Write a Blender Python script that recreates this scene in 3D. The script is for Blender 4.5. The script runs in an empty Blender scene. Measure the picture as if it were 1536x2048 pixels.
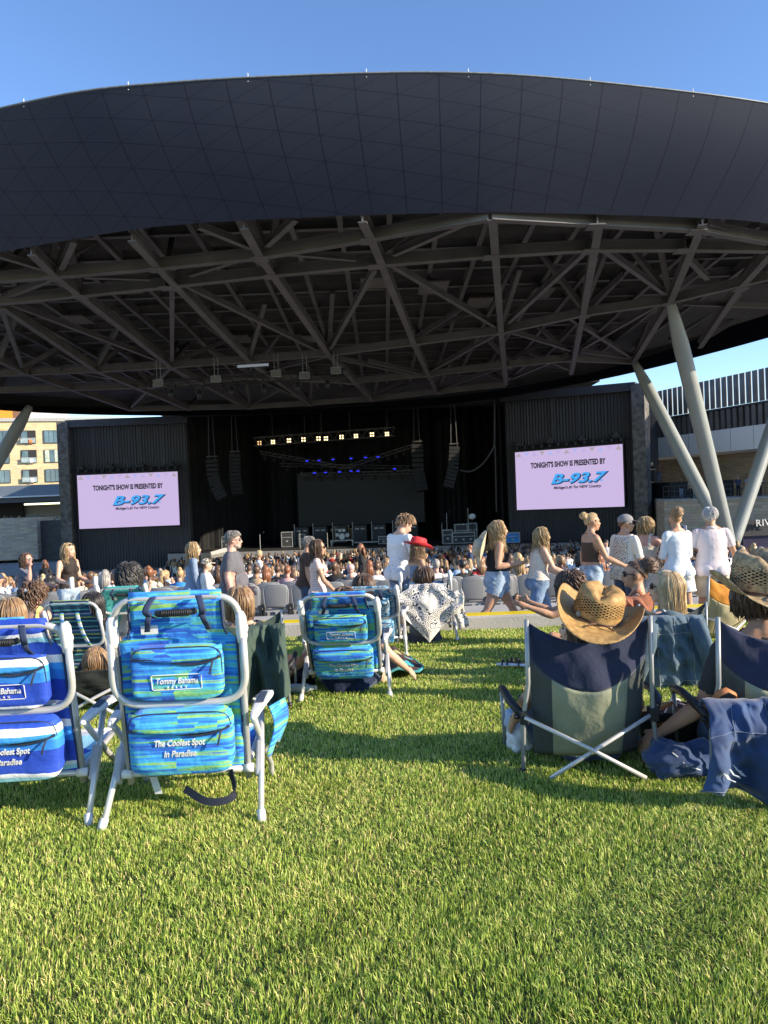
import bpy, math, random
import numpy as np
from mathutils import Vector, Matrix, Euler, noise

SC = bpy.context.scene
COL = SC.collection
R = math.radians
rnd = random.Random(7)

# ------------------------------------------------------------------ camera
F, CX, CY = 1440.0, 768.0, 1024.0            # focal length and centre in photo pixels
PITCH, ROLL = R(-0.95), R(-2.2)
cam_d = bpy.data.cameras.new("camera")
cam = bpy.data.objects.new("camera", cam_d)
COL.objects.link(cam)
cam_d.sensor_fit = 'VERTICAL'
cam_d.sensor_height = 36.0
cam_d.lens = F / 2048 * 36.0
cam_d.clip_start, cam_d.clip_end = 0.05, 2000
CAMROT = Matrix.Rotation(R(90) + PITCH, 3, 'X') @ Matrix.Rotation(ROLL, 3, 'Z')
cam.matrix_world = CAMROT.to_4x4()
SC.camera = cam

# ------------------------------------------------------------------ sky, sun, exposure
SUN_EL, SUN_AZ = 20.0, 109.5                 # degrees; azimuth clockwise from +Y
world = bpy.data.worlds.new("World")
SC.world = world
world.use_nodes = True
wn = world.node_tree.nodes
bg = wn['Background']
sky = wn.new('ShaderNodeTexSky')
sky.sky_type = 'NISHITA'
sky.sun_disc = False
sky.sun_elevation = R(SUN_EL)
sky.sun_rotation = R(SUN_AZ)
sky.altitude = 200
sky.air_density, sky.dust_density, sky.ozone_density = 1.0, 0.1, 3.0
hs = wn.new('ShaderNodeHueSaturation'); hs.inputs['Saturation'].default_value = 1.08; hs.inputs['Hue'].default_value = 0.507
world.node_tree.links.new(sky.outputs['Color'], hs.inputs['Color'])
world.node_tree.links.new(hs.outputs['Color'], bg.inputs['Color'])
bg.inputs['Strength'].default_value = 0.15
sun_d = bpy.data.lights.new("sun", 'SUN')
sun_d.energy = 4.6
sun_d.angle = R(0.5)
sun_d.color = (1.0, 0.86, 0.66)
sun = bpy.data.objects.new("sun", sun_d)
COL.objects.link(sun)
SUNV = Vector((math.sin(R(SUN_AZ)) * math.cos(R(SUN_EL)), math.cos(R(SUN_AZ)) * math.cos(R(SUN_EL)), math.sin(R(SUN_EL))))
sun.rotation_euler = SUNV.to_track_quat('Z', 'Y').to_euler()
sun.location = (30, -20, 40)
SC.view_settings.view_transform = 'Standard'
SC.view_settings.look = 'None'
SC.view_settings.exposure = 1.0
SC.view_settings.gamma = 1
SC.render.engine = 'CYCLES'
SC.cycles.use_denoising = True
SC.cycles.max_bounces = 8
SC.cycles.diffuse_bounces = 4
SC.cycles.transparent_max_bounces = 8
SC.cycles.sample_clamp_indirect = 6

# ------------------------------------------------------------------ helpers
def ray(px, py):
    return CAMROT @ Vector(((px - CX) / F, -(py - CY) / F, -1.0))

def P(px, py, Y):
    """world point seen at photo pixel (px, py) at distance Y in front of the camera"""
    d = ray(px, py)
    return d * (Y / d.y)

def lawn_z(y):
    return -1.066 - 0.055 * y

def PG(px, py):
    """point of the lawn seen at a photo pixel"""
    d = ray(px, py)
    t = -1.066 / (d.z + 0.055 * d.y)
    return d * t

def link(o, parent=None):
    COL.objects.link(o)
    if parent is not None:
        o.parent = parent
    return o

def tag(o, label, cat, group=None, kind=None):
    if label: o['label'] = label
    if cat: o['category'] = cat
    if group: o['group'] = group
    if kind: o['kind'] = kind
    return o

def thing(name, label, cat, loc=(0, 0, 0), rotz=0.0, group=None, rot=None):
    o = bpy.data.objects.new(name, None)
    o.empty_display_size = 0.2
    COL.objects.link(o)
    o.location = loc
    o.rotation_euler = rot if rot else (0, 0, rotz)
    return tag(o, label, cat, group)

class MB:
    def __init__(s):
        s.v, s.f, s.m, s.mi = [], [], [], 0
    def add(s, vs, fs):
        b = len(s.v)
        s.v.extend([tuple(v) for v in vs])
        s.f.extend([tuple(i + b for i in f) for f in fs])
        s.m.extend([s.mi] * len(fs))
        return s
    def box(s, c, size, rot=None):
        x, y, z = size[0] / 2, size[1] / 2, size[2] / 2
        vs = [Vector((a * x, b * y, d * z)) for d in (-1, 1) for b in (-1, 1) for a in (-1, 1)]
        if rot is not None:
            M = rot if isinstance(rot, Matrix) else Euler(rot).to_matrix()
            vs = [M @ v for v in vs]
        c = Vector(c)
        return s.add([v + c for v in vs], [(0, 2, 3, 1), (4, 5, 7, 6), (0, 1, 5, 4), (1, 3, 7, 5), (3, 2, 6, 7), (2, 0, 4, 6)])
    def quad(s, a, b, c, d):
        return s.add([a, b, c, d], [(0, 1, 2, 3)])
    def beam(s, p0, p1, w, h=None, up=Vector((0, 0, 1))):
        """rectangular bar from p0 to p1: w across, h along up"""
        h = h or w
        p0, p1 = Vector(p0), Vector(p1)
        t = (p1 - p0).normalized()
        side = t.cross(up)
        if side.length < 1e-4: side = t.cross(Vector((0, 1, 0)))
        side.normalize()
        u = side.cross(t)
        vs = []
        for p in (p0, p1):
            for a, b in ((-1, -1), (1, -1), (1, 1), (-1, 1)):
                vs.append(p + side * (a * w / 2) + u * (b * h / 2))
        return s.add(vs, [(0, 1, 2, 3), (7, 6, 5, 4), (0, 4, 5, 1), (1, 5, 6, 2), (2, 6, 7, 3), (3, 7, 4, 0)])
    def ibeam(s, p0, p1, w, h):
        p0, p1 = Vector(p0), Vector(p1)
        z = Vector((0, 0, 1))
        s.beam(p0 - z * (h / 2), p1 - z * (h / 2), w, h * 0.09)
        s.beam(p0 + z * (h / 2), p1 + z * (h / 2), w, h * 0.09)
        return s.beam(p0, p1, w * 0.16, h * 0.9)
    def tube(s, pts, r, n=8, caps=True, closed=False, side=None, flat=1.0):
        pts = [Vector(p) for p in pts]
        N = len(pts)
        rs = [r] * N if isinstance(r, (int, float)) else list(r)
        fl = [flat] * N if isinstance(flat, (int, float)) else list(flat)
        vs = []
        prev = None
        for i, p in enumerate(pts):
            a = pts[i - 1] if (i > 0 or closed) else p
            b = pts[(i + 1) % N] if (i < N - 1 or closed) else p
            t = (b - a)
            if t.length < 1e-9: t = Vector((0, 0, 1))
            t.normalize()
            if prev is None:
                sd = Vector(side) if side is not None else (Vector((0, 0, 1)) if abs(t.z) < 0.9 else Vector((1, 0, 0)))
            else:
                sd = Vector(side) if side is not None else prev
            sd = sd - t * sd.dot(t)
            if sd.length < 1e-5: sd = t.orthogonal()
            sd.normalize()
            prev = sd
            u = t.cross(sd)
            for k in range(n):
                an = 2 * math.pi * k / n
                vs.append(p + sd * (rs[i] * math.cos(an)) + u * (rs[i] * fl[i] * math.sin(an)))
        fs = []
        M = N if closed else N - 1
        for i in range(M):
            j = (i + 1) % N
            for k in range(n):
                k2 = (k + 1) % n
                fs.append((i * n + k, i * n + k2, j * n + k2, j * n + k))
        if caps and not closed:
            fs.append(tuple(range(n - 1, -1, -1)))
            fs.append(tuple((N - 1) * n + k for k in range(n)))
        return s.add(vs, fs)
    def ell(s, c, r, M=None, nu=14, nv=9, power=1.0):
        """ellipsoid; power < 1 gives a boxier (superquadric) body"""
        c = Vector(c)
        sp = lambda a: math.copysign(abs(a) ** power, a)
        vs = []
        for j in range(nv + 1):
            ph = math.pi * j / nv - math.pi / 2
            for i in range(nu):
                th = 2 * math.pi * i / nu
                v = Vector((r[0] * sp(math.cos(ph)) * sp(math.cos(th)), r[1] * sp(math.cos(ph)) * sp(math.sin(th)), r[2] * sp(math.sin(ph))))
                if M is not None: v = M @ v
                vs.append(c + v)
        fs = []
        for j in range(nv):
            for i in range(nu):
                i2 = (i + 1) % nu
                fs.append((j * nu + i, j * nu + i2, (j + 1) * nu + i2, (j + 1) * nu + i))
        return s.add(vs, fs)
    def grid(s, fn, nu, nv, closed_u=False):
        vs = [fn(i / nu, j / nv) for j in range(nv + 1) for i in range(nu + (0 if closed_u else 1))]
        w = nu if closed_u else nu + 1
        fs = []
        for j in range(nv):
            for i in range(nu):
                i2 = (i + 1) % w
                fs.append((j * w + i, j * w + i2, (j + 1) * w + i2, (j + 1) * w + i))
        return s.add(vs, fs)
    def lathe(s, prof, n=20, c=(0, 0, 0)):
        c = Vector(c)
        vs = [c + Vector((r * math.cos(2 * math.pi * k / n), r * math.sin(2 * math.pi * k / n), z)) for r, z in prof for k in range(n)]
        fs = []
        for j in range(len(prof) - 1):
            for k in range(n):
                k2 = (k + 1) % n
                fs.append((j * n + k, j * n + k2, (j + 1) * n + k2, (j + 1) * n + k))
        fs.append(tuple(range(n - 1, -1, -1)))
        fs.append(tuple((len(prof) - 1) * n + k for k in range(n)))
        return s.add(vs, fs)
    def map(s, fn):
        s.v = [tuple(fn(Vector(v))) for v in s.v]
        return s
    def mesh(s, name, mat=None, smooth=False):
        me = bpy.data.meshes.new(name)
        me.from_pydata(s.v, [], s.f)
        for m in (mat if isinstance(mat, (list, tuple)) else [mat] if mat else []):
            me.materials.append(m)
        if any(s.m): me.polygons.foreach_set('material_index', s.m)
        if smooth: me.polygons.foreach_set('use_smooth', [True] * len(me.polygons))
        me.update()
        return me
    def build(s, name, mat=None, parent=None, smooth=False, loc=None, bevel=0, solid=0, subsurf=0):
        o = bpy.data.objects.new(name, s.mesh(name, mat, smooth))
        link(o, parent)
        if loc is not None: o.location = loc
        if solid:
            m = o.modifiers.new('thick', 'SOLIDIFY'); m.thickness = solid; m.offset = 0
        if bevel:
            m = o.modifiers.new('bevel', 'BEVEL'); m.width = bevel; m.segments = 2; m.limit_method = 'ANGLE'
        if subsurf:
            m = o.modifiers.new('sub', 'SUBSURF'); m.levels = subsurf; m.render_levels = subsurf
        return o

def arc(pts, rad, n=6):
    """round the corners of an open polyline"""
    pts = [Vector(p) for p in pts]
    out = [pts[0]]
    for i in range(1, len(pts) - 1):
        a, b, c = pts[i - 1], pts[i], pts[i + 1]
        r = min(rad, (a - b).length * 0.49, (c - b).length * 0.49)
        p, q = b + (a - b).normalized() * r, b + (c - b).normalized() * r
        for k in range(n + 1):
            t = k / n
            out.append(p * (1 - t) ** 2 + b * 2 * t * (1 - t) + q * t * t)
    out.append(pts[-1])
    return out

def nz(v, sc=1.0, seed=0.0):
    return noise.noise(Vector((v[0] * sc + seed * 3.1, v[1] * sc - seed * 1.7, v[2] * sc + seed)))

def set_copy(o):
    """a copy of a thing with copies of its parts and sub-parts"""
    c = o.copy(); COL.objects.link(c)
    for ch in o.children:
        d = set_copy(ch); d.parent = c
    return c

# ------------------------------------------------------------------ materials
MATS = {}
def _new(name):
    m = bpy.data.materials.new(name); m.use_nodes = True
    nt = m.node_tree
    return m, nt, nt.nodes, nt.links, nt.nodes['Principled BSDF']

def mat(name, col, rough=0.7, metal=0.0, var=0.25, scale=6.0, bump=0.0, bscale=60.0, spec=0.4, sheen=0.0, stretch=(1, 1, 1), trans=0.0):
    """plain surface with mottled tone and a fine bump"""
    if name in MATS: return MATS[name]
    m, nt, N, L, b = _new(name)
    tc = N.new('ShaderNodeTexCoord')
    mp = N.new('ShaderNodeMapping'); mp.inputs['Scale'].default_value = stretch
    L.new(tc.outputs['Object'], mp.inputs['Vector'])
    n1 = N.new('ShaderNodeTexNoise'); n1.inputs['Scale'].default_value = scale; n1.inputs['Detail'].default_value = 5
    L.new(mp.outputs['Vector'], n1.inputs['Vector'])
    rp = N.new('ShaderNodeValToRGB')
    rp.color_ramp.elements[0].position, rp.color_ramp.elements[1].position = 0.3, 0.7
    lo, hi = 1 - var, 1 + var * 0.7
    rp.color_ramp.elements[0].color = (*[c * lo for c in col], 1)
    rp.color_ramp.elements[1].color = (*[min(1, c * hi) for c in col], 1)
    L.new(n1.outputs['Fac'], rp.inputs['Fac'])
    L.new(rp.outputs['Color'], b.inputs['Base Color'])
    b.inputs['Roughness'].default_value = rough
    b.inputs['Metallic'].default_value = metal
    b.inputs['Specular IOR Level'].default_value = spec
    if sheen: b.inputs['Sheen Weight'].default_value = sheen
    if bump:
        n2 = N.new('ShaderNodeTexNoise'); n2.inputs['Scale'].default_value = bscale; n2.inputs['Detail'].default_value = 4
        L.new(mp.outputs['Vector'], n2.inputs['Vector'])
        bp = N.new('ShaderNodeBump'); bp.inputs['Strength'].default_value = bump; bp.inputs['Distance'].default_value = 0.02
        L.new(n2.outputs['Fac'], bp.inputs['Height']); L.new(bp.outputs['Normal'], b.inputs['Normal'])
    if trans:
        tr = N.new('ShaderNodeBsdfTranslucent'); L.new(rp.outputs['Color'], tr.inputs['Color'])
        mx = N.new('ShaderNodeMixShader'); mx.inputs[0].default_value = trans
        L.new(b.outputs[0], mx.inputs[1]); L.new(tr.outputs[0], mx.inputs[2])
        L.new(mx.outputs[0], N['Material Output'].inputs['Surface'])
    MATS[name] = m
    return m

def ramp_mat(name, stops, stretch, nscale=1.0, detail=4.0, rough=0.75, distort=0.0, bump=0.15, interp='LINEAR', blocks=None, trans=0.0):
    """streaky printed cloth: noise stretched along one axis through a colour ramp"""
    if name in MATS: return MATS[name]
    m, nt, N, L, b = _new(name)
    tc = N.new('ShaderNodeTexCoord')
    mp = N.new('ShaderNodeMapping'); mp.inputs['Scale'].default_value = stretch
    L.new(tc.outputs['Object'], mp.inputs['Vector'])
    src = mp.outputs['Vector']
    if blocks:
        vo = N.new('ShaderNodeTexVoronoi'); vo.distance = 'CHEBYCHEV'; vo.inputs['Scale'].default_value = blocks[0]
        mp2 = N.new('ShaderNodeMapping'); mp2.inputs['Scale'].default_value = blocks[2]
        L.new(tc.outputs['Object'], mp2.inputs['Vector']); L.new(mp2.outputs['Vector'], vo.inputs['Vector'])
        vm = N.new('ShaderNodeVectorMath'); vm.operation = 'MULTIPLY_ADD'
        L.new(vo.outputs['Color'], vm.inputs[0]); vm.inputs[1].default_value = (blocks[1],) * 3; L.new(src, vm.inputs[2])
        src = vm.outputs[0]
    n1 = N.new('ShaderNodeTexNoise'); n1.inputs['Scale'].default_value = nscale; n1.inputs['Detail'].default_value = detail
    n1.inputs['Distortion'].default_value = distort
    L.new(src, n1.inputs['Vector'])
    rp = N.new('ShaderNodeValToRGB'); cr = rp.color_ramp; cr.interpolation = interp
    while len(cr.elements) < len(stops): cr.elements.new(0.5)
    for e, (p, c) in zip(cr.elements, stops):
        e.position = p; e.color = (*c, 1)
    L.new(n1.outputs['Fac'], rp.inputs['Fac']); L.new(rp.outputs['Color'], b.inputs['Base Color'])
    b.inputs['Roughness'].default_value = rough
    b.inputs['Sheen Weight'].default_value = 0.15
    if bump:
        n2 = N.new('ShaderNodeTexNoise'); n2.inputs['Scale'].default_value = 18; n2.inputs['Detail'].default_value = 3
        L.new(tc.outputs['Object'], n2.inputs['Vector'])
        bp = N.new('ShaderNodeBump'); bp.inputs['Strength'].default_value = bump; bp.inputs['Distance'].default_value = 0.02
        L.new(n2.outputs['Fac'], bp.inputs['Height']); L.new(bp.outputs['Normal'], b.inputs['Normal'])
    if trans:
        tr = N.new('ShaderNodeBsdfTranslucent'); L.new(rp.outputs['Color'], tr.inputs['Color'])
        mx = N.new('ShaderNodeMixShader'); mx.inputs[0].default_value = trans
        L.new(b.outputs[0], mx.inputs[1]); L.new(tr.outputs[0], mx.inputs[2])
        L.new(mx.outputs[0], N['Material Output'].inputs['Surface'])
    MATS[name] = m
    return m

def stripe_mat(name, bands, period, axis=2, rough=0.75, wob=0.0, bump=0.15):
    """printed stripes across one axis; bands = [(start 0..1, colour)]"""
    if name in MATS: return MATS[name]
    m, nt, N, L, b = _new(name)
    tc = N.new('ShaderNodeTexCoord'); sx = N.new('ShaderNodeSeparateXYZ')
    L.new(tc.outputs['Object'], sx.inputs[0])
    val = sx.outputs[axis]
    if wob:
        nn = N.new('ShaderNodeTexNoise'); nn.inputs['Scale'].default_value = 5
        L.new(tc.outputs['Object'], nn.inputs['Vector'])
        ma = N.new('ShaderNodeMath'); ma.operation = 'MULTIPLY_ADD'; ma.inputs[1].default_value = wob
        L.new(nn.outputs['Fac'], ma.inputs[0]); L.new(val, ma.inputs[2]); val = ma.outputs[0]
    d = N.new('ShaderNodeMath'); d.operation = 'DIVIDE'; d.inputs[1].default_value = period; L.new(val, d.inputs[0])
    fr = N.new('ShaderNodeMath'); fr.operation = 'FRACT'; L.new(d.outputs[0], fr.inputs[0])
    rp = N.new('ShaderNodeValToRGB'); cr = rp.color_ramp; cr.interpolation = 'CONSTANT'
    while len(cr.elements) < len(bands): cr.elements.new(0.5)
    for e, (p, c) in zip(cr.elements, bands):
        e.position = p; e.color = (*c, 1)
    L.new(fr.outputs[0], rp.inputs['Fac']); L.new(rp.outputs['Color'], b.inputs['Base Color'])
    b.inputs['Roughness'].default_value = rough
    if bump:
        n2 = N.new('ShaderNodeTexNoise'); n2.inputs['Scale'].default_value = 20; n2.inputs['Detail'].default_value = 3
        L.new(tc.outputs['Object'], n2.inputs['Vector'])
        bp = N.new('ShaderNodeBump'); bp.inputs['Strength'].default_value = bump; bp.inputs['Distance'].default_value = 0.02
        L.new(n2.outputs['Fac'], bp.inputs['Height']); L.new(bp.outputs['Normal'], b.inputs['Normal'])
    MATS[name] = m
    return m

def brick_mat(name, c1, c2, mortar, sx=1.0, bw=0.5, rh=0.1, rough=0.9):
    if name in MATS: return MATS[name]
    m, nt, N, L, b = _new(name)
    uv = N.new('ShaderNodeTexCoord')
    br = N.new('ShaderNodeTexBrick'); br.inputs['Scale'].default_value = sx
    br.inputs['Brick Width'].default_value = bw; br.inputs['Row Height'].default_value = rh
    br.inputs['Mortar Size'].default_value = 0.012; br.inputs['Color1'].default_value = (*c1, 1); br.inputs['Color2'].default_value = (*c2, 1)
    br.inputs['Mortar'].default_value = (*mortar, 1)
    L.new(uv.outputs['UV'], br.inputs['Vector'])
    nn = N.new('ShaderNodeTexNoise'); nn.inputs['Scale'].default_value = 1.3; nn.inputs['Detail'].default_value = 6
    L.new(uv.outputs['UV'], nn.inputs['Vector'])
    mx = N.new('ShaderNodeMix'); mx.data_type = 'RGBA'; mx.blend_type = 'MULTIPLY'; mx.inputs[0].default_value = 0.35
    L.new(br.outputs['Color'], mx.inputs[6]); L.new(nn.outputs['Color'], mx.inputs[7])
    L.new(mx.outputs[2], b.inputs['Base Color']); b.inputs['Roughness'].default_value = rough
    MATS[name] = m
    return m

def emit_mat(name, col, strength):
    if name in MATS: return MATS[name]
    m, nt, N, L, b = _new(name)
    b.inputs['Base Color'].default_value = (0.02, 0.02, 0.02, 1)
    b.inputs['Emission Color'].default_value = (*col, 1)
    b.inputs['Emission Strength'].default_value = strength
    MATS[name] = m
    return m

def box_uv(o):
    """world-size UVs for a wall: across x along the longer horizontal axis, up z"""
    me = o.data
    uv = me.uv_layers.new(name='UVMap')
    for p in me.polygons:
        n = p.normal
        for li in p.loop_indices:
            v = me.vertices[me.loops[li].vertex_index].co
            if abs(n.z) > 0.7: uv.data[li].uv = (v.x, v.y)
            else:
                h = Vector((-n.y, n.x, 0)).normalized()
                uv.data[li].uv = (v.x * h.x + v.y * h.y, v.z)

def text_mesh(name, body, size, material, parent, M, shear=0.0, bold=0.0, align='CENTER', extrude=0.004, xs=1.0, spacing=1.0):
    cu = bpy.data.curves.new(name, 'FONT')
    cu.body = body; cu.size = size; cu.shear = shear; cu.offset = bold; cu.align_x = align; cu.align_y = 'CENTER'
    cu.extrude = extrude; cu.space_character = spacing; cu.resolution_u = 3
    tmp = bpy.data.objects.new(name, cu); COL.objects.link(tmp)
    dg = bpy.context.evaluated_depsgraph_get()
    me = bpy.data.meshes.new_from_object(tmp.evaluated_get(dg))
    bpy.data.objects.remove(tmp); bpy.data.curves.remove(cu)
    me.materials.clear(); me.materials.append(material)
    me.transform(M @ Matrix.Diagonal((xs, 1, 1, 1)))
    o = bpy.data.objects.new(name, me)
    return link(o, parent)

def frame_mat(origin, xdir, zdir):
    """matrix whose local x runs along xdir, local y along zdir (for text on a wall)"""
    x = Vector(xdir).normalized(); y = Vector(zdir); y = (y - x * y.dot(x)).normalized(); z = x.cross(y)
    M = Matrix((x, y, z)).transposed().to_4x4()
    M.translation = Vector(origin)
    return M

STEEL_D = mat('dark_steel', (0.145, 0.137, 0.133), 0.55, 0.0, 0.2, 0.6)
STEEL_W = mat('steel_warm', (0.14, 0.132, 0.128), 0.6, 0.0, 0.2, 0.7)
DECK = mat('roof_deck_dark', (0.10, 0.096, 0.094), 0.9, 0, 0.3, 0.4)
BLACK = mat('black_cloth', (0.012, 0.012, 0.013), 0.9, 0, 0.3, 1.0)
BLACKP = mat('black_plastic', (0.02, 0.02, 0.022), 0.5)
CONC = mat('concrete', (0.42, 0.40, 0.37), 0.85, 0, 0.2, 1.5, 0.2, 30)
CONCD = mat('concrete_dark', (0.26, 0.25, 0.24), 0.85, 0, 0.25, 1.0)
YELLOW = mat('yellow_nosing', (0.75, 0.55, 0.01), 0.55, 0, 0.12, 3)
ALU = mat('brushed_aluminium', (0.60, 0.59, 0.57), 0.34, 0.35, 0.1, 9)
WHITEP = mat('white_plastic', (0.72, 0.71, 0.68), 0.5, 0, 0.08, 8)
GREYPAINT = mat('grey_green_paint', (0.29, 0.315, 0.31), 0.4, 0, 0.08, 0.6)
# ================================================================== THE SETTING
def soil_mat():
    m, nt, N, L, b = _new('lawn_soil')
    tc = N.new('ShaderNodeTexCoord')
    n1 = N.new('ShaderNodeTexNoise'); n1.inputs['Scale'].default_value = 1.2; n1.inputs['Detail'].default_value = 8
    n2 = N.new('ShaderNodeTexNoise'); n2.inputs['Scale'].default_value = 40; n2.inputs['Detail'].default_value = 4
    L.new(tc.outputs['Object'], n1.inputs['Vector']); L.new(tc.outputs['Object'], n2.inputs['Vector'])
    mx = N.new('ShaderNodeMath'); mx.operation = 'MULTIPLY_ADD'; mx.inputs[1].default_value = 0.6
    L.new(n2.outputs['Fac'], mx.inputs[0]); L.new(n1.outputs['Fac'], mx.inputs[2])
    rp = N.new('ShaderNodeValToRGB')
    rp.color_ramp.elements[0].position, rp.color_ramp.elements[1].position = 0.55, 1.0
    rp.color_ramp.elements[0].color = (0.035, 0.05, 0.012, 1); rp.color_ramp.elements[1].color = (0.10, 0.11, 0.03, 1)
    L.new(mx.outputs[0], rp.inputs['Fac']); L.new(rp.outputs['Color'], b.inputs['Base Color'])
    b.inputs['Roughness'].default_value = 1
    return m

def lawn_bump(x, y):
    return 0.012 * math.sin(x * 3 + 1) * math.cos(y * 4) - 0.004

b = MB()
xs = [-60, -30, -16] + [-8 + i * 0.25 for i in range(65)] + [16, 30, 60]
ys = [-40, -15, -5, -1] + [i * 0.25 for i in range(0, 33)] + [8.19]
b.v = [(x, y, lawn_z(y) + (lawn_bump(x, y) if -8 <= x <= 8 and 0 <= y < 8.1 else 0)) for y in ys for x in xs]
b.f = [(j * len(xs) + i, j * len(xs) + i + 1, (j + 1) * len(xs) + i + 1, (j + 1) * len(xs) + i) for j in range(len(ys) - 1) for i in range(len(xs) - 1)]
b.m = [0] * len(b.f)
tag(b.build('lawn', soil_mat(), smooth=True), None, None, kind='structure')

b = MB(); b.quad((-700, -300, -9.4), (700, -300, -9.4), (700, 900, -9.4), (-700, 900, -9.4))
tag(b.build('ground', mat('plaza_paving', (0.30, 0.29, 0.27), 0.9, 0, 0.2, 0.2)), None, None, kind='structure')

def walk_z(x): return -1.97 + (0.02 * max(-9, x) if x < 0 else 0.0)
b = MB()
b.box((0, 8.33, -1.60), (120, 0.28, 0.46))
b.box((0, 8.33, -4.0), (120, 0.26, 4.3))
k = b.build('kerb', CONC, bevel=0.015); tag(k, None, None, kind='structure')
b = MB()
for i in range(60):
    if 26 <= i <= 34 or True:
        b.box((-59 + 2 * i, 8.36, -1.384), (1.985, 0.22, 0.036))
y_ = b.build('nosing', YELLOW, k, bevel=0.006)
b = MB(); b.grid(lambda u, v: (-60 + 120 * u, 8.465 + 4.534 * v, walk_z(-60 + 120 * u)), 24, 1)
tag(b.build('walkway', CONC), None, None, kind='structure')
b = MB()
for i, yy in enumerate([13.0 + 0.9 * i for i in range(50)]):
    z = -2.38 - 0.0845 * (yy - 13.0)
    z2 = -2.38 - 0.0845 * (yy + 0.9 - 13.0)
    b.quad((-60, yy, z), (60, yy, z), (60, yy + 0.9, z), (-60, yy + 0.9, z))
    b.quad((-60, yy + 0.9, z2), (-60, yy + 0.9, z), (60, yy + 0.9, z), (60, yy + 0.9, z2))
b.quad((-60, 12.999, -3.2), (60, 12.999, -3.2), (60, 12.999, -1.96), (-60, 12.999, -2.2))
tag(b.build('terrace_floor', CONCD), None, None, kind='structure')
b = MB(); b.quad((-70, 57.5, -6.1), (70, 57.5, -6.1), (70, 140, -6.1), (-70, 140, -6.1))
tag(b.build('pit_floor', CONCD), None, None, kind='structure')
b = MB()
for r_ in range(3):
    b.box((0, 13.12 + 0.12 * r_, -2.36 + 0.06 * r_), (40, 0.09, 0.03))
b.box((0, 14.2, -2.40), (40, 0.25, 0.05))
tag(b.build('step', mat('step_metal', (0.62, 0.62, 0.6), 0.45, 0.3, 0.1, 3)), None, None, kind='structure')

def row_floor(y):
    return -2.38 - 0.0845 * (0.9 * math.floor((y - 13.0) / 0.9)) if y < 57.5 else -6.1

# ------------------------------------------------------------------ the roof
def ZL(y): return 10.2 - 0.035 * (y - 26)
def PR(px, py, dz=0.0):
    d = ray(px, py)
    v = d * ((11.11 + dz) / (d.z + 0.035 * d.y))
    return v

front = [PR(x, y) for x, y in ((-60, 518), (0, 505), (150, 478), (300, 455), (450, 443), (600, 435), (800, 428), (1000, 425), (1200, 429), (1400, 436), (1536, 447))]
edge = [(v.x, v.y) for v in front] + [(20.6, 30.3), (25.4, 34.6), (27.0, 40.2), (24.9, 47.0), (20.5, 55), (16, 60.5), (9, 66.5), (0, 69.5), (-10, 69.5), (-20, 68), (-29, 64.5), (-36, 58), (-39, 50), (-37, 42), (-30, 34.5), (-23, 31)]
def catmull(pts, per):
    n = len(pts); out = []
    for i in range(n):
        p0, p1, p2, p3 = (Vector(pts[(i + k) % n]) for k in (-1, 0, 1, 2))
        for j in range(per):
            t = j / per
            out.append(0.5 * ((2 * p1) + (p2 - p0) * t + (2 * p0 - 5 * p1 + 4 * p2 - p3) * t * t + (3 * p1 - p0 - 3 * p2 + p3) * t ** 3))
    return out
EDGE = catmull(edge, 6)
RC = Vector((4, 47))

def fascia_mat():
    m, nt, N, L, b = _new('fascia_panels')
    tc = N.new('ShaderNodeTexCoord'); sp = N.new('ShaderNodeSeparateXYZ'); L.new(tc.outputs['UV'], sp.inputs[0])
    def M(op, a, b_=None, c=None):
        n = N.new('ShaderNodeMath'); n.operation = op
        for i, v in enumerate((a, b_, c)):
            if v is None: continue
            if isinstance(v, (int, float)): n.inputs[i].default_value = v
            else: L.new(v, n.inputs[i])
        return n.outputs[0]
    u, v = sp.outputs[0], sp.outputs[1]
    f2 = M('MULTIPLY_ADD', v, 5.5, M('MULTIPLY', u, 0.24))
    f3 = M('SUBTRACT', f2, u)
    def line(f, w):
        fr = M('FRACT', f); d = M('ABSOLUTE', M('SUBTRACT', fr, 0.5))
        return M('GREATER_THAN', d, 0.5 - w)
    ln = line(u, 0.016)
    l2 = M('MAXIMUM', line(f2, 0.016), line(f3, 0.012))
    fade = N.new('ShaderNodeMapRange'); fade.inputs['From Min'].default_value = 17; fade.inputs['From Max'].default_value = 22
    fade.inputs['To Min'].default_value = 1; fade.inputs['To Max'].default_value = 0
    L.new(u, fade.inputs['Value'])
    l2 = M('MULTIPLY', l2, fade.outputs[0])
    tot = M('MAXIMUM', ln, l2)
    mx = N.new('ShaderNodeMix'); mx.data_type = 'RGBA'
    n1 = N.new('ShaderNodeTexNoise'); n1.inputs['Scale'].default_value = 0.5; L.new(tc.outputs['UV'], n1.inputs['Vector'])
    rp = N.new('ShaderNodeValToRGB'); rp.color_ramp.elements[0].color = (0.021, 0.028, 0.050, 1); rp.color_ramp.elements[1].color = (0.029, 0.035, 0.056, 1)
    L.new(n1.outputs['Fac'], rp.inputs['Fac'])
    L.new(tot, mx.inputs[0]); L.new(rp.outputs['Color'], mx.inputs[6]); mx.inputs[7].default_value = (0.010, 0.013, 0.030, 1)
    L.new(mx.outputs[2], b.inputs['Base Color'])
    b.inputs['Roughness'].default_value = 0.42; b.inputs['Specular IOR Level'].default_value = 0.3
    return m

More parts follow.
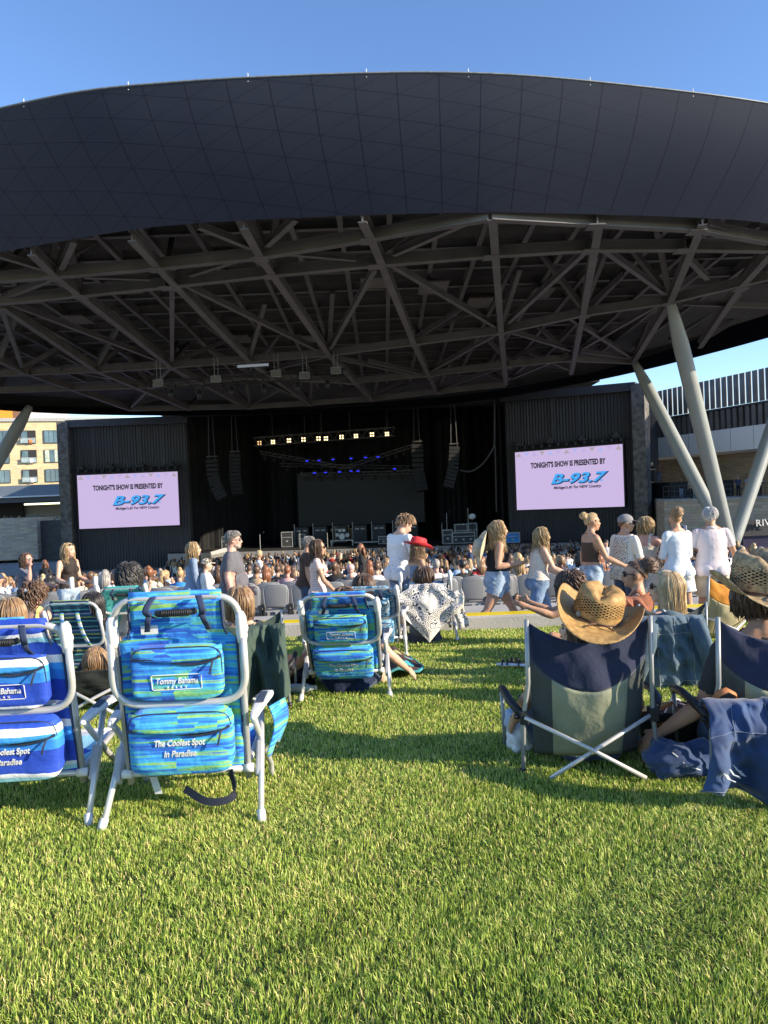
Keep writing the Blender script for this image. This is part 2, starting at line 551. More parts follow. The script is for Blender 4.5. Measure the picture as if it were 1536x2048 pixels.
roof = thing('amphitheatre_roof', 'huge dark disc shaped roof with panelled fascia and open steel trusses over the seats', 'roof', (0, 40, 10))
roof.location = (0, 0, 0)
NE = len(EDGE)
NV = 6
ZT = 13.85
vs, us = [], []
arcl = 0.0
for i in range(NE + 1):
    e = EDGE[i % NE]
    if i: arcl += (e - EDGE[i - 1]).length
    us.append(arcl)
bot, top = [], []
for i in range(NE):
    e = EDGE[i]
    t = RC + (e - RC) * 1.11
    fr = 1.0 if e.y < 36 else 0.55
    bot.append(Vector((e.x, e.y, ZL(e.y))))
    top.append(Vector((t.x, t.y, ZL(e.y) - (0.62 * (max(0, min(20, t.x - 1)) / 14) ** 1.5 if e.y < 45 else 0.4) + (ZT - 10.2) * (1 if e.y < 40 else max(0.42, 1 - (e.y - 40) * 0.03)))))
b = MB()
for j in range(NV + 1):
    t = j / NV
    for i in range(NE):
        p = bot[i].lerp(top[i], t)
        out = (top[i] - bot[i]).normalized().cross(Vector((0, 0, 1)))
        nrm = Vector((p.x - RC.x, p.y - RC.y, 0)).normalized()
        p += nrm * (0.30 * math.sin(math.pi * t))
        b.v.append(tuple(p))
for j in range(NV):
    for i in range(NE):
        i2 = (i + 1) % NE
        b.f.append((j * NE + i, j * NE + i2, (j + 1) * NE + i2, (j + 1) * NE + i)); b.m.append(0)
fo = b.build('fascia', fascia_mat(), roof, smooth=True)
uvl = fo.data.uv_layers.new(name='UVMap')
for p in fo.data.polygons:
    i0 = p.index % NE
    for li in p.loop_indices:
        vi = fo.data.loops[li].vertex_index
        i, j = vi % NE, vi // NE
        u_ = us[i] if not (i0 == NE - 1 and i == 0) else us[NE]
        uvl.data[li].uv = (u_ * 0.80, j / NV)
b = MB()                                         # shallow dome that closes the top
cz = Vector((RC.x, RC.y, 17.0))
for k in range(5):
    for i in range(NE):
        p = top[i].lerp(cz, k / 5); p.z = top[i].z + (cz.z - top[i].z) * math.sin(k / 5 * math.pi / 2)
        b.v.append(tuple(p))
b.v.append(tuple(cz))
for k in range(4):
    for i in range(NE):
        i2 = (i + 1) % NE
        b.f.append((k * NE + i, k * NE + i2, (k + 1) * NE + i2, (k + 1) * NE + i)); b.m.append(0)
for i in range(NE): b.f.append((4 * NE + i, 4 * NE + (i + 1) % NE, 5 * NE)); b.m.append(0)
b.build('roof_covering', DECK, roof, smooth=True)
b = MB(); b.tube([p + Vector((0, 0, 0.02)) for p in top], 0.03, 6, closed=True)
b.build('rim', mat('rim_metal', (0.22, 0.24, 0.25), 0.5, 0.2), roof)
b = MB()
UP = 4.0
b.v = [tuple(v + Vector((0, 0, UP * (0.86 if v.y < 40 else 0.35)))) for v in [RC.to_3d() * 0 + Vector((RC.x + (q.x - RC.x) * 0.985, RC.y + (q.y - RC.y) * 0.985, q.z)) for q in bot]] + [(RC.x, RC.y, 9.6 + UP)]
b.f = [(i, (i + 1) % NE, NE) for i in range(NE)]; b.m = [0] * NE
b.build('ceiling_deck', DECK, roof)

# lower chords, read off as straight members of the flat lower grid
chords = [
 [(0, 555), (107, 546), (312, 529), (521, 507), (736, 471), (976, 429)], [(985, 429), (1190, 441), (1392, 452), (1536, 478)],
 [(0, 600), (160, 584), (333, 566), (542, 543), (750, 523), (981, 504), (1179, 492), (1365, 491), (1536, 494)],
 [(0, 746), (195, 738), (344, 729), (500, 718), (658, 705), (830, 683), (1002, 660), (1168, 624), (1335, 600), (1536, 551)],
 [(0, 780), (300, 770), (500, 752), (700, 762), (860, 747), (1017, 728), (1142, 716), (1270, 722)],
 [(260, 817), (500, 813), (620, 806), (745, 797), (874, 783), (1012, 768)],
 [(62, 499), (110, 545), (344, 731), (490, 811)], [(263, 470), (318, 530), (500, 720), (620, 806)],
 [(487, 446), (521, 507), (659, 707), (745, 798)], [(724, 432), (746, 478), (830, 688), (874, 783)],
 [(985, 428), (1002, 660), (1012, 765)], [(1197, 445), (1166, 624), (1142, 744)], [(1405, 438), (1340, 600), (1267, 720)],
 [(1560, 480), (1480, 570), (1400, 690)], [(3, 608), (193, 738), (380, 817)], [(0, 718), (47, 741), (260, 817)],
]
braces = [
 ((398, 457), (503, 499)), ((591, 442), (534, 494)), ((148, 486), (122, 541)), ((0, 515), (94, 543)), ((104, 561), (18, 595)),
 ((484, 520), (380, 553)), ((169, 556), (299, 560)), ((557, 508), (713, 522)), ((372, 574), (635, 702)), ((750, 541), (661, 699)),
 ((344, 577), (344, 723)), ((3, 619), (44, 736)), ((23, 611), (318, 723)), ((955, 439), (788, 512)), ((783, 533), (991, 655)),
 ((1173, 504), (1017, 647)), ((1207, 502), (1330, 590)), ((991, 671), (861, 744)), ((1022, 666), (1142, 702)), ((1314, 613), (1168, 697)),
 ((1137, 712), (1022, 759)), ((736, 725), (840, 748)), ((1163, 705), (1262, 718)), ((835, 752), (640, 712)), ((260, 817), (344, 735)),
 ((500, 752), (662, 712)), ((500, 813), (560, 780)), ((620, 806), (500, 752)), ((1365, 610), (1536, 616)), ((1375, 520), (1415, 560)),
 ((1415, 450), (1520, 486)), ((874, 783), (1005, 735)), ((745, 797), (700, 762)), ((1142, 640), (1262, 716)), ((120, 740), (345, 780)),
]
nodes_l = []
for ch in chords:
    pts = [PR(x, y) for x, y in ch]
    for p, q in zip(pts, pts[1:]):
        b = MB(); b.ibeam(p, q, 0.32, 0.42)
        b.build('chord_beam', STEEL_W, roof)
    nodes_l += pts
for a, c in braces:
    p, q = PR(*a), PR(*c)
    b = MB(); b.ibeam(p + Vector((0, 0, 0.12)), q + Vector((0, 0, 0.12)), 0.23, 0.25)
    b.build('brace', STEEL_W, roof)
# web members rising from the lower nodes to the deck, purlins under the deck
rw = random.Random(3)
webs = []
for i, p in enumerate(nodes_l):
    if not (-34 < p.x < 23 and 30 < p.y < 66): continue
    for k in range(2):
        an = rw.uniform(0, 6.28) if k else rw.choice([0.3, 1.8, 3.4, 4.9])
        d = 1.8 + 3.0 * rw.random()
        h = UP * (0.85 if p.y < 42 else 0.6 if p.y < 54 else 0.35)
        webs.append((p + Vector((0, 0, 0.2)), Vector((p.x + math.cos(an) * d, max(29.5, p.y + math.sin(an) * d * 1.4), p.z + h))))
rw.shuffle(webs)
for p, q in webs[:96]:
    b = MB(); b.beam(p, q, 0.26, 0.26)
    b.build('web_member', STEEL_D, roof)
for i in range(26):
    x = -33 + i * 2.25
    b = MB()
    y0, y1 = 29.5 + abs(x + 3) ** 2 * 0.012, 64 - abs(x + 6) ** 2 * 0.014
    b.ibeam((x, y0, ZL(y0) + UP * 0.72), (x * 0.9, y1, ZL(y1) + 1.5), 0.24, 0.4)
    b.build('purlin', STEEL_D, roof)
for i in range(13):
    y = 31 + i * 2.6
    b = MB()
    w = 30 * math.sqrt(max(0.05, 1 - ((y - 47) / 22) ** 2))
    h = UP * 0.72 + (1.5 - UP * 0.72) * (y - 30) / 34 + 0.3
    b.ibeam((-4 - w, y, ZL(y) + h - 0.1), (-4 + w * 0.95, y, ZL(y) + h - 0.1), 0.3, 0.45)
    b.build('deck_girder', STEEL_D, roof)
for i in range(12):                              # lighter acoustic panels seen between the purlins
    q = PR(150 + i * 118 + rw.uniform(-20, 20), rw.uniform(560, 700), 1.9)
    b = MB(); b.box((q.x, q.y, q.z), (rw.uniform(1.0, 1.8), rw.uniform(1.2, 2.4), 0.08))
    b.build('acoustic_panel', mat('acoustic_panel', (0.16, 0.15, 0.14), 0.9), roof)
seen_nodes = []
for ch in chords:
    for x_, y_ in ch[1:-1]:
        if any(abs(x_ - a_) + abs(y_ - c_) < 26 for a_, c_ in seen_nodes): continue
        seen_nodes.append((x_, y_))
        q = PR(x_, y_)
        b = MB(); b.box(q - Vector((0, 0, 0.24)), (0.62, 0.62, 0.04)); b.box(q + Vector((0, 0, 0.0)), (0.05, 0.62, 0.46)); b.box(q + Vector((0, 0, 0.0)), (0.62, 0.05, 0.46))
        b.build('gusset_plate', STEEL_W, roof)
for x in (97, 297, 539, 769, 988, 1206, 1413):
    i = min(range(NE), key=lambda k: abs(CX + F * (top[k].x / top[k].y) - x) if top[k].y < 36 else 1e9)
    b = MB(); b.tube([top[i] + Vector((0, 0.05, -0.1)), top[i] + Vector((0, 0.05, 0.18))], [0.022, 0.012], 6)
    b.build('lightning_rod', WHITEP, roof)

# ------------------------------------------------------------------ the leaning columns
def leaning(name, label, base, tops, rr):
    t = thing(name, label, 'column', base, group='leaning roof columns')
    for q in tops:
        q = q - base
        n = 14
        b = MB(); pts = [q * (k / n) for k in range(n + 1)]
        b.tube(pts, [rr * (0.96 + 0.1 * math.sin(math.pi * k / n)) * (0.55 if k == n else 0.8 if k == n - 1 else 1) for k in range(n + 1)], 20)
        b.build('strut', GREYPAINT, t, smooth=True)
    b = MB(); b.lathe([(rr * 2.0, -0.6), (rr * 2.0, 0.15), (rr * 1.5, 0.3)], 24)
    b.build('base_plinth', GREYPAINT, t)
    return t
leaning('support_column', 'pale grey steel V column standing by the stone terrace on the right', P(1462, 1100, 46), [PR(1340, 600), PR(1268, 722), PR(1600, 690)], 0.41)
leaning('support_column', 'shaded leaning steel column in front of the brick apartment block', P(-95, 1075, 60), [PR(60, 812), PR(-160, 780)], 0.5)

# ------------------------------------------------------------------ stage house
def ribbed_mat(name, col, period):
    m, nt, N, L, b = _new(name)
    tc = N.new('ShaderNodeTexCoord'); sp = N.new('ShaderNodeSeparateXYZ'); L.new(tc.outputs['UV'], sp.inputs[0])
    w = N.new('ShaderNodeMath'); w.operation = 'MULTIPLY'; w.inputs[1].default_value = 2 * math.pi / period; L.new(sp.outputs[0], w.inputs[0])
    s_ = N.new('ShaderNodeMath'); s_.operation = 'SINE'; L.new(w.outputs[0], s_.inputs[0])
    bp = N.new('ShaderNodeBump'); bp.inputs['Strength'].default_value = 1; bp.inputs['Distance'].default_value = period * 0.25
    L.new(s_.outputs[0], bp.inputs['Height']); L.new(bp.outputs['Normal'], b.inputs['Normal'])
    n1 = N.new('ShaderNodeTexNoise'); n1.inputs['Scale'].default_value = 2; n1.inputs['Detail'].default_value = 6
    mp = N.new('ShaderNodeMapping'); mp.inputs['Scale'].default_value = (2, 0.15, 1); L.new(tc.outputs['UV'], mp.inputs['Vector']); L.new(mp.outputs['Vector'], n1.inputs['Vector'])
    rp = N.new('ShaderNodeValToRGB'); rp.color_ramp.elements[0].color = (*[c * 0.65 for c in col], 1); rp.color_ramp.elements[1].color = (*[c * 1.3 for c in col], 1)
    L.new(n1.outputs['Fac'], rp.inputs['Fac']); L.new(rp.outputs['Color'], b.inputs['Base Color'])
    b.inputs['Roughness'].default_value = 0.6
    return m
RIB = ribbed_mat('ribbed_cladding', (0.055, 0.055, 0.06), 0.3)
ROUGHC = mat('rough_edge_panel', (0.16, 0.15, 0.14), 0.9, 0, 0.5, 2.5, 0.6, 6)

def prism(b, A, B, z0, zA, zB, thick):
    A, B = Vector((A.x, A.y)), Vector((B.x, B.y))
    n = Vector((-(B - A).y, (B - A).x)).normalized() * thick
    v = [(A.x, A.y, z0), (B.x, B.y, z0), (B.x, B.y, zB), (A.x, A.y, zA)]
    v += [(x + n.x, y + n.y, z) for x, y, z in v]
    b.add(v, [(0, 1, 2, 3), (5, 4, 7, 6), (1, 5, 6, 2), (4, 0, 3, 7), (3, 2, 6, 7), (4, 5, 1, 0)])
    return b

def wing(label, A, B, z0, zA, zB, edge_at):
    t = thing('stage_wing', label, 'stage wing', (0, 0, 0), group='stage wings')
    d = (B - A); d.z = 0; L_ = d.length; d.normalize(); n = Vector((-d.y, d.x, 0))
    o = prism(MB(), A, B, z0, zA, zB, 9).build('cladding', RIB, t); box_uv(o)
    b = MB(); prism(b, A - d * 0.3 - n * 0.5, B + d * 0.3 - n * 0.5, zA - 0.2, zA + 0.55, zB + 0.55, 9.6)
    b.v = [(x, y, z if i not in (1, 5) else z + (zB - zA)) for i, (x, y, z) in enumerate(b.v)]
    b.build('cornice', mat('cornice_metal', (0.06, 0.06, 0.066), 0.5), t)
    e = B if edge_at == 'B' else A
    b = MB(); c = e + (d if edge_at == 'B' else -d) * 0.55 + n * 0.1
    b.box((c.x, c.y, (z0 + (zB if edge_at == 'B' else zA)) / 2), (1.1, 1.6, (zB if edge_at == 'B' else zA) - z0 + 0.7), (0, 0, math.atan2(d.y, d.x)))
    b.build('edge_column', ROUGHC, t)
    for k in range(4):
        q = A + d * L_ * (0.2 + 0.2 * k) - n * 0.25
        b = MB(); b.tube([(q.x, q.y, zA - 0.3), (q.x, q.y, zA - 4.6)], 0.025, 5)
        b.build('rigging_wire', STEEL_W, t)
    return t
LA, LB = P(140, 850, 74.6), P(371, 838, 74.6)
RA, RB = P(1009, 795, 71.2), P(1266, 775, 64.4)
wing('dark ribbed stage wing beside the brick apartment block', LA, LB, -7, P(140, 852, 74.6).z, P(371, 843, 74.6).z, 'A')
wing('dark ribbed stage wing beside the finned building', RA, RB, -7, P(1012, 800, 71.2).z, P(1266, 778, 64.4).z, 'B')

stage = thing('stage', 'dark open stage with black curtains between the two screens', 'stage', (0, 0, 0))
fl, fr = P(335, 1101, 72), P(1160, 1084, 66)
b = MB(); b.add([(fl.x, fl.y, -4.55), (fr.x, fr.y, -4.55), (24, 88, -4.55), (-24, 88, -4.55)], [(0, 1, 2, 3)])
b.build('stage_deck', mat('stage_deck', (0.035, 0.034, 0.034), 0.6), stage)
b = MB(); prism(b, fl, fr, -6.1, -4.556, -4.556, 0.3)
b.build('stage_front', mat('stage_front_grey', (0.40, 0.38, 0.36), 0.8, 0, 0.15, 0.8), stage)
b = MB()
def folds(x0, y0, x1, y1, n, z0, z1, amp=0.25):
    dx, dy = x1 - x0, y1 - y0; l = math.hypot(dx, dy); nx, ny = -dy / l, dx / l
    def fn(u, v):
        w = amp * math.sin(u * n * 2 * math.pi) + amp * 0.4 * math.sin(u * n * 4.7 + 1)
        return (x0 + dx * u + nx * w, y0 + dy * u + ny * w, z0 + (z1 - z0) * v)
    b.grid(fn, n * 6, 1)
folds(-24, 87, 24, 87, 40, -4.55, 11.5)
folds(LB.x + 0.1, 75.4, -15.5, 87, 14, -4.55, 11.5)
folds(RA.x - 0.1, 73.0, 14.5, 87, 14, -4.55, 11.5)
folds(-13.2, 83, -9.5, 82.6, 5, -4.55, 9)
folds(6.2, 82, 9.6, 82.4, 5, -4.55, 9)
b.build('curtain', BLACK, stage)
b = MB(); b.box((-2, 82, 11.2), (48, 20, 0.4)); b.box((-5, 70, 11.2), (44, 12, 0.3)); b.box((-2, 73, 9.9), (36, 0.8, 1.5)); b.box((-2, 71.6, 9.4), (36, 0.3, 0.3))  # second slab is an unseen addition that keeps sun off the left wing
b.build('stage_ceiling_sun_block', mat('stage_ceiling_sun_block', (0.03, 0.028, 0.027), 0.8), stage)
b = MB()
q0, q1 = P(595, 952, 81), P(850, 1044, 81)
b.box(((q0.x + q1.x) / 2, 81, (q0.z + q1.z) / 2), (q1.x - q0.x, 0.3, q0.z - q1.z))
vw = thing('video_wall', 'unlit black video wall at the back of the stage', 'video wall', (0, 0, 0))
b.build('panel', mat('video_wall_glass', (0.014, 0.013, 0.014), 0.5, 0, 0.1, 1), vw)
b = MB(); b.box(((q0.x + q1.x) / 2, 81.2, q0.z + 0.15), (q1.x - q0.x, 0.2, 0.12)); b.box((q0.x, 81.2, (q0.z + q1.z) / 2), (0.12, 0.2, q0.z - q1.z)); b.build('frame', STEEL_D, vw)

# ------------------------------------------------------------------ LED screens
SCR = emit_mat('screen_lavender', (0.60, 0.475, 0.76), 0.50)
INK = emit_mat('screen_ink', (0.02, 0.018, 0.03), 0.5)
SBLUE = emit_mat('screen_blue', (0.05, 0.36, 0.84), 0.55)
SNAVY = emit_mat('screen_navy', (0.01, 0.03, 0.10), 0.7)
TRI = [emit_mat('screen_beige', (0.42, 0.37, 0.42), 0.5), emit_mat('screen_pale_blue', (0.44, 0.46, 0.86), 0.5), emit_mat('screen_lilac', (0.53, 0.42, 0.74), 0.5)]
def led_screen(label, TL, TR, BR, BL):
    t = thing('led_screen', label, 'screen', TL, group='stage screens')
    t.location = (0, 0, 0)
    x = TR - TL; W = Vector((x.x, x.y, 0)).length; x = Vector((x.x, x.y, 0)).normalized(); n = Vector((x.y, -x.x, 0))
    H = ((TL.z - BL.z) + (TR.z - BR.z)) / 2
    slope = ((TR.z + BR.z) - (TL.z + BL.z)) / 2 / W
    zc = (TL.z + BL.z) / 2
    z = Vector((0, 0, 1)); xd = (x + z * slope).normalized()
    o = Vector((TL.x, TL.y, zc - H / 2))
    S = lambda u, v, d=0.0: o + xd * (u * W) + z * (v * H) + n * d
    b = MB(); b.quad(S(0, 0), S(1, 0), S(1, 1), S(0, 1))
    pan = b.build('panel', SCR, t)
    b = MB()
    for (u0, v0, u1, v1) in ((-.012, -.02, 1.012, -.001), (-.012, 1.001, 1.012, 1.02), (-.012, -.001, -.001, 1.001), (1.001, -.001, 1.012, 1.001)):
        p = [S(u0, v0, 0.05), S(u1, v0, 0.05), S(u1, v1, 0.05), S(u0, v1, 0.05)]
        q = [w - n * 0.35 for w in p]
        b.add(p + q, [(0, 1, 2, 3), (5, 4, 7, 6), (0, 4, 5, 1), (1, 5, 6, 2), (2, 6, 7, 3), (3, 7, 4, 0)])
    b.build('frame', BLACKP, t)
    for k in range(3):
        for i in range(13):
            if i % 3 != k: continue
            b = MB()
            u = 0.035 + i * 0.0775
            if i % 2 == 0: b.add([S(u - .027, .915, .02), S(u + .027, .915, .02), S(u, .985, .02)], [(0, 1, 2)])
            else: b.add([S(u - .027, .985, .02), S(u, .915, .02), S(u + .027, .985, .02)], [(0, 1, 2)])
            b.build('bunting', TRI[k], pan)
    text_mesh('lettering', "TONIGHT'S SHOW IS PRESENTED BY", 0.70, INK, pan, frame_mat(S(.5, .745, .03), xd, z), bold=0.034, xs=0.62 * W / 10.3, extrude=0.003)
    for dx, dy, d, m_, bo in ((.006, -.012, .03, SNAVY, 0.05), (0, 0, .05, SBLUE, 0.012)):
        text_mesh('lettering', "B-93.7", 1.25, m_, pan, frame_mat(S(.575 + dx, .495 + dy, d), xd, z), shear=0.35, bold=bo + .02, xs=1.5 * W / 10.3, extrude=0.003)
    text_mesh('lettering', "FM", 0.22, SBLUE, pan, frame_mat(S(.805, .44, .05), xd, z), shear=0.3, bold=0.01, extrude=0.003)
    text_mesh('lettering', "Michigan's #1 For NEW Country", 0.36, INK, pan, frame_mat(S(.585, .35, .04), xd, z), shear=0.15, bold=0.014, xs=0.92 * W / 10.3, extrude=0.003)
    b = MB()                                     # the header truss the screen hangs from
    for vv in (1.045, 1.10):
        for dd in (0.15, -0.35):
            b.tube([S(-.02, vv, dd), S(1.03, vv, dd)], 0.05, 5)
    for i in range(27):
        u = -.02 + i * 0.0403
        b.tube([S(u, 1.045, 0.15), S(u + .02, 1.10, 0.15)], 0.03, 4); b.tube([S(u + .02, 1.10, 0.15), S(u + .0403, 1.045, 0.15)], 0.03, 4)
        if i % 2: b.box(S(u, 1.07, 0.1), (0.22, 0.3, 0.3))
    b.build('header_truss', BLACKP, t)
    for k in range(4):
        b = MB(); c = S(.04 + .3 * k, 1.13, 0.0)
        b.box(c, (0.75, 0.5, 0.22)); b.box(c + Vector((0, 0, .22)), (0.4, 0.4, 0.26)); b.tube([c, c + Vector((0, 0, 3.6))], 0.03, 5)
        b.build('hoist', BLACKP, t)
    return t
led_screen('lit lavender screen on the wing nearer the brick apartment block', P(154, 951, 74.2), P(355, 943, 74.2), P(357, 1050, 74.2), P(158, 1058, 74.2))
led_screen('lit lavender screen on the wing nearer the finned building', P(1030, 905, 70.3), P(1245, 888, 64.7), P(1247, 1013, 64.7), P(1035, 1020, 70.3))

# ------------------------------------------------------------------ rigging over the stage
def truss(b, p, q, s=0.5, bays=24, r=0.035):
    p, q = Vector(p), Vector(q)
    for dy in (-s / 2, s / 2):
        for dz in (-s / 2, s / 2):
            b.tube([p + Vector((0, dy, dz)), q + Vector((0, dy, dz))], r, 5)
    for i in range(bays):
        a, c = p.lerp(q, i / bays), p.lerp(q, (i + 1) / bays)
        sg = 1 if i % 2 else -1
        for dy in (-s / 2, s / 2):
            b.tube([a + Vector((0, dy, -sg * s / 2)), c + Vector((0, dy, sg * s / 2))], r * 0.6, 4)
t = thing('lighting_truss', 'black truss carrying the row of lit warm lamps', 'truss', (0, 0, 0), group='stage trusses')
b = MB(); truss(b, P(508, 884, 78), P(790, 863, 78), 0.9, 30); b.build('truss_frame', STEEL_D, t)
for x in (545, 610, 643, 700, 775):
    b = MB(); c = P(x, 872, 78); b.tube([c, c + Vector((0, 0, 4.5))], 0.03, 4)
    b.build('rigging_wire', STEEL_W, t)
for nm, (a, c) in {'over the video wall, running up to the left': (P(520, 905, 79), P(690, 935, 79)), 'over the video wall, running up to the right': (P(690, 935, 79), P(830, 890, 79)), 'lowest, just above the video wall': (P(600, 949, 80), P(845, 944, 80)), 'slanting behind the warm lamps': (P(560, 930, 82), P(820, 935, 82))}.items():
    t = thing('lighting_truss', 'thin dark truss ' + nm, 'truss', (0, 0, 0), group='stage trusses')
    b = MB(); truss(b, a, c, 0.35, 22, 0.03); b.build('truss_frame', STEEL_D, t)
    for k in range(9):
        b = MB(); q = a.lerp(c, (k + .5) / 9); b.ell(q - Vector((0, 0, .55)), (0.16, 0.16, 0.26), None, 8, 6); b.tube([q, q - Vector((0, 0, .4))], 0.03, 4)
        b.build('spotlight', BLACKP, t)
WARM = emit_mat('warm_lamp', (1.0, 0.74, 0.36), 2.2)
WARMD = emit_mat('warm_lamp_dim', (1.0, 0.6, 0.25), .7)
BLUEL = emit_mat('blue_lamp', (0.03, 0.04, 1.0), 0.9)
def blinder(x, y, label, m_):
    c = P(x, y, 77.4)
    t = thing('stage_light', label, 'stage light', c, group='warm lamps over the stage')
    b = MB(); b.box((0, 0.1, 0), (0.5, 0.2, 0.5)); b.tube([(0, 0.1, 0.3), (0, 0.1, 0.55)], 0.04, 5); b.build('housing', BLACKP, t)
    for i in (-1, 1):
        for j in (-1, 1):
            b = MB(); b.ell((i * 0.13, -0.02, j * 0.13), (0.085, 0.05, 0.085), None, 10, 6); b.build('lamp', m_, t)
pos = ['first of the row from the brick block side', 'second', 'third', 'fourth, left of a close pair', 'fifth, right of a close pair', 'sixth', 'seventh', 'eighth', 'last of the row']
blinder(519, 886, 'dim warm four cell stage lamp at the end of the lit row', WARMD)
for (x, y), p_ in zip(((546, 884), (578, 881), (607, 879), (637, 877), (652, 877), (683, 874), (712, 872), (744, 869), (774, 868)), pos):
    blinder(x, y, 'bright warm four cell stage lamp, ' + p_, WARM)
for (x, y, p_) in ((614, 922, 'upper row, first'), (638, 921, 'upper row, second'), (666, 919, 'upper row, third'), (702, 917, 'upper row, fourth'), (731, 915, 'upper row, fifth'), (756, 914, 'upper row, last'),
                   (629, 946, 'lower row, first'), (651, 945, 'lower row, second'), (679, 944, 'lower row, third'), (702, 942, 'lower row, fourth, left of a close pair'), (716, 942, 'lower row, fifth'), (789, 938, 'lower row, alone at the end')):
    c = P(x, y, 78.6)
    t = thing('stage_light', 'small blue stage light above the video wall, ' + p_, 'stage light', c, group='blue lamps over the stage')
    b = MB(); b.box((0, 0.08, 0.16), (0.4, 0.2, 0.16)); b.ell((0, 0.05, -0.25), (0.14, 0.14, 0.22), None, 8, 6); b.build('housing', BLACKP, t)
    b = MB(); b.ell((0, 0, 0.0), (0.19, 0.05, 0.045), None, 10, 5); b.build('lamp', BLUEL, t)

t = thing('lighting_truss', 'dark truss with moving lights hung under the steel roof', 'truss', (0, 0, 0), group='roof truss')
fa, fb = P(312, 770, 46), P(690, 746, 46)
b = MB(); truss(b, fa, fb, 0.5, 26, 0.035); b.build('truss_frame', BLACKP, t)
for k in range(5):
    q = P((318, 433, 553, 672, 610)[k], (767, 759, 748, 742, 752)[k], 45.6)
    b = MB(); b.box(q, (0.55, 0.35, 0.36)); b.build('junction_box', STEEL_D, t)
    b = MB()
    for sx in (-.3, .3):
        b.beam(q + Vector((sx, -.2, -.22)), q + Vector((sx, -.2, .22)), 0.04)
        b.tube([q + Vector((sx * .4, 0, .2)), q + Vector((sx * .4, 0, 1.4))], 0.02, 4)
    for sz in (-.2, .2): b.beam(q + Vector((-.3, -.2, sz)), q + Vector((.3, -.2, sz)), 0.04)
    b.build('cage', mat('pale_cage', (0.22, 0.24, 0.26), 0.4), t)
b = MB(); b.beam(P(475, 733, 45.6), P(537, 729, 45.6), 0.14); b.build('light_bar', emit_mat('cool_bar', (0.75, 0.85, 1.0), 0.12), t)
for i, (x, y) in enumerate(((343, 784), (399, 786), (463, 778), (529, 775), (596, 771), (655, 765))):
    c = P(x, y, 46)
    m_ = thing('moving_light', 'black moving head light, %s under the roof truss' % ('first', 'second', 'third', 'fourth', 'fifth', 'sixth')[i] + ' counted from the brick block side', 'stage light', c, group='moving lights under the roof truss')
    b = MB(); b.box((0, 0, .32), (.38, .3, .16)); b.build('base', BLACKP, m_)
    b = MB(); b.beam((-.2, 0, .25), (-.2, 0, -.1), .07); b.beam((.2, 0, .25), (.2, 0, -.1), .07); b.build('yoke', BLACKP, m_)
    b = MB(); b.tube([(0, 0, .12), (0, -.05, -.12), (0, -.1, -.38)], [.11, .17, .15], 10); b.build('head', BLACKP, m_, smooth=True)

def array(label, pts, Y, w):
    t = thing('line_array', label, 'loudspeaker', (0, 0, 0), group='hung loudspeaker arrays')
    path = [P(x, y, Y) for x, y in pts]
    n = 11
    for k in range(n):
        f = (k + .5) / n * (len(path) - 1); i = min(int(f), len(path) - 2)
        c = path[i].lerp(path[i + 1], f - i)
        d = (path[i + 1] - path[i]).normalized()
        lg = sum((path[j + 1] - path[j]).length for j in range(len(path) - 1)) / n
        b = MB(); b.box(c, (w, 0.7, lg * 0.9), Matrix.Rotation(-math.atan2(d.x, -d.z), 3, 'Y') @ Matrix.Rotation(-0.02 * k, 3, 'X'))
        b.build('cabinet', mat('speaker_grille', (0.022, 0.022, 0.024), 0.7), t, bevel=0.03)
    b = MB()
    for dx in (-.3, .3):
        b.tube([path[0] + Vector((dx, 0, 0)), path[0] + Vector((dx * .6, 0, 4.5))], 0.035, 4)
    b.box(path[0] + Vector((0, 0, .25)), (w * .9, .5, .12))
    b.build('rigging', mat('rigging_grey', (0.07, 0.07, 0.07), 0.5), t)
array('curved black speaker array hanging beside the lavender screen near the brick block', [(424, 918), (427, 950), (434, 975), (446, 997)], 72, 1.15)
array('black speaker array hanging left of the stage trusses', [(470, 908), (471, 950), (476, 990)], 74, 1.1)
array('tall black speaker array hanging at the right end of the lamp row', [(834, 888), (836, 940), (845, 982)], 73, 1.15)
array('curved black speaker array hanging nearest the right hand stage wing', [(908, 893), (906, 935), (896, 976)], 70, 1.0)
t = thing('cable', 'black cable looping from the speaker array down to the stage', 'cable', (0, 0, 0))
t2 = MB(); t2.tube(arc([P(920, 940, 71), P(940, 945, 71), P(965, 930, 71), P(988, 895, 71), P(989, 880, 71), P(989, 800, 71)], 2, 5), 0.09, 6)
t2.tube([P(990, 890, 71), P(993, 1023, 71)], 0.07, 6)
t2.build('cable_run', mat('grey_cable', (0.07, 0.07, 0.07), 0.6), t)

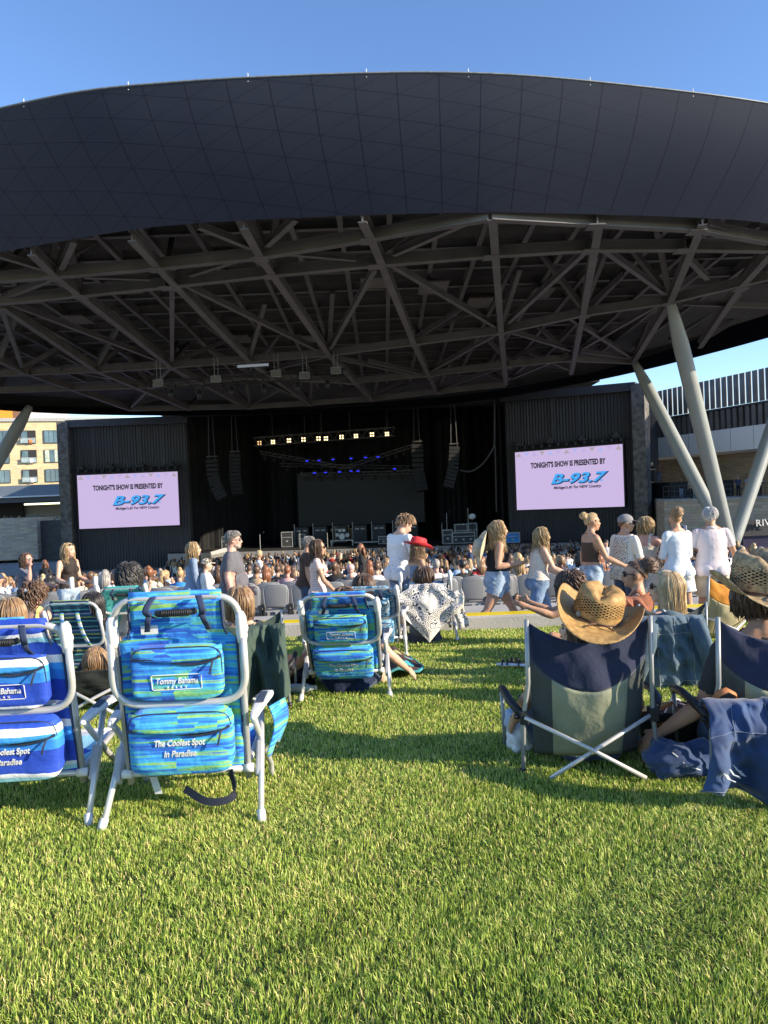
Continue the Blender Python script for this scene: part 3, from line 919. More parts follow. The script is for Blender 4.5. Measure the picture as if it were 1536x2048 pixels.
# ------------------------------------------------------------------ gear on the stage
CASE = mat('road_case', (0.05, 0.05, 0.052), 0.6, 0, 0.3, 3)
CASEE = mat('case_edges', (0.42, 0.42, 0.40), 0.4, 0.3)
def road_case(px, py, Y, w, h, label, group='road cases on the stage', m_=None, d=0.8):
    c = P(px, py, Y); c.z = -4.55
    t = thing('road_case', label, 'flight case', c, group=group)
    b = MB(); b.box((0, 0, h / 2 + .1), (w, d, h)); b.build('case_body', m_ or CASE, t)
    b = MB()
    for sx in (-1, 1):
        for sy in (-1, 1): b.beam((sx * w / 2, sy * d / 2, .1), (sx * w / 2, sy * d / 2, h + .1), .07)
        for z in (.1, h + .1): b.beam((sx * w / 2, -d / 2, z), (sx * w / 2, d / 2, z), .07)
    for sy in (-1, 1):
        for z in (.1, h * .65 + .1, h + .1): b.beam((-w / 2, sy * d / 2, z), (w / 2, sy * d / 2, z), .06)
    b.build('edging', CASEE, t)
    b = MB()
    for k in range(max(1, int(w / .7))): b.box((-w / 2 + (k + .5) * w / max(1, int(w / .7)), -d / 2 - .02, h * .45), (.22, .03, .16))
    b.build('latch', CASEE, t)
    b = MB()
    for sx in (-1, 1): b.ell((sx * w * .4, -d * .3, .05), (.06, .06, .06), None, 8, 6)
    b.build('caster', BLACKP, t)
    return t
road_case(895, 1080, 70, .95, 1.3, 'silver edged road case standing at the end of the case row on stage')
road_case(926, 1080, 70, 2.2, 1.0, 'long silver edged road case under the loudspeaker cabinet on stage')
road_case(922, 1074, 71.5, 1.2, 1.75, 'tall monitor case behind the long road case')
road_case(945, 1072, 71.5, .8, 1.8, 'narrow upright case beside the white soft lamp')
road_case(605, 1082, 75, .6, 1.2, 'low dark road case by the drum riser')
road_case(575, 1082, 75, 1.1, 1.5, 'open rack case standing behind the grey haired man')
road_case(455, 1085, 74, 1.0, 1.3, 'dark rack case at the curtain side of the stage')
road_case(767, 1080, 74, 1.0, .7, 'short road case right of the drum riser')
road_case(1024, 1078, 68, 1.3, .9, 'bright blue plastic covered case near the stage wing', m_=mat('blue_tarp', (0.03, 0.28, 0.7), .5, 0, .3, 3))
t = thing('lamp_stand', 'white soft lamp on a stand among the road cases', 'lamp', P(945, 1060, 71)); t.location.z = -4.55
b = MB(); b.tube([(0, 0, 0), (0, 0, 2.4)], .04, 6); b.build('pole', BLACKP, t)
b = MB(); b.ell((0, -.1, 2.6), (.35, .2, .3), None, 10, 7); b.build('lamp_shade', WHITEP, t, smooth=True)
for i, x in enumerate((604, 641, 680, 720, 758, 800, 822)):
    c = P(x, 1060, 78); c.z = -4.55
    t = thing('amplifier', 'black amplifier cabinet with pale badge, %s in the row under the video wall' % ('first', 'second', 'third', 'fourth', 'fifth', 'sixth', 'last')[i], 'amplifier', c, group='amplifiers under the video wall')
    b = MB(); b.box((0, 0, 1.0), (1.5, .6, 1.9)); b.build('cabinet', CASE, t, bevel=.04)
    b = MB()
    for k in range(2): b.box((-.3 + .6 * k, -.32, 1.55), (.42, .04, .16))
    b.build('badge', CASEE, t)
    b = MB(); b.beam((-.78, -.3, 0), (-.78, -.3, 2.3), .07); b.build('frame_post', CASEE, t)
c = P(685, 1088, 75); c.z = -4.55
t = thing('drum_riser', 'low silver framed riser under the drum kit', 'riser', c)
b = MB(); b.box((0, 0, .55), (2.4, 2, .12)); b.build('platform', CASEE, t)
for sx in (-1, 1):
    for sy in (-1, 1):
        b = MB(); b.beam((sx * 1.1, sy * .9, 0), (sx * 1.1, sy * .9, .5), .1); b.build('leg', CASEE, t)
t = thing('drum_kit', 'drum kit with pale drum heads on the silver riser', 'drum kit', (c.x, c.y, c.z + .61))
for (x, y, z, r_, l_) in ((0, -.3, .35, .34, .5), (-.5, -.1, .5, .2, .3), (.55, -.1, .45, .24, .35), (-.2, -.2, .95, .17, .25), (.2, -.2, .95, .17, .25)):
    b = MB(); b.tube([(x, y - l_ / 2, z), (x, y + l_ / 2, z)], r_, 14); dr = b.build('drum', mat('drum_shell', (.25, .27, .3), .3, .4), t)
    b = MB(); b.tube([(x, y - l_ / 2 - .02, z), (x, y - l_ / 2 - .005, z)], r_ * .9, 14); b.build('drum_head', WHITEP, dr)
for (x, z) in ((-.7, 1.35), (.7, 1.4), (-.95, 1.05), (.95, 1.1)):
    b = MB(); b.tube([(x, 0, 0), (x, 0, z)], .02, 5); b.tube([(x, 0, z), (x, 0, z + .02)], .24, 12); b.build('cymbal', mat('cymbal_brass', (.5, .42, .25), .3, .7), t)
for (x, w_) in ((735, 2.6), (640, 1.2)):
    c = P(x, 1092, 74.5); c.z = -4.55
    t = thing('stage_platform', 'low pale edged platform %s the drum riser' % ('right of' if x > 700 else 'left of'), 'platform', c, group='low stage platforms')
    b = MB(); b.box((0, 0, .3), (w_, 1.5, .1)); b.build('platform', CASEE, t)
    b = MB(); b.box((0, 0, .13), (w_ * .9, 1.3, .24)); b.build('skirt', BLACK, t)
for i, (x, h_) in enumerate(((895, 3.0), (885, 2.0), (600, 1.6), (655, 1.5), (520, 1.6), (938, 3.4))):
    c = P(x, 1084, 72.5); c.z = -4.55
    t = thing('microphone_stand', ('tall stand beside the upright road case', 'stand in front of the end road case', 'stand left of the low dark road case', 'stand left of the drum riser', 'stand near the curtain', 'tallest stand, with a round lamp, behind the cases')[i], 'stand', c)
    b = MB(); b.tube([(0, 0, 0), (0, 0, h_)], .035, 5); b.build('pole', CASEE, t)
    b = MB(); b.tube([(0, 0, h_), (.35, -.1, h_ + .15)], .03, 5); b.ell((.4, -.1, h_ + .17), (.08, .08, .08), None, 8, 6); b.build('boom', BLACKP, t)

# ------------------------------------------------------------------ apartment block and terrace on the left
TAN = brick_mat('tan_brick', (0.80, 0.62, 0.36), (0.68, 0.51, 0.29), (0.7, 0.6, 0.44), 1.0, 0.9, 0.24)
STONE = brick_mat('stone_courses', (0.68, 0.57, 0.43), (0.48, 0.40, 0.30), (0.36, 0.32, 0.27), 1.0, 1.1, 0.24)
GLASS = mat('window_glass', (0.10, 0.16, 0.19), 0.12, 0.0, 0.5, 0.6, spec=0.8)
WFRAME = mat('window_frame_dark', (0.06, 0.065, 0.07), 0.5)
apt = thing('apartment_building', 'sunlit tan brick apartment block with dark windows and recessed balconies', 'building', (0, 0, 0))
KX = 0.30
A0, A1 = P(-260, 900, 100), None
def on_facade(px, py, out=0.0):
    d = ray(px, py); a = P(60, 900, 112)
    t_ = (a.y - KX * a.x) / (d.y - KX * d.x)
    v = d * t_
    return v + Vector((KX, -1, 0)).normalized() * out
n_ = Vector((KX, -1, 0)).normalized(); h_ = Vector((1, KX, 0)).normalized()
a = on_facade(-260, 850); c = on_facade(330, 850)
zt = on_facade(60, 843).z; zb_ = on_facade(60, 974).z
o = prism(MB(), a, c, zb_, zt, zt, 20).build('wall', TAN, apt); box_uv(o)
b = MB(); prism(b, a + n_ * .3, c + n_ * .3, zt + .004, zt + .5, zt + .5, 20.6); b.build('parapet', mat('parapet_grey', (.4, .4, .38), .8), apt)
b = MB(); prism(b, on_facade(45, 835) - n_ * 6, on_facade(121, 836) - n_ * 6, zt + .51, zt + 2.2, zt + 2.2, 5); b.build('penthouse', mat('penthouse_white', (.62, .62, .6), .8), apt)
b = MB(); prism(b, on_facade(-120, 835) - n_ * 3, on_facade(18, 836) - n_ * 3, zt + .51, zt + 3.0, zt + 3.0, 5); b.build('penthouse', mat('penthouse_orange', (.75, .28, .03), .7), apt)
b = MB(); prism(b, on_facade(18.2, 835) - n_ * 3, on_facade(44, 836) - n_ * 3, zt + .51, zt + 3.0, zt + 3.0, 5); b.build('penthouse', mat('penthouse_brown', (.2, .1, .06), .7), apt)
z_rows = [(861, 887), (900, 926), (939, 965)]
CURT = mat('curtain_pale', (.45, .52, .42), .9, 0, .3, 3)
for ri, (y0, y1) in enumerate(z_rows):
    zt_, zb2 = on_facade(60, y0).z, on_facade(60, y1).z
    for ci, (x0, x1) in enumerate(((-110, -80), (-64, -34), (-16, 19), (43, 73), (89, 119), (135, 165), (180, 210))):
        pa, pb = on_facade(x0, 900, .03), on_facade(x1, 900, .03)
        w = (pb - pa).length
        M_ = Matrix((h_, -n_, Vector((0, 0, 1)))).transposed()
        c = (pa + pb) / 2; c.z = (zt_ + zb2) / 2; H = zt_ - zb2
        balc = ci in (3, 1)
        b = MB(); b.box(c + n_ * .06, (w, .18, H), M_)
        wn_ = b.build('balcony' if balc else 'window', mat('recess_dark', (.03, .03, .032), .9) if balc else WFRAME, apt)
        if balc:
            b = MB(); b.box(c + n_ * .2 + h_ * (-w * .26), (w * .4, .04, H * .86), M_); b.build('glazed_door', GLASS, wn_)
            b = MB(); b.box(c + n_ * .45 - Vector((0, 0, H * .3)), (w, .04, H * .36), M_); b.build('balustrade', mat('balustrade_glass', (.3, .38, .4), .2, 0, .3, 2), wn_)
            b = MB(); b.beam(c + n_ * .47 + h_ * (-w / 2) - Vector((0, 0, H * .11)), c + n_ * .47 + h_ * (w / 2) - Vector((0, 0, H * .11)), .08); b.build('rail', CASEE, wn_)
            b = MB(); b.ell(c + n_ * .3 + h_ * (w * .1) - Vector((0, 0, H * .35)), (.5, .3, .4), None, 8, 6); b.build('balcony_chair', mat('terracotta', (.5, .2, .08), .8) if ri == 0 else WHITEP, wn_)
        else:
            for k in range(3):
                b = MB(); b.box(c + n_ * .17 + h_ * (w * (-.32 + .32 * k)), (w * .29, .04, H * .93), M_)
                b.build('pane', CURT if (ri == 1 and ci == 4 and k != 1) else GLASS, wn_)
ter = thing('terrace_building', 'stone terrace with slate blue fascia below the brick apartment block', 'building', (0, 0, 0))
def slab(px0, px1, py0, py1, Y, name, m_, th=1.0, par=None):
    a, c = P(px0, py0, Y), P(px1, py0, Y); z1, z0 = P((px0 + px1) / 2, py0, Y).z, P((px0 + px1) / 2, py1, Y).z
    o = prism(MB(), a, c, z0, z1, z1, th).build(name, m_, par); box_uv(o); return o
slab(-260, 175, 974, 995, 94, 'fascia', mat('slate_fascia', (.16, .2, .25), .6, 0, .1, .5), 16, ter)
slab(-260, 175, 995.3, 998, 93.6, 'fascia_trim', WHITEP, .5, ter)
slab(-260, 175, 998.3, 1008, 94, 'soffit_beam', WFRAME, 12, ter)
slab(45, 175, 1008.3, 1042, 104, 'back_wall', mat('pale_terrace_wall', (.5, .47, .42), .8), .5, ter)
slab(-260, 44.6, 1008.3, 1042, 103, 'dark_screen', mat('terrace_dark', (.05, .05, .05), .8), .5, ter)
slab(-260, 73, 1041, 1125, 90, 'stone_wall', STONE, 14, ter)
slab(73.3, 180, 1040, 1125, 91, 'shaded_wall', brick_mat('shaded_stone', (.12, .11, .10), (.09, .085, .08), (.06, .06, .06), 1, 1.1, .24), 13, ter)  # darker copy of the terrace stone; the shade is put into its colour
slab(52, 78, 1029, 1041, 99, 'planter', mat('planter_grey', (.3, .31, .3), .8), .6, ter)

# ------------------------------------------------------------------ finned building on the right
FA, FBX = P(1275, 790, 76), P(1536, 741, 61)
fd = (FBX - FA); fd.z = 0; fd.normalize(); fnm = Vector((fd.y, -fd.x, 0))
FS = FA - fd * 8; FE = FA + fd * 36
bld = thing('terrace_building', 'finned dark metal building with white band and stone terrace on the right', 'building', (0, 0, 0))
zt, zm, zw, zs = 9.9, 5.15, 3.15, -0.95
FIN = mat('fin_metal', (0.17, 0.155, 0.14), .5, .2, .3, .8)
b = MB()
n = 66
for i in range(n):
    c = FS.lerp(FE, (i + .5) / n)
    ang = math.atan2(fd.y, fd.x) + R(38)
    b.box((c.x + fnm.x * .3, c.y + fnm.y * .3, (zt + 7.2) / 2), (.55, .06, zt - 7.2), (0, 0, math.atan2(fd.y, fd.x)))
b.build('upper_fins', FIN, bld)
b = MB()
for i in range(n):
    c = FS.lerp(FE, (i + .5) / n)
    b.box((c.x + fnm.x * .5, c.y + fnm.y * .5, (6.95 + zm) / 2), (.40, .22, 6.95 - zm), (0, 0, math.atan2(fd.y, fd.x)))
b.build('lower_fins', FIN, bld)
b = MB(); prism(b, FS, FE, zm + .004, 7.15, 7.15, 14); b.build('dark_backing', mat('fin_backing', (.03, .03, .03), .8), bld)
b = MB(); prism(b, FS + fnm * .7, FE + fnm * .7, 6.98, 7.12, 7.12, .6); b.build('fin_rail', WFRAME, bld)
b = MB(); prism(b, FS - fnm * 7, FE - fnm * 7, 7.16, 8.1, 8.1, 6); b.build('roof_box', mat('roof_box_tan', (.35, .27, .2), .8), bld)
o = prism(MB(), FS + fnm * .9, FE + fnm * .9, zw, zm, zm, 15).build('white_band', mat('white_band_panels', (.88, .87, .84), .6, 0, .08, .3), bld)
b = MB()
for i in range(18):
    c = FS.lerp(FE, (i + .5) / 18) + fnm * .905; b.beam((c.x, c.y, zw), (c.x, c.y, zm), .03)
b.build('band_joint', mat('joint_grey', (.3, .3, .3), .7), bld)
o = prism(MB(), FS - fnm * 3.5, FE - fnm * 3.5, zs, zw - .004, zw - .004, 8).build('stone_wall', STONE, bld); box_uv(o)
for s0, s1 in ((21.5, 24.5), (29, 33)):
    a, c = FS + fd * s0 - fnm * 3.44, FS + fd * s1 - fnm * 3.44
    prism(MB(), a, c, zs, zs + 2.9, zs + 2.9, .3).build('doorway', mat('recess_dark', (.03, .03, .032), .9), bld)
TS = P(1328, 1006, 56); TE = TS + Vector((24, -7, 0))
td = (TE - TS).normalized(); tn = Vector((td.y, -td.x, 0))
zt2 = P(1330, 1004, 56).z
o = prism(MB(), TS, TE, -6.4, zt2, zt2, 12).build('terrace_wall', STONE, bld); box_uv(o)
b = MB(); prism(b, TS + tn * .15, TE + tn * .15, zt2 + .004, zt2 + .16, zt2 + .16, 12.2); b.build('coping', CONC, bld)
o = prism(MB(), P(1283, 950, 68), P(1340, 950, 63), -6.4, zt2 + 1.6, zt2 + 1.6, 6).build('shadow_wall', mat('shadow_panel', (.02, .02, .022), .8), bld)  # shade is put into the near-black colour of this wall
b = MB()
for i in range(60):
    c = TS + td * (i * .4) - tn * .3 + Vector((0, 0, zt2 - TS.z + .16)); b.tube([c, c + Vector((0, 0, 1.05))], .018, 4)
for z in (.25, .65, 1.05): b.tube([TS - tn * .3 + Vector((0, 0, zt2 - TS.z + .16 + z)), TE - tn * .3 + Vector((0, 0, zt2 - TS.z + .16 + z))], .022, 4)
b.build('railing', WFRAME, bld)
q = P(1512, 1052, 47)
t = thing('sign', 'dark shopfront panel with pale capital letters under the stone terrace', 'sign', (0, 0, 0))
b = MB(); b.box((q.x + 3.5, q.y + .3, q.z - .15), (9.0, .3, 1.0)); b.build('panel', mat('sign_dark', (.035, .035, .04), .6), t)
b = MB(); b.box((q.x + 3.6, q.y + .5, q.z - 1.75), (8.6, .3, 2.2)); b.build('glazing', mat('shop_glass', (.05, .045, .08), .2), t)
text_mesh('lettering', 'RIVE', .62, mat('sign_letters', (.75, .75, .75), .5), t, frame_mat(P(1511, 1047, 46.85), (1, 0, 0.03), (0, 0, 1)), align='LEFT', extrude=.03, spacing=1.1)
# ================================================================== PEOPLE
SKIN = {k: mat('skin_' + k, c, 0.5, 0, 0.12, 14, 0.05, 120) for k, c in
        {'fair': (0.58, 0.36, 0.26), 'tan': (0.48, 0.27, 0.17), 'pink': (0.62, 0.34, 0.26), 'deep': (0.13, 0.07, 0.045)}.items()}
def hair_mat(name, c1, c2):
    return ramp_mat('hair_' + name, [(0.3, c1), (0.5, tuple((a + b_) / 2 for a, b_ in zip(c1, c2))), (0.72, c2)], (1, 1, 0.12), 60, 3, 0.42, 0.2, 0.0)
HAIR = {'blond': hair_mat('blond', (0.22, 0.13, 0.055), (0.62, 0.44, 0.22)), 'pale_blond': hair_mat('pale_blond', (0.34, 0.23, 0.11), (0.72, 0.55, 0.31)),
        'brown': hair_mat('brown', (0.045, 0.022, 0.012), (0.16, 0.085, 0.045)), 'light_brown': hair_mat('light_brown', (0.12, 0.065, 0.03), (0.42, 0.26, 0.13)),
        'black': hair_mat('black', (0.006, 0.005, 0.005), (0.03, 0.025, 0.023)), 'grey': hair_mat('grey', (0.16, 0.14, 0.12), (0.42, 0.39, 0.35)),
        'white': hair_mat('white', (0.42, 0.40, 0.38), (0.72, 0.70, 0.68)), 'auburn': hair_mat('auburn', (0.10, 0.035, 0.015), (0.34, 0.13, 0.05))}
EYE = mat('eye_dark', (0.02, 0.015, 0.012), 0.2)
LIP = mat('lip', (0.42, 0.14, 0.12), 0.45)
LENS = mat('dark_lens', (0.01, 0.01, 0.012), 0.1, spec=0.8)

def finish_mesh(mb, voxel, smooth_it=3):
    """one closed surface grown over overlapping limbs"""
    me = mb.mesh('tmp')
    o = bpy.data.objects.new('tmp', me); COL.objects.link(o)
    m = o.modifiers.new('r', 'REMESH'); m.mode = 'VOXEL'; m.voxel_size = voxel; m.use_smooth_shade = True
    s = o.modifiers.new('s', 'SMOOTH'); s.factor = 0.5; s.iterations = smooth_it
    dg = bpy.context.evaluated_depsgraph_get()
    out = bpy.data.meshes.new_from_object(o.evaluated_get(dg))
    bpy.data.objects.remove(o); bpy.data.meshes.remove(me)
    return out

def V3(*a): return Vector(a)

class Person:
    """pose keys (degrees): lean, twist, bend(side), hyaw, hpitch, htilt, hip=(L,R), knee=(L,R), spread=(L,R),
    arm=(fwd L,R), abd=(L,R), elbow=(L,R), inw=(L,R), seat=height of the pelvis when sitting"""
    def __init__(s, label, loc, rotz, H=1.7, sex='f', weight=1.0, skin='fair', pose=None, voxel=0.014, group=None, cat='person', face=True, parts=None):
        k = H / 1.70; s.k = k; s.sex = sex
        p = dict(lean=0, twist=0, bend=0, hyaw=0, hpitch=0, htilt=0, hip=(0, 0), knee=(2, 2), spread=(3, 3), arm=(0, 0), abd=(8, 8), elbow=(12, 12), inw=(0, 0), seat=None, foot=(0, 0))
        p.update(pose or {})
        s.t = thing('person', label, cat, loc, R(rotz), group)
        s.skin = SKIN[skin]
        W = weight
        J = {}
        hipw = (0.088 if sex == 'f' else 0.085) * k
        for i, sd in enumerate((-1, 1)):
            a, kn, sp = R(p['hip'][i]), R(p['knee'][i]), R(p['spread'][i])
            h = V3(sd * hipw, 0, -0.03 * k)
            d1 = V3(sd * math.sin(sp), math.sin(a) * math.cos(sp), -math.cos(a) * math.cos(sp))
            a2 = a - kn
            d2 = V3(sd * math.sin(sp) * 0.6, math.sin(a2), -math.cos(a2)).normalized()
            kk = h + d1 * 0.42 * k; an = kk + d2 * 0.41 * k
            a3 = a2 + R(90) - R(p['foot'][i])
            fd_ = V3(sd * 0.15, math.sin(a3), -math.cos(a3)).normalized()
            J['hip', sd], J['knee', sd], J['ankle', sd], J['toe', sd] = h, kk, an, an + fd_ * 0.165 * k - d2 * -0.0
            J['shin', sd] = d2; J['foot', sd] = fd_
        low = min((J['ankle', sd] + J['shin', sd] * 0.075 * k).z for sd in (-1, 1))
        root = V3(0, 0, p['seat'] if p['seat'] is not None else -low)
        for key in list(J):
            if key[0] in ('hip', 'knee', 'ankle', 'toe'): J[key] = J[key] + root
        T = Matrix.Rotation(R(p['twist']), 3, 'Z') @ Matrix.Rotation(R(-p['lean']), 3, 'X') @ Matrix.Rotation(R(p['bend']), 3, 'Y')
        s.T, s.root = T, root
        tp = lambda x, y, z: root + T @ (V3(x, y, z) * k)
        s.tp = tp
        shw = 0.160 if sex == 'f' else 0.182
        for i, sd in enumerate((-1, 1)):
            a, b_, e, iw = R(p['arm'][i]), R(p['abd'][i]), R(p['elbow'][i]), R(p['inw'][i])
            sh = tp(sd * shw, -0.005, 0.448)
            d1 = V3(sd * math.sin(b_), math.sin(a) * math.cos(b_), -math.cos(a) * math.cos(b_))
            d2 = V3(sd * math.sin(b_ - iw), math.sin(a + e) * math.cos(b_ - iw), -math.cos(a + e) * math.cos(b_ - iw))
            Tz = Matrix.Rotation(R(p['twist']), 3, 'Z')
            d1, d2 = Tz @ d1, Tz @ d2
            el = sh + d1 * 0.285 * k; wr = el + d2 * 0.245 * k
            J['sh', sd], J['el', sd], J['wr', sd], J['hd', sd] = sh, el, wr, d2.normalized()
        nb, nt_ = tp(0, -0.01, 0.485), tp(0, 0.012, 0.556)
        HR = T.lerp(Matrix.Identity(3), 0.4).to_quaternion().to_matrix()
        HR = Matrix.Rotation(R(p['twist'] * 0.4 + p['hyaw']), 3, 'Z') @ Matrix.Rotation(R(-p['lean'] * 0.5 - p['hpitch']), 3, 'X') @ Matrix.Rotation(R(p['htilt']), 3, 'Y')
        hc = nt_ + HR @ V3(0, 0.018, 0.085) * k
        s.J, s.hc, s.HR = J, hc, HR
        hp = lambda x, y, z: hc + HR @ (V3(x, y, z) * k)
        s.hp = hp
        b = MB()
        f = sex == 'f'
        prof = [(-0.115, 0.09, 0.085), (-0.07, 0.155 if f else 0.145, 0.115), (0.0, 0.165 if f else 0.155, 0.12), (0.08, 0.148 if f else 0.152, 0.105), (0.17, 0.122 if f else 0.148, 0.092),
                (0.27, 0.138 if f else 0.162, 0.105), (0.36, 0.15 if f else 0.172, 0.108), (0.44, 0.138 if f else 0.158, 0.085), (0.485, 0.085, 0.06)]
        xax = T @ V3(1, 0, 0)
        vs_, fs_ = [], []
        b.tube([tp(0, (-0.012 if 0.1 < z < 0.2 else 0) + (0.004 if z > .4 else 0), z) for z, _, _ in prof], [rx * k * (W if z < 0.3 else (1 + W) / 2) for z, rx, _ in prof], 20, side=xax,
               flat=[ry / rx * (1 if z > .3 else (0.6 + 0.4 * W)) for z, rx, ry in prof])
        if not f and W > 1.05: b.ell(tp(0, 0.05, 0.1), (0.14 * k * W, 0.11 * k * W, 0.13 * k), T)
        if f:
            for sd in (-1, 1): b.ell(tp(sd * 0.068, 0.085, 0.325), (0.062 * k, 0.058 * k, 0.062 * k), T, 12, 8)
        for sd in (-1, 1):
            b.ell(tp(sd * 0.075, -0.065, -0.05), (0.085 * k * W, 0.078 * k * W, 0.09 * k), T, 12, 8)
            b.ell(J['sh', sd] + V3(-sd * .006, 0, -0.008), (0.050 * k, 0.050 * k, 0.054 * k), T, 12, 8)
            h, kn, an = J['hip', sd], J['knee', sd], J['ankle', sd]
            m1, m2 = h.lerp(kn, 0.35), kn.lerp(an, 0.3)
            back = (an - kn).cross(V3(1, 0, 0)).normalized()
            b.tube([h, m1, h.lerp(kn, 0.7), kn], [0.088 * k * W, 0.079 * k * W, 0.062 * k * W, 0.052 * k], 12)
            b.tube([kn, m2 - back * 0.012 * k * (-1 if back.y > 0 else 1) * 0, kn.lerp(an, 0.65), an], [0.053 * k, 0.057 * k, 0.044 * k, 0.034 * k], 12)
            b.ell(kn, (0.052 * k,) * 3, None, 10, 7)
            fd_, sh_ = J['foot', sd], J['shin', sd]
            heel = an + sh_ * 0.045 * k - fd_ * 0.045 * k
            b.tube([heel, an + sh_ * 0.04 * k + fd_ * 0.03 * k, an + sh_ * 0.05 * k + fd_ * 0.12 * k, an + sh_ * 0.055 * k + fd_ * 0.185 * k], [0.034 * k, 0.042 * k, 0.045 * k, 0.03 * k], 10, side=V3(1, 0, 0), flat=0.75)
            b.tube([an - sh_ * .03 * k, an + sh_ * 0.05 * k], [0.035 * k, 0.036 * k], 10)
            q, el, wr, hd = J['sh', sd], J['el', sd], J['wr', sd], J['hd', sd]
            aw = (W + 1) / 2
            b.tube([q, q.lerp(el, 0.4), el], [0.046 * k * aw, (0.042 if f else 0.048) * k * aw, 0.036 * k], 10)
            b.tube([el, el.lerp(wr, 0.3), wr], [0.038 * k, 0.041 * k * aw, 0.025 * k], 10)
            b.ell(el, (0.039 * k,) * 3, None, 10, 7)
            s.hand(b, wr, hd, sd, k)
        b.tube([nb, nt_ + HR @ V3(0, 0, 0.03) * k], [0.054 * k * (1 if f else 1.15), 0.05 * k * (1 if f else 1.12)], 12)
        b.tube([tp(-shw * .8, -0.01, 0.455), tp(-.05, -0.012, .495), tp(.05, -.012, .495), tp(shw * .8, -0.01, 0.455)], [.03 * k, .046 * k, .046 * k, .03 * k], 10)
        # head: skull, jaw, chin, nose, brow, ears
        b.ell(hp(0, -0.012, 0.028), (0.076 * k, 0.094 * k, 0.09 * k), HR, 18, 12)
        b.ell(hp(0, 0.022, -0.03), (0.060 * k, 0.068 * k, 0.082 * k), HR, 16, 10)
        b.ell(hp(0, 0.062, -0.092), (0.026 * k, 0.024 * k, 0.02 * k), HR, 10, 7)
        b.tube([hp(0, 0.083, 0.018), hp(0, 0.108, -0.026), hp(0, 0.088, -0.036)], [0.009 * k, 0.0165 * k, 0.014 * k], 8)
        b.ell(hp(0, 0.074, 0.028), (0.055 * k, 0.018 * k, 0.014 * k), HR, 10, 7)
        b.ell(hp(0, 0.082, -0.062), (0.024 * k, 0.013 * k, 0.014 * k), HR, 10, 7)
        for sd in (-1, 1):
            b.ell(hp(sd * 0.077, -0.012, -0.008), (0.011 * k, 0.021 * k, 0.031 * k), HR, 8, 6)
            b.ell(hp(sd * 0.042, 0.06, -0.022), (0.024 * k, 0.02 * k, 0.022 * k), HR, 8, 6)
        me = finish_mesh(b, voxel, 3)
        me.materials.clear(); me.materials.append(s.skin)
        me.name = 'body'
        s.body = link(bpy.data.objects.new('body', me), s.t)
        n = len(me.vertices)
        co = np.empty(n * 3); me.vertices.foreach_get('co', co); s.co = co.reshape(-1, 3)
        no = np.empty(n * 3); me.vertices.foreach_get('normal', no); s.no = no.reshape(-1, 3)
        s.polys = [tuple(q.vertices) for q in me.polygons]
        segs = [('torso', tp(0, 0, -0.06), tp(0, 0, 0.42), 0.125 * k), ('shoulder', tp(-.12, 0, .455), tp(.12, 0, .455), .05 * k), ('neck', nb, nt_, 0.05 * k), ('head', hp(0, 0, -0.04), hp(0, 0, 0.05), 0.08 * k)]
        for sd, nm in ((-1, 'l'), (1, 'r')):
            segs += [('thigh_' + nm, J['hip', sd].lerp(J['knee', sd], .12), J['knee', sd], 0.068 * k), ('shin_' + nm, J['knee', sd], J['ankle', sd], 0.046 * k), ('foot_' + nm, J['ankle', sd] + J['shin', sd] * .04 * k, J['toe', sd], 0.042 * k),
                     ('uarm_' + nm, J['sh', sd], J['el', sd], 0.045 * k), ('farm_' + nm, J['el', sd], J['wr', sd], 0.034 * k), ('hand_' + nm, J['wr', sd], J['wr', sd] + J['hd', sd] * 0.16 * k, 0.03 * k)]
        D, TT = [], []
        for _, a, c, r_ in segs:
            a, c = np.array(a), np.array(c); ab = c - a
            t_ = np.clip(((s.co - a) @ ab) / max(1e-9, ab @ ab), 0, 1)
            D.append(np.linalg.norm(s.co - (a + t_[:, None] * ab), axis=1) - r_); TT.append(t_)
        D = np.array(D); idx = D.argmin(0)
        s.names = np.array([q[0] for q in segs])[idx]
        s.tt = np.array(TT)[idx, np.arange(n)]
        Ti = np.array(T.transposed())
        s.tl = ((s.co - np.array(root)) @ Ti.T) / k           # torso space
        Hi = np.array(HR.transposed())
        s.hl = ((s.co - np.array(hc)) @ Hi.T) / k             # head space
        if face: s.face()

    def hand(s, b, wr, hd, sd, k):
        """palm, four bent fingers of unequal length and a thumb from the side of the palm"""
        up = V3(0, 0, 1) if abs(hd.z) < 0.8 else V3(0, 1, 0)
        n = (V3(1, 0, 0) * -sd); n = (n - hd * n.dot(hd))
        if n.length < .2: n = V3(0, 0, -1)
        n.normalize()                                         # palm normal, towards the body
        w = hd.cross(n).normalized()
        if w.dot(V3(0, 1, 0)) < 0 and abs(hd.y) < .8: w = -w
        b.tube([wr, wr + hd * .045 * k, wr + hd * .095 * k], [.024 * k, .038 * k, .036 * k], 10, side=w, flat=[.8, .42, .36])
        for i, (o_, L_) in enumerate(((.027, .07), (.009, .08), (-.009, .074), (-.026, .058))):
            q = wr + hd * .09 * k + w * o_ * k
            q2 = q + (hd * .9 + n * .25).normalized() * L_ * .55 * k
            q3 = q2 + (hd * .6 + n * .7).normalized() * L_ * .5 * k
            b.tube([q, q2, q3], [.0105 * k, .0095 * k, .0075 * k], 6)
        q = wr + hd * .03 * k + w * .03 * k
        b.tube([q, q + (hd * .7 + w * .7 + n * .2) * .035 * k, q + (hd * 1.1 + w * .75 + n * .5) * .05 * k], [.014 * k, .0115 * k, .009 * k], 6)

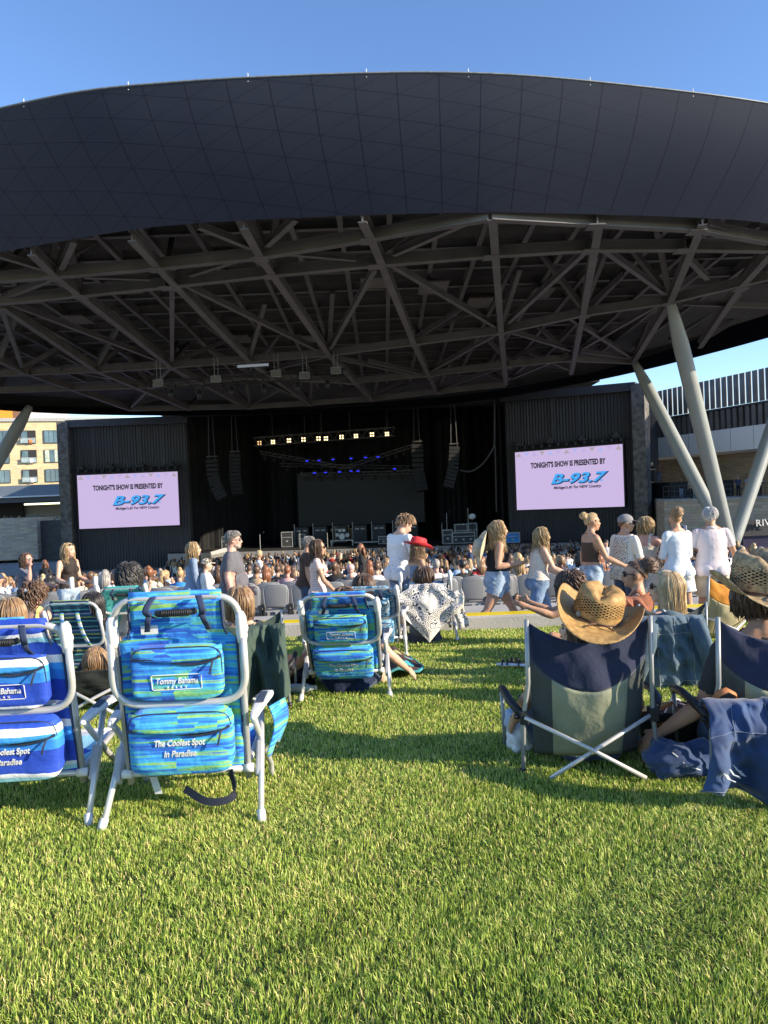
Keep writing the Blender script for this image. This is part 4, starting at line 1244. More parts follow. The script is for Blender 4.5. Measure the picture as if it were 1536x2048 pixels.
    def face(s):
        k, hp, HR = s.k, s.hp, s.HR
        b = MB()
        for sd in (-1, 1):
            b.ell(hp(sd * 0.031, 0.079, 0.006), (0.0125 * k, 0.007 * k, 0.0065 * k), HR, 8, 6)
        e = b.build('eyes', EYE, s.t)
        b = MB()
        for sd in (-1, 1):
            b.tube([hp(sd * .015, .091, .024), hp(sd * .033, .088, .03), hp(sd * .05, .074, .024)], [.004 * k, .005 * k, .003 * k], 5)
        b.build('eyebrows', HAIR['brown'], s.t)
        b = MB(); b.tube([hp(-.022, .083, -.063), hp(0, .096, -.06), hp(.022, .083, -.063)], [.003 * k, .0075 * k, .003 * k], 6)
        b.build('mouth', LIP, s.t)

    def wear(s, name, material, pred, off=0.008, flare=None, wr=0.005, ws=11, seed=0.0):
        """a garment: the chosen part of the body's surface moved outward, with folds"""
        keep = pred(s)
        idx = -np.ones(len(s.co), int)
        faces = [q for q in s.polys if all(keep[i] for i in q)]
        used = sorted({i for q in faces for i in q})
        if not used: return None
        b = MB()
        for j, i in enumerate(used):
            idx[i] = j
            c = s.co[i]
            nm_ = s.names[i]; am = .42 if nm_[1:5] == 'arm_' else 1.0
            o_ = off * s.k * am
            if flare is not None: o_ += flare(s, i) * s.k
            f_ = .95 * wr * (noise.noise(Vector((c[0] * ws + seed, c[1] * ws, c[2] * ws * 0.8))) + 0.9 * abs(noise.noise(Vector((c[0] * ws * 1.6 + c[2] * 9, c[1] * ws * 1.6 + seed, c[2] * ws * 1.5 - c[0] * 8)))) * 2 - .5)
            b.v.append(tuple(c + s.no[i] * (o_ + f_ * am)))
        b.f = [tuple(int(idx[i]) for i in q) for q in faces]; b.m = [0] * len(b.f)
        o = b.build(name, material, s.t, smooth=True)
        return o

    def hair(s, style, color, length=0.3, n=110, wave=0.008, seed=1, back=True, hat=False, fringe=0.0, thick=1.0):
        k, hc, HR = s.k, s.hc, s.HR
        rr = random.Random(seed)
        if style in ('long', 'bob') and n < 400: n, thick = int(n * 3.6), thick * .46
        if style == 'short': n, thick = n * 3, thick * .5
        m = HAIR[color] if isinstance(color, str) else color
        ax = V3(0.080, 0.100, 0.098) * k
        cen = s.hp(0, -0.012, 0.03)
        b = MB()
        puff = {'short': 1.03, 'buzz': 1.02, 'long': 1.05, 'bun': 1.04, 'curly': 1.10, 'bob': 1.07}[style]
        def line(th):                                        # hairline height by direction: high over the brow, low at the nape
            y = math.cos(th)
            return 0.30 + 0.42 * y if y > 0 else 0.30 + 1.0 * y
        nu, nv = 36, 16
        for j in range(nv + 1):
            for i in range(nu):
                th = 2 * math.pi * i / nu
                lo = max(-0.75, line(th) + 0.06 * rr.uniform(-1, 1))
                z = 1 - (1 - lo) * (j / nv) ** 0.8
                r_ = math.sqrt(max(0, 1 - z * z))
                d = V3(math.sin(th) * r_, math.cos(th) * r_, z)
                w = puff * (1 + 0.035 * noise.noise(Vector((d.x * 9 + seed, d.y * 9, d.z * 3))) - (0.07 if j == nv else 0))
                b.v.append(tuple(cen + HR @ V3(d.x * ax.x * w, d.y * ax.y * w, d.z * ax.z * w)))
        for j in range(nv):
            for i in range(nu):
                i2 = (i + 1) % nu
                b.f.append((j * nu + i, (j + 1) * nu + i, (j + 1) * nu + i2, j * nu + i2)); b.m.append(0)
        G = V3(0, 0, -1)
        Hi = HR.transposed()
        tc, Ti = s.tp(0, -0.0, 0.36), s.T.transposed()
        tr = V3(0.19, 0.125, 0.17) * k
        def lock(d, L_, w0, curl, stiff=0.0, steps=None):
            p = cen + HR @ V3(d.x * ax.x, d.y * ax.y, d.z * ax.z) * (puff - .02)
            pts = [p.copy()]; st = 0.022 * k; ns = steps or max(3, int(L_ * k / st))
            ph, ph2 = rr.uniform(0, 6.28), rr.uniform(0, 6.28)
            for q in range(ns):
                dirn = G.copy()
                l = Hi @ (p - cen); l = V3(l.x / ax.x, l.y / ax.y, l.z / ax.z)
                if l.length < 1.35:
                    nrm = HR @ V3(l.x / ax.x, l.y / ax.y, l.z / ax.z); nrm.normalize()
                    dirn = dirn - nrm * dirn.dot(nrm)
                    if dirn.length < .25: dirn = dirn + HR @ V3(d.x, d.y, 0) * .5
                    dirn = dirn.normalized() + nrm * (0.22 * stiff)
                p = p + dirn.normalized() * st
                l = Hi @ (p - cen); l = V3(l.x / ax.x, l.y / ax.y, l.z / ax.z)
                lim = puff + .01
                if l.length < lim and l.z > -0.9:
                    l = l.normalized() * lim; p = cen + HR @ V3(l.x * ax.x, l.y * ax.y, l.z * ax.z)
                l = Ti @ (p - tc); l = V3(l.x / tr.x, l.y / tr.y, l.z / tr.z)
                if l.length < 1.0:
                    l = l.normalized(); p = tc + s.T @ V3(l.x * tr.x, l.y * tr.y, l.z * tr.z)
                a = q / ns
                pts.append(p + (HR @ V3(math.cos(ph + q * .75), math.sin(ph + q * .75), 0)) * curl * k * min(1, a * 3))
            rs = [w0 * k * (1.0 - 0.75 * (i / (len(pts) - 1)) ** 2) for i in range(len(pts))]
            b.tube(pts, rs, 5, flat=0.55)
        if style in ('long', 'bob'):
            for i in range(n):
                th = rr.uniform(0.98, math.pi) * rr.choice((-1, 1)) if not fringe or rr.random() > .12 else rr.uniform(-.6, .6)
                th_ = th
                lo = line(th_) + .05
                z = rr.uniform(max(-.6, lo), 0.93)
                r_ = math.sqrt(1 - z * z)
                d = V3(math.sin(th_) * r_, math.cos(th_) * r_, z)
                drop = (z + .6) * 0.09
                L_ = (length if abs(th_) > .9 else fringe) * rr.uniform(.8, 1.08) + drop
                lock(d, L_, 0.0125 * thick * rr.uniform(.7, 1.2), wave * rr.uniform(.5, 1.3), .5)
        elif style == 'curly':
            for i in range(n):
                th = rr.uniform(0.5, math.pi) * rr.choice((-1, 1)); z = rr.uniform(max(-.7, line(th)), .98); r_ = math.sqrt(1 - z * z)
                lock(V3(math.sin(th) * r_, math.cos(th) * r_, z), length * rr.uniform(.6, 1.1), 0.013 * thick * rr.uniform(.7, 1.2), wave, 3.5)
        elif style in ('short', 'buzz'):
            if style == 'short':
                for i in range(n):
                    th = rr.uniform(0, math.pi) * rr.choice((-1, 1)); z = rr.uniform(max(-.5, line(th)) + .04, .99); r_ = math.sqrt(1 - z * z)
                    lock(V3(math.sin(th) * r_, math.cos(th) * r_, z), length * rr.uniform(.6, 1.1), .010 * thick, wave, .9, 3)
        elif style == 'bun':
            bc = s.hp(0, -0.12 if not hat else -.1, 0.085)
            for i in range(n):
                th = rr.uniform(0, 6.28); u = rr.uniform(-1, 1)
                pts = []
                R0 = 0.046 * k * length / .3
                for q in range(7):
                    a = th + q * .55; uu = u + q * .12
                    pts.append(bc + HR @ (V3(math.cos(a) * math.cos(uu), math.sin(a) * math.cos(uu), math.sin(uu)) * R0 * rr.uniform(.85, 1.25)))
                b.tube(pts, [.009 * k * thick * (1 - .6 * q / 6) for q in range(7)], 4)
            b.ell(bc, (.045 * k * length / .3,) * 3, None, 10, 8)
            for sd in (-1, 1):
                for q in range(3): lock(V3(sd * .93, .34 - .1 * q, .1), .12, .004, .006, .3)
        return b.build('hair', m, s.t, smooth=True)

    def sunglasses(s, m=None, clear=False):
        k, hp, HR = s.k, s.hp, s.HR
        b = MB()
        for sd in (-1, 1):
            b.ell(hp(sd * .033, .092, .004), (.027 * k, .007 * k, .021 * k), HR, 12, 8)
            b.tube([hp(sd * .058, .086, .012), hp(sd * .084, .03, .012), hp(sd * .084, -.015, .004)], .0045 * k, 5)
        b.tube([hp(-.012, .098, .01), hp(.012, .098, .01)], .004 * k, 5)
        return b.build('glasses' if clear else 'sunglasses', m or LENS, s.t, smooth=True)

# garment cuts -------------------------------------------------------
isn = lambda s, *p: np.isin(s.names, p)
def arms(s, kind, t0=0, t1=1):
    m = np.zeros(len(s.co), bool)
    for nm in ('l', 'r'): m |= (s.names == kind + nm) & (s.tt >= t0) & (s.tt <= t1)
    return m
def trunk(s, z0, z1): return isn(s, 'torso', 'shoulder', 'neck') & (s.tl[:, 2] > z0) & (s.tl[:, 2] < z1)
def hips(s, z1): return (isn(s, 'torso') & (s.tl[:, 2] < z1))
def tee(hem=-.06, slv=.62, neck=.492):
    def f(s):
        ab = np.zeros(len(s.co), bool)
        m = trunk(s, hem, neck) | arms(s, 'uarm_', 0, slv)
        m |= arms(s, 'thigh_', 0, .25) & (s.tl[:, 2] > hem) & (s.tl[:, 1] < .2)
        return m
    return f
def tank(z0=.0, z1=.44, strap=.095):
    def f(s):
        m = trunk(s, z0, z1 - .02)
        m |= isn(s, 'torso', 'shoulder') & (s.tl[:, 2] >= z1 - .02) & (np.abs(np.abs(s.tl[:, 0]) - strap) < .02)
        return m
    return f
def halter(z0=.12, z1=.40): return lambda s: trunk(s, z0, z1) & (s.tl[:, 2] < z1 - .0 + np.where(s.tl[:, 1] > .02, .05, -.03))
def shorts(z1=.07, leg=.5): return lambda s: hips(s, z1) | (arms(s, 'thigh_', 0, leg) & (s.tl[:, 2] < z1 + .02))
def jeans(z1=.07, leg=.97): return lambda s: hips(s, z1) | (arms(s, 'thigh_') & (s.tl[:, 2] < z1 + .05)) | arms(s, 'shin_', 0, leg)
def sleeves(t1=.97): return lambda s: trunk(s, -.08, .495) | arms(s, 'uarm_') | arms(s, 'farm_', 0, t1) | (arms(s, 'thigh_', 0, .25) & (s.tl[:, 2] > -.08) & (s.tl[:, 1] < .2))
def shoes(s): return isn(s, 'foot_l', 'foot_r') | arms(s, 'shin_', .97, 1.1)
def hem_flare(z0, amt): return lambda s, i: amt * max(0.0, min(1.0, (z0 - s.tl[i, 2]) / .25)) if s.names[i] in ('torso', 'thigh_l', 'thigh_r') else amt * .3 * s.tt[i] if s.names[i].startswith('uarm') else 0.0
def leg_flare(amt): return lambda s, i: amt * s.tt[i] if s.names[i].startswith('thigh') else 0.0

# cloth --------------------------------------------------------------
DENIM = mat('denim_blue', (0.16, 0.24, 0.36), 0.85, 0, 0.35, 9, 0.25, 160, sheen=.2)
DENIM_L = mat('denim_light', (0.33, 0.42, 0.52), 0.85, 0, 0.45, 13, 0.4, 130, sheen=.2)
DENIM_D = mat('denim_dark', (0.045, 0.075, 0.13), 0.85, 0, 0.5, 7, 0.3, 160, sheen=.2)
WHITE_C = mat('white_cotton', (0.78, 0.77, 0.75), 0.85, 0, 0.05, 8, 0.15, 30)
CREAM_C = mat('cream_cotton', (0.70, 0.64, 0.52), 0.85, 0, 0.06, 8, 0.15, 30)
GREY_C = mat('charcoal_cotton', (0.13, 0.125, 0.14), 0.9, 0, 0.12, 8, 0.15, 30)
BLACK_C = mat('black_cotton', (0.018, 0.017, 0.018), 0.9, 0, 0.15, 8, 0.1, 30)
BROWN_C = mat('brown_knit', (0.075, 0.045, 0.032), 0.9, 0, 0.12, 20, 0.2, 90)
RUST_C = mat('rust_cotton', (0.27, 0.10, 0.055), 0.9, 0, 0.12, 8, 0.15, 30)
PINKW_C = mat('pale_pink_cotton', (0.72, 0.62, 0.62), 0.85, 0, 0.05, 8, 0.15, 30)
KHAKI = mat('khaki_cotton', (0.52, 0.44, 0.32), 0.85, 0, 0.1, 8, 0.15, 30)
YELLOW_C = mat('yellow_cotton', (0.72, 0.66, 0.22), 0.85, 0, 0.08, 8, 0.1, 30)
STRIPE_P = stripe_mat('pink_striped_knit', [(0, (0.72, 0.60, 0.52)), (0.6, (0.66, 0.42, 0.36))], 0.03)
STRIPE_N = stripe_mat('white_navy_stripes', [(0, (0.75, 0.74, 0.72)), (0.62, (0.04, 0.05, 0.09))], 0.035)
BLUEJKT = mat('blue_denim_jacket', (0.22, 0.29, 0.40), 0.85, 0, 0.15, 7, 0.2, 100)
SNEAK = mat('shoe_dark', (0.05, 0.05, 0.055), 0.6, 0, .2, 10)
SNEAKW = mat('shoe_white', (0.7, 0.69, 0.66), 0.6, 0, .1, 10)
def print_mat(name, base, ink, scale=14, lo=.5, hi=.56, box=None):
    """cotton with an irregular printed picture in one area; box = (axis ranges) in object space"""
    if name in MATS: return MATS[name]
    m, nt, N, L, b = _new(name)
    tc = N.new('ShaderNodeTexCoord')
    v = N.new('ShaderNodeTexVoronoi'); v.inputs['Scale'].default_value = scale; v.feature = 'DISTANCE_TO_EDGE'; L.new(tc.outputs['Object'], v.inputs['Vector'])
    n = N.new('ShaderNodeTexNoise'); n.inputs['Scale'].default_value = scale * 2.2; n.inputs['Detail'].default_value = 6; L.new(tc.outputs['Object'], n.inputs['Vector'])
    ad = N.new('ShaderNodeMath'); ad.operation = 'ADD'; L.new(v.outputs['Distance'], ad.inputs[0]); L.new(n.outputs['Fac'], ad.inputs[1])
    rp = N.new('ShaderNodeValToRGB'); rp.color_ramp.elements[0].position = lo; rp.color_ramp.elements[1].position = hi
    rp.color_ramp.elements[0].color = (*ink, 1); rp.color_ramp.elements[1].color = (*base, 1)
    L.new(ad.outputs[0], rp.inputs['Fac'])
    col = rp.outputs['Color']
    if box:
        sp = N.new('ShaderNodeSeparateXYZ'); L.new(tc.outputs['Object'], sp.inputs[0])
        fac = None
        for ax_, (a, c) in box.items():
            for v_, op in ((a, 'GREATER_THAN'), (c, 'LESS_THAN')):
                g = N.new('ShaderNodeMath'); g.operation = op; g.inputs[1].default_value = v_; L.new(sp.outputs[ax_], g.inputs[0])
                if fac is None: fac = g.outputs[0]
                else:
                    mu = N.new('ShaderNodeMath'); mu.operation = 'MULTIPLY'; L.new(fac, mu.inputs[0]); L.new(g.outputs[0], mu.inputs[1]); fac = mu.outputs[0]
        mx = N.new('ShaderNodeMix'); mx.data_type = 'RGBA'; L.new(fac, mx.inputs[0]); mx.inputs[6].default_value = (*base, 1); L.new(col, mx.inputs[7]); col = mx.outputs[2]
    L.new(col, b.inputs['Base Color']); b.inputs['Roughness'].default_value = .85
    MATS[name] = m
    return m

# hats ---------------------------------------------------------------
def straw_mat(name, c1, c2, holes=True):
    if name in MATS: return MATS[name]
    m, nt, N, L, b = _new(name)
    tc = N.new('ShaderNodeTexCoord'); sp = N.new('ShaderNodeSeparateXYZ'); L.new(tc.outputs['UV'], sp.inputs[0])
    w = N.new('ShaderNodeTexChecker'); w.inputs['Scale'].default_value = 1
    mp = N.new('ShaderNodeMapping'); mp.inputs['Scale'].default_value = (150, 46, 1); L.new(tc.outputs['UV'], mp.inputs['Vector']); L.new(mp.outputs['Vector'], w.inputs['Vector'])
    n = N.new('ShaderNodeTexNoise'); n.inputs['Scale'].default_value = 40; n.inputs['Detail'].default_value = 4; L.new(tc.outputs['Object'], n.inputs['Vector'])
    rp = N.new('ShaderNodeValToRGB'); rp.color_ramp.elements[0].position, rp.color_ramp.elements[1].position = .3, .7
    rp.color_ramp.elements[0].color = (*c1, 1); rp.color_ramp.elements[1].color = (*c2, 1); L.new(n.outputs['Fac'], rp.inputs['Fac'])
    mx = N.new('ShaderNodeMix'); mx.data_type = 'RGBA'; mx.blend_type = 'MULTIPLY'; mx.inputs[0].default_value = .35
    L.new(rp.outputs['Color'], mx.inputs[6]); L.new(w.outputs['Color'], mx.inputs[7]); L.new(mx.outputs[2], b.inputs['Base Color'])
    bp = N.new('ShaderNodeBump'); bp.inputs['Strength'].default_value = .5; bp.inputs['Distance'].default_value = .004; L.new(w.outputs['Fac'], bp.inputs['Height']); L.new(bp.outputs['Normal'], b.inputs['Normal'])
    b.inputs['Roughness'].default_value = .6
    if holes:                                                # lattice of real openings round the crown
        def M(op, a, c_=None):
            q = N.new('ShaderNodeMath'); q.operation = op
            for i, v in enumerate((a, c_)):
                if v is None: continue
                if isinstance(v, (int, float)): q.inputs[i].default_value = v
                else: L.new(v, q.inputs[i])
            return q.outputs[0]
        u, v = sp.outputs[0], sp.outputs[1]
        a = M('ADD', M('MULTIPLY', u, 23), M('MULTIPLY', v, 26)); c_ = M('SUBTRACT', M('MULTIPLY', u, 23), M('MULTIPLY', v, 26))
        fa = M('ABSOLUTE', M('SUBTRACT', M('FRACT', a), .5)); fc = M('ABSOLUTE', M('SUBTRACT', M('FRACT', c_), .5))
        h = M('MULTIPLY', M('LESS_THAN', fa, .31), M('LESS_THAN', fc, .31))
        band = M('MULTIPLY', M('GREATER_THAN', v, .63), M('LESS_THAN', v, .83))
        h = M('MULTIPLY', h, band)
        tr = N.new('ShaderNodeBsdfTransparent'); ms = N.new('ShaderNodeMixShader'); L.new(h, ms.inputs[0]); L.new(b.outputs[0], ms.inputs[1]); L.new(tr.outputs[0], ms.inputs[2])
        L.new(ms.outputs[0], N['Material Output'].inputs['Surface'])
    MATS[name] = m
    return m

def cowboy_hat(parent, M, m, size=1.0, curl=.09, band=None, brimw=.105, name='hat', droop=.0, tall=1.0):
    """pinched crown with a crease and a brim rolled up at the sides; M places it with +y as its front"""
    b = MB()
    nu = 48
    rings = []
    # from the brim edge inwards and up over the crown: (radius, height, v)
    for i in range(9):
        t = i / 8; rings.append((.103 + brimw * (1 - t), 0, .5 * t, 1 - t))
    for r_, z in ((.101, .012), (.1, .04), (.097, .07), (.093, .095), (.085, .112), (.07, .118), (.045, .112), (.02, .104)):
        rings.append((r_, z, .5 + .45 * min(1, z / .118), 0))
    uvs = []
    for r_, z, v, bt in rings:
        for i in range(nu):
            a = 2 * math.pi * i / nu
            x, y = r_ * math.sin(a), r_ * 1.22 * math.cos(a)
            zz = z + (bt ** 1.6) * (curl * abs(math.sin(a)) ** 2.2 - droop * abs(math.cos(a)) ** 3) + .004 * noise.noise(Vector((x * 20, y * 20, z * 9)))
            if bt > 0: x *= 1 - .22 * bt * abs(math.sin(a)) ** 2
            if z > .06:                                       # centre crease and front pinch
                kx = abs(math.sin(a))
                zz += -.026 * max(0, 1 - abs(x) / .035) * (1 if z > .1 else 0)
                if math.cos(a) > .3: x *= 1 - .30 * (z / .118) * (math.cos(a) - .3)
            b.v.append(tuple(M @ (Vector((x, y, zz * (tall if bt == 0 else 1))) * size)))
            uvs.append((i / nu, v))
    for j in range(len(rings) - 1):
        for i in range(nu):
            i2 = (i + 1) % nu
            b.f.append((j * nu + i, j * nu + i2, (j + 1) * nu + i2, (j + 1) * nu + i)); b.m.append(0)
    k0 = (len(rings) - 1) * nu
    b.f.append(tuple(k0 + i for i in range(nu))); b.m.append(0)
    o = b.build(name, m, parent, smooth=True)
    uvl = o.data.uv_layers.new(name='UVMap')
    for p in o.data.polygons:
        us_ = [o.data.loops[l].vertex_index % nu for l in p.loop_indices]
        wrap = max(us_) - min(us_) > nu / 2
        for l in p.loop_indices:
            vi = o.data.loops[l].vertex_index
            u_, v_ = uvs[vi]
            if wrap and u_ < .5 and len(us_) == 4: u_ += 1
            uvl.data[l].uv = (u_, v_)
    sm = o.modifiers.new('thick', 'SOLIDIFY'); sm.thickness = .003 * size
    if band:
        bb = MB(); pts = [M @ (Vector((.104 * math.sin(2 * math.pi * i / 40), .104 * 1.22 * math.cos(2 * math.pi * i / 40), .012)) * size) for i in range(40)]
        bb.tube(pts, .0045 * size, 5, closed=True)
        q = Vector((0.01, -.13, .012)); 
        for d in ((-.03, -.05, -.002), (.075, -.02, .0)):
            bb.tube([M @ (q * size), M @ ((q + Vector(d) * .6 + Vector((0, 0, .006))) * size), M @ ((q + Vector(d)) * size)], .004 * size, 5)
        bb.build('hat_band', band, o)
    return o
# ================================================================== STADIUM SEATS
SEATG = mat('seat_plastic', (0.20, 0.205, 0.21), 0.45, 0, 0.06, 3)
def make_seat():
    t = thing('stadium_seat', 'x', 'seat', (0, 0, 0))
    b = MB()
    def back(u, v):
        x = (u - .5) * 2; z = v
        w = .235 * (1 - .12 * (1 - z) ** 2) * (1 - .16 * max(0, (z - .75) / .25) ** 2.5)
        return (x * w, .02 - .05 * (1 - x * x) * .6 - .03 * z + .0, .42 + .44 * z - .03 * abs(x) ** 4)
    b.grid(back, 12, 10)
    b.build('backrest', SEATG, t, smooth=True, solid=.022)
    b = MB(); pts = [back(0, v / 6) for v in range(7)] + [back(u / 10, 1) for u in range(1, 10)] + [back(1, 1 - v / 6) for v in range(7)]
    b.tube([Vector(p) + Vector((0, -.004, 0)) for p in pts], .013, 6); b.build('back_rim', mat('seat_rim', (.30, .305, .31), .4, 0, .05), t, smooth=True)
    b = MB(); b.grid(lambda u, v: ((u - .5) * .42, .07 + .05 * (1 - v) + .03 * math.sin(math.pi * u), .42 + .40 * v), 8, 6); b.build('seat_pan', mat('seat_pan_dark', (.16, .165, .17), .5), t, smooth=True, solid=.02)
    for sx in (-1, 1):
        b = MB(); b.box((sx * .235, .03, .40), (.035, .10, .16)); b.box((sx * .235, .04, .28), (.045, .14, .10)); b.build('hinge_bracket', BLACKP, t, bevel=.008)
    b = MB(); b.beam((0, .06, 0), (0, .06, .36), .05); b.box((0, .06, .36), (.5, .05, .05)); b.build('post', ALU, t)
    return t
seat0 = make_seat(); used = False
for row, (yy, x0, n) in enumerate(((13.62, -9.6, 42), (14.52, -8.5, 34), (15.42, -8.8, 30))):
    for i in range(n):
        x = x0 + .535 * i + (row * .2)
        if row == 0 and -.15 < x < -.05: continue
        o = set_copy(seat0) if used else seat0
        used = True
        o.location = (x, yy, (-2.38, -2.46, -2.53)[row]); o.rotation_euler = (0, 0, 0)
        o['label'] = ('grey folding stadium seat in the first row behind the walkway', 'grey folding stadium seat in the second row behind the walkway', 'grey folding stadium seat in the third row behind the walkway')[row]
        o['group'] = ('first row of grey stadium seats', 'second row of grey stadium seats', 'third row of grey stadium seats')[row]

# ================================================================== PEOPLE ON THE WALKWAY
def spot(px, ytop, Y, floor=None):
    q = P(px, ytop, Y)
    fz = walk_z(q.x) if floor is None else floor
    return (q.x, Y, fz), q.z - fz

loc, H = spot(462, 1060, 9.6)
p = Person('grey bearded man in glasses and charcoal t-shirt walking past the seats', loc, -86, H, 'm', 1.32, 'pink', dict(arm=(8, -6), elbow=(28, 22), abd=(12, 12), hip=(14, -12), knee=(8, 14), hyaw=4), voxel=.013)
p.wear('tshirt', GREY_C, tee(-.09, .75), .014, hem_flare(.1, .025), .006)
p.wear('trousers', KHAKI, jeans(), .012, None, .006); p.wear('shoes', SNEAK, shoes, .01)
p.hair('short', 'grey', .03, 230, .002, 3); p.sunglasses(mat('clear_lens', (.25, .22, .2), .2), True)
b = MB(); b.ell(p.hp(0, .052, -.082), (.046, .042, .034), p.HR, 12, 8); b.ell(p.hp(0, .02, -.07), (.060, .056, .036), p.HR, 12, 8); b.build('beard', HAIR['grey'], p.t, smooth=True)

loc, H = spot(384, 1083, 10.6)
p = Person('woman in blue denim jacket over striped top with long blond hair', loc, -68, H, 'f', 1.0, 'fair', dict(arm=(4, 4), elbow=(15, 15), hip=(10, -8), knee=(5, 10)))
p.wear('striped_top', STRIPE_N, lambda s: trunk(s, -.1, .49) & (s.tl[:, 1] > .0), .010, None, .003)
p.wear('jacket', BLUEJKT, lambda s: sleeves()(s) & ~((s.tl[:, 1] > .035) & isn(s, 'torso', 'neck', 'shoulder') & (np.abs(s.tl[:, 0]) < .085)), .022, hem_flare(.1, .02), .008)
p.wear('trousers', DENIM_D, jeans(), .01); p.wear('shoes', SNEAKW, shoes, .01); p.hair('long', 'blond', .33, 150, .006, 5)

loc, H = spot(410, 1118, 10.5)
p = Person('child in cream cap and white sweatshirt behind the grey bearded man', loc, -70, H, 'f', 1.0, 'fair', dict(arm=(20, 5), elbow=(30, 20)))
p.wear('sweatshirt', WHITE_C, sleeves(), .022, None, .007); p.wear('trousers', DENIM, jeans(), .012); p.hair('short', 'brown', .05, 90, .003, 8)
b = MB(); b.ell(p.hp(0, -.01, .05), (.088 * p.k, .108 * p.k, .085 * p.k), p.HR, 18, 10); b.tube([p.hp(0, .07, .04), p.hp(0, .16, .035)], [.07 * p.k, .05 * p.k], 12, side=p.HR @ V3(1, 0, 0), flat=.12); b.build('cap', CREAM_C, p.t, smooth=True)

loc, H = spot(608, 1073, 10.8)
p = Person('person with messy greying hair in dark brown t-shirt behind the girl in pink stripes', loc, -78, H, 'm', 1.0, 'tan', dict(lean=5, arm=(5, -5), elbow=(20, 20)))
p.wear('tshirt', BROWN_C, tee(-.08, .7), .013, hem_flare(.1, .02), .006); p.wear('trousers', DENIM_D, jeans(), .012); p.wear('shoes', SNEAK, shoes, .01); p.hair('short', 'grey', .08, 170, .006, 9)
text_mesh('lettering', 'CREW', .07, WHITE_C, p.t, frame_mat(p.tp(0, -.145, .36), p.T @ V3(1, 0, 0), p.T @ V3(0, 0, 1)), bold=.002)

loc, H = spot(632, 1076, 9.5)
p = Person('girl in pale pink striped top, denim shorts and sunglasses walking', loc, -84, H, 'f', .95, 'tan', dict(hip=(-14, 16), knee=(16, 8), arm=(-2, 18), elbow=(14, 26)))
p.wear('striped_top', STRIPE_P, tee(-.02, .45), .011, hem_flare(.1, .015), .005); p.wear('shorts', DENIM_L, shorts(.04, .34), .014, leg_flare(.02), .006); p.wear('shoes', SNEAKW, shoes, .01)
p.hair('long', 'brown', .26, 150, .005, 11); p.sunglasses()
b = MB(); w_ = p.J['wr', 1]; b.tube([w_ - p.J['hd', 1] * .012, w_ + p.J['hd', 1] * .012], .031 * p.k, 12); b.build('wristband', WHITEP, p.t)

loc, H = spot(795, 1028, 10.1)
PRT = print_mat('white_printed_cotton', (0.78, .77, .75), (0.16, .10, .16), 40, .40, .46, {0: (-.14, .16), 1: (-1, -.05), 2: (.55, 1.32)})
p = Person('tall curly haired young man in printed white t-shirt looking down', loc, -48, H, 'm', .92, 'fair', dict(lean=4, hpitch=34, hyaw=-22, arm=(6, 8), elbow=(20, 24), hip=(3, -3)))
p.wear('tshirt', PRT, tee(-.10, .95), .018, hem_flare(.25, .03), .008); p.wear('jeans', DENIM_D if False else DENIM, jeans(), .016, None, .008); p.wear('shoes', SNEAKW, shoes, .01)
p.hair('curly', 'light_brown', .05, 230, .012, 13)

loc, H = spot(832, 1083, 9.7)
p = Person('woman in bright red cowboy hat and denim halter top beside the tall young man', loc, -58, H, 'f', .95, 'tan', dict(arm=(14, 10), elbow=(45, 50), hip=(6, -6), hpitch=8))
p.wear('halter_top', DENIM, halter(.16, .42), .01); p.wear('jeans', DENIM, jeans(.03), .012, None, .006); p.wear('shoes', SNEAK, shoes, .01)
p.hair('long', 'light_brown', .30, 170, .013, 15)
RED_ST = straw_mat('red_straw', (0.55, 0.015, 0.02), (0.78, 0.03, 0.04), False)
M_ = Matrix.Translation(p.hp(0, -.012, .055)) @ p.HR.to_4x4() @ Matrix.Rotation(R(-8), 4, 'X')
cowboy_hat(p.t, M_, RED_ST, .98, .05, None, .085, 'cowboy_hat')

loc, H = spot(990, 1026, 9.7)
p = Person('woman in black tank top and light denim shorts striding with straw hat on her back', loc, -84, H, 'f', 1.18, 'tan', dict(hip=(30, -26), knee=(6, 20), arm=(-6, -12), elbow=(95, 108), abd=(8, 12), inw=(25, 15), lean=2, hyaw=-6))
p.wear('tank_top', BLACK_C, tank(.06, .43), .008, None, .003); p.wear('shorts', DENIM_L, shorts(.11, .40), .018, leg_flare(.03), .008); p.wear('boots', mat('suede_boot', (.36, .2, .12), .8), lambda s: shoes(s) | arms(s, 'shin_', .8, 1), .012)
p.hair('long', 'blond', .32, 190, .018, 17)
M_ = Matrix.Translation(p.tp(0, -.20, .40)) @ p.T.to_4x4() @ Matrix.Rotation(R(78), 4, 'X')
cowboy_hat(p.t, M_, straw_mat('cream_straw', (.55, .45, .28), (.78, .68, .48), False), 1.0, .06, None, .1, 'cowboy_hat')

loc, H = spot(1072, 1046, 9.5)
p = Person('woman in fringed beige sleeveless top and blue jeans reaching forward', loc, -82, H, 'f', 1.14, 'fair', dict(hip=(24, -18), knee=(8, 12), arm=(22, 24), elbow=(40, 42), lean=6))
p.wear('sleeveless_top', mat('beige_suede', (.66, .57, .48), .9, 0, .08, 20, .2, 60), lambda s: trunk(s, .02, .485), .01, hem_flare(.15, .03), .006); p.wear('jeans', DENIM, jeans(.09), .012, None, .006); p.wear('shoes', SNEAK, shoes, .01)
p.hair('long', 'blond', .30, 170, .012, 19)
b = MB()
for i in range(26):
    a = -1.2 + i * .095; q = p.tp(.15 * math.sin(a), .105 * math.cos(a), .19 + .01 * (i % 3)); b.tube([q, q + V3(0, .004, -.07), q + V3(.004 * (i % 3), .012, -.14)], .0035, 4)
b.build('fringe', MATS['beige_suede'], p.t)

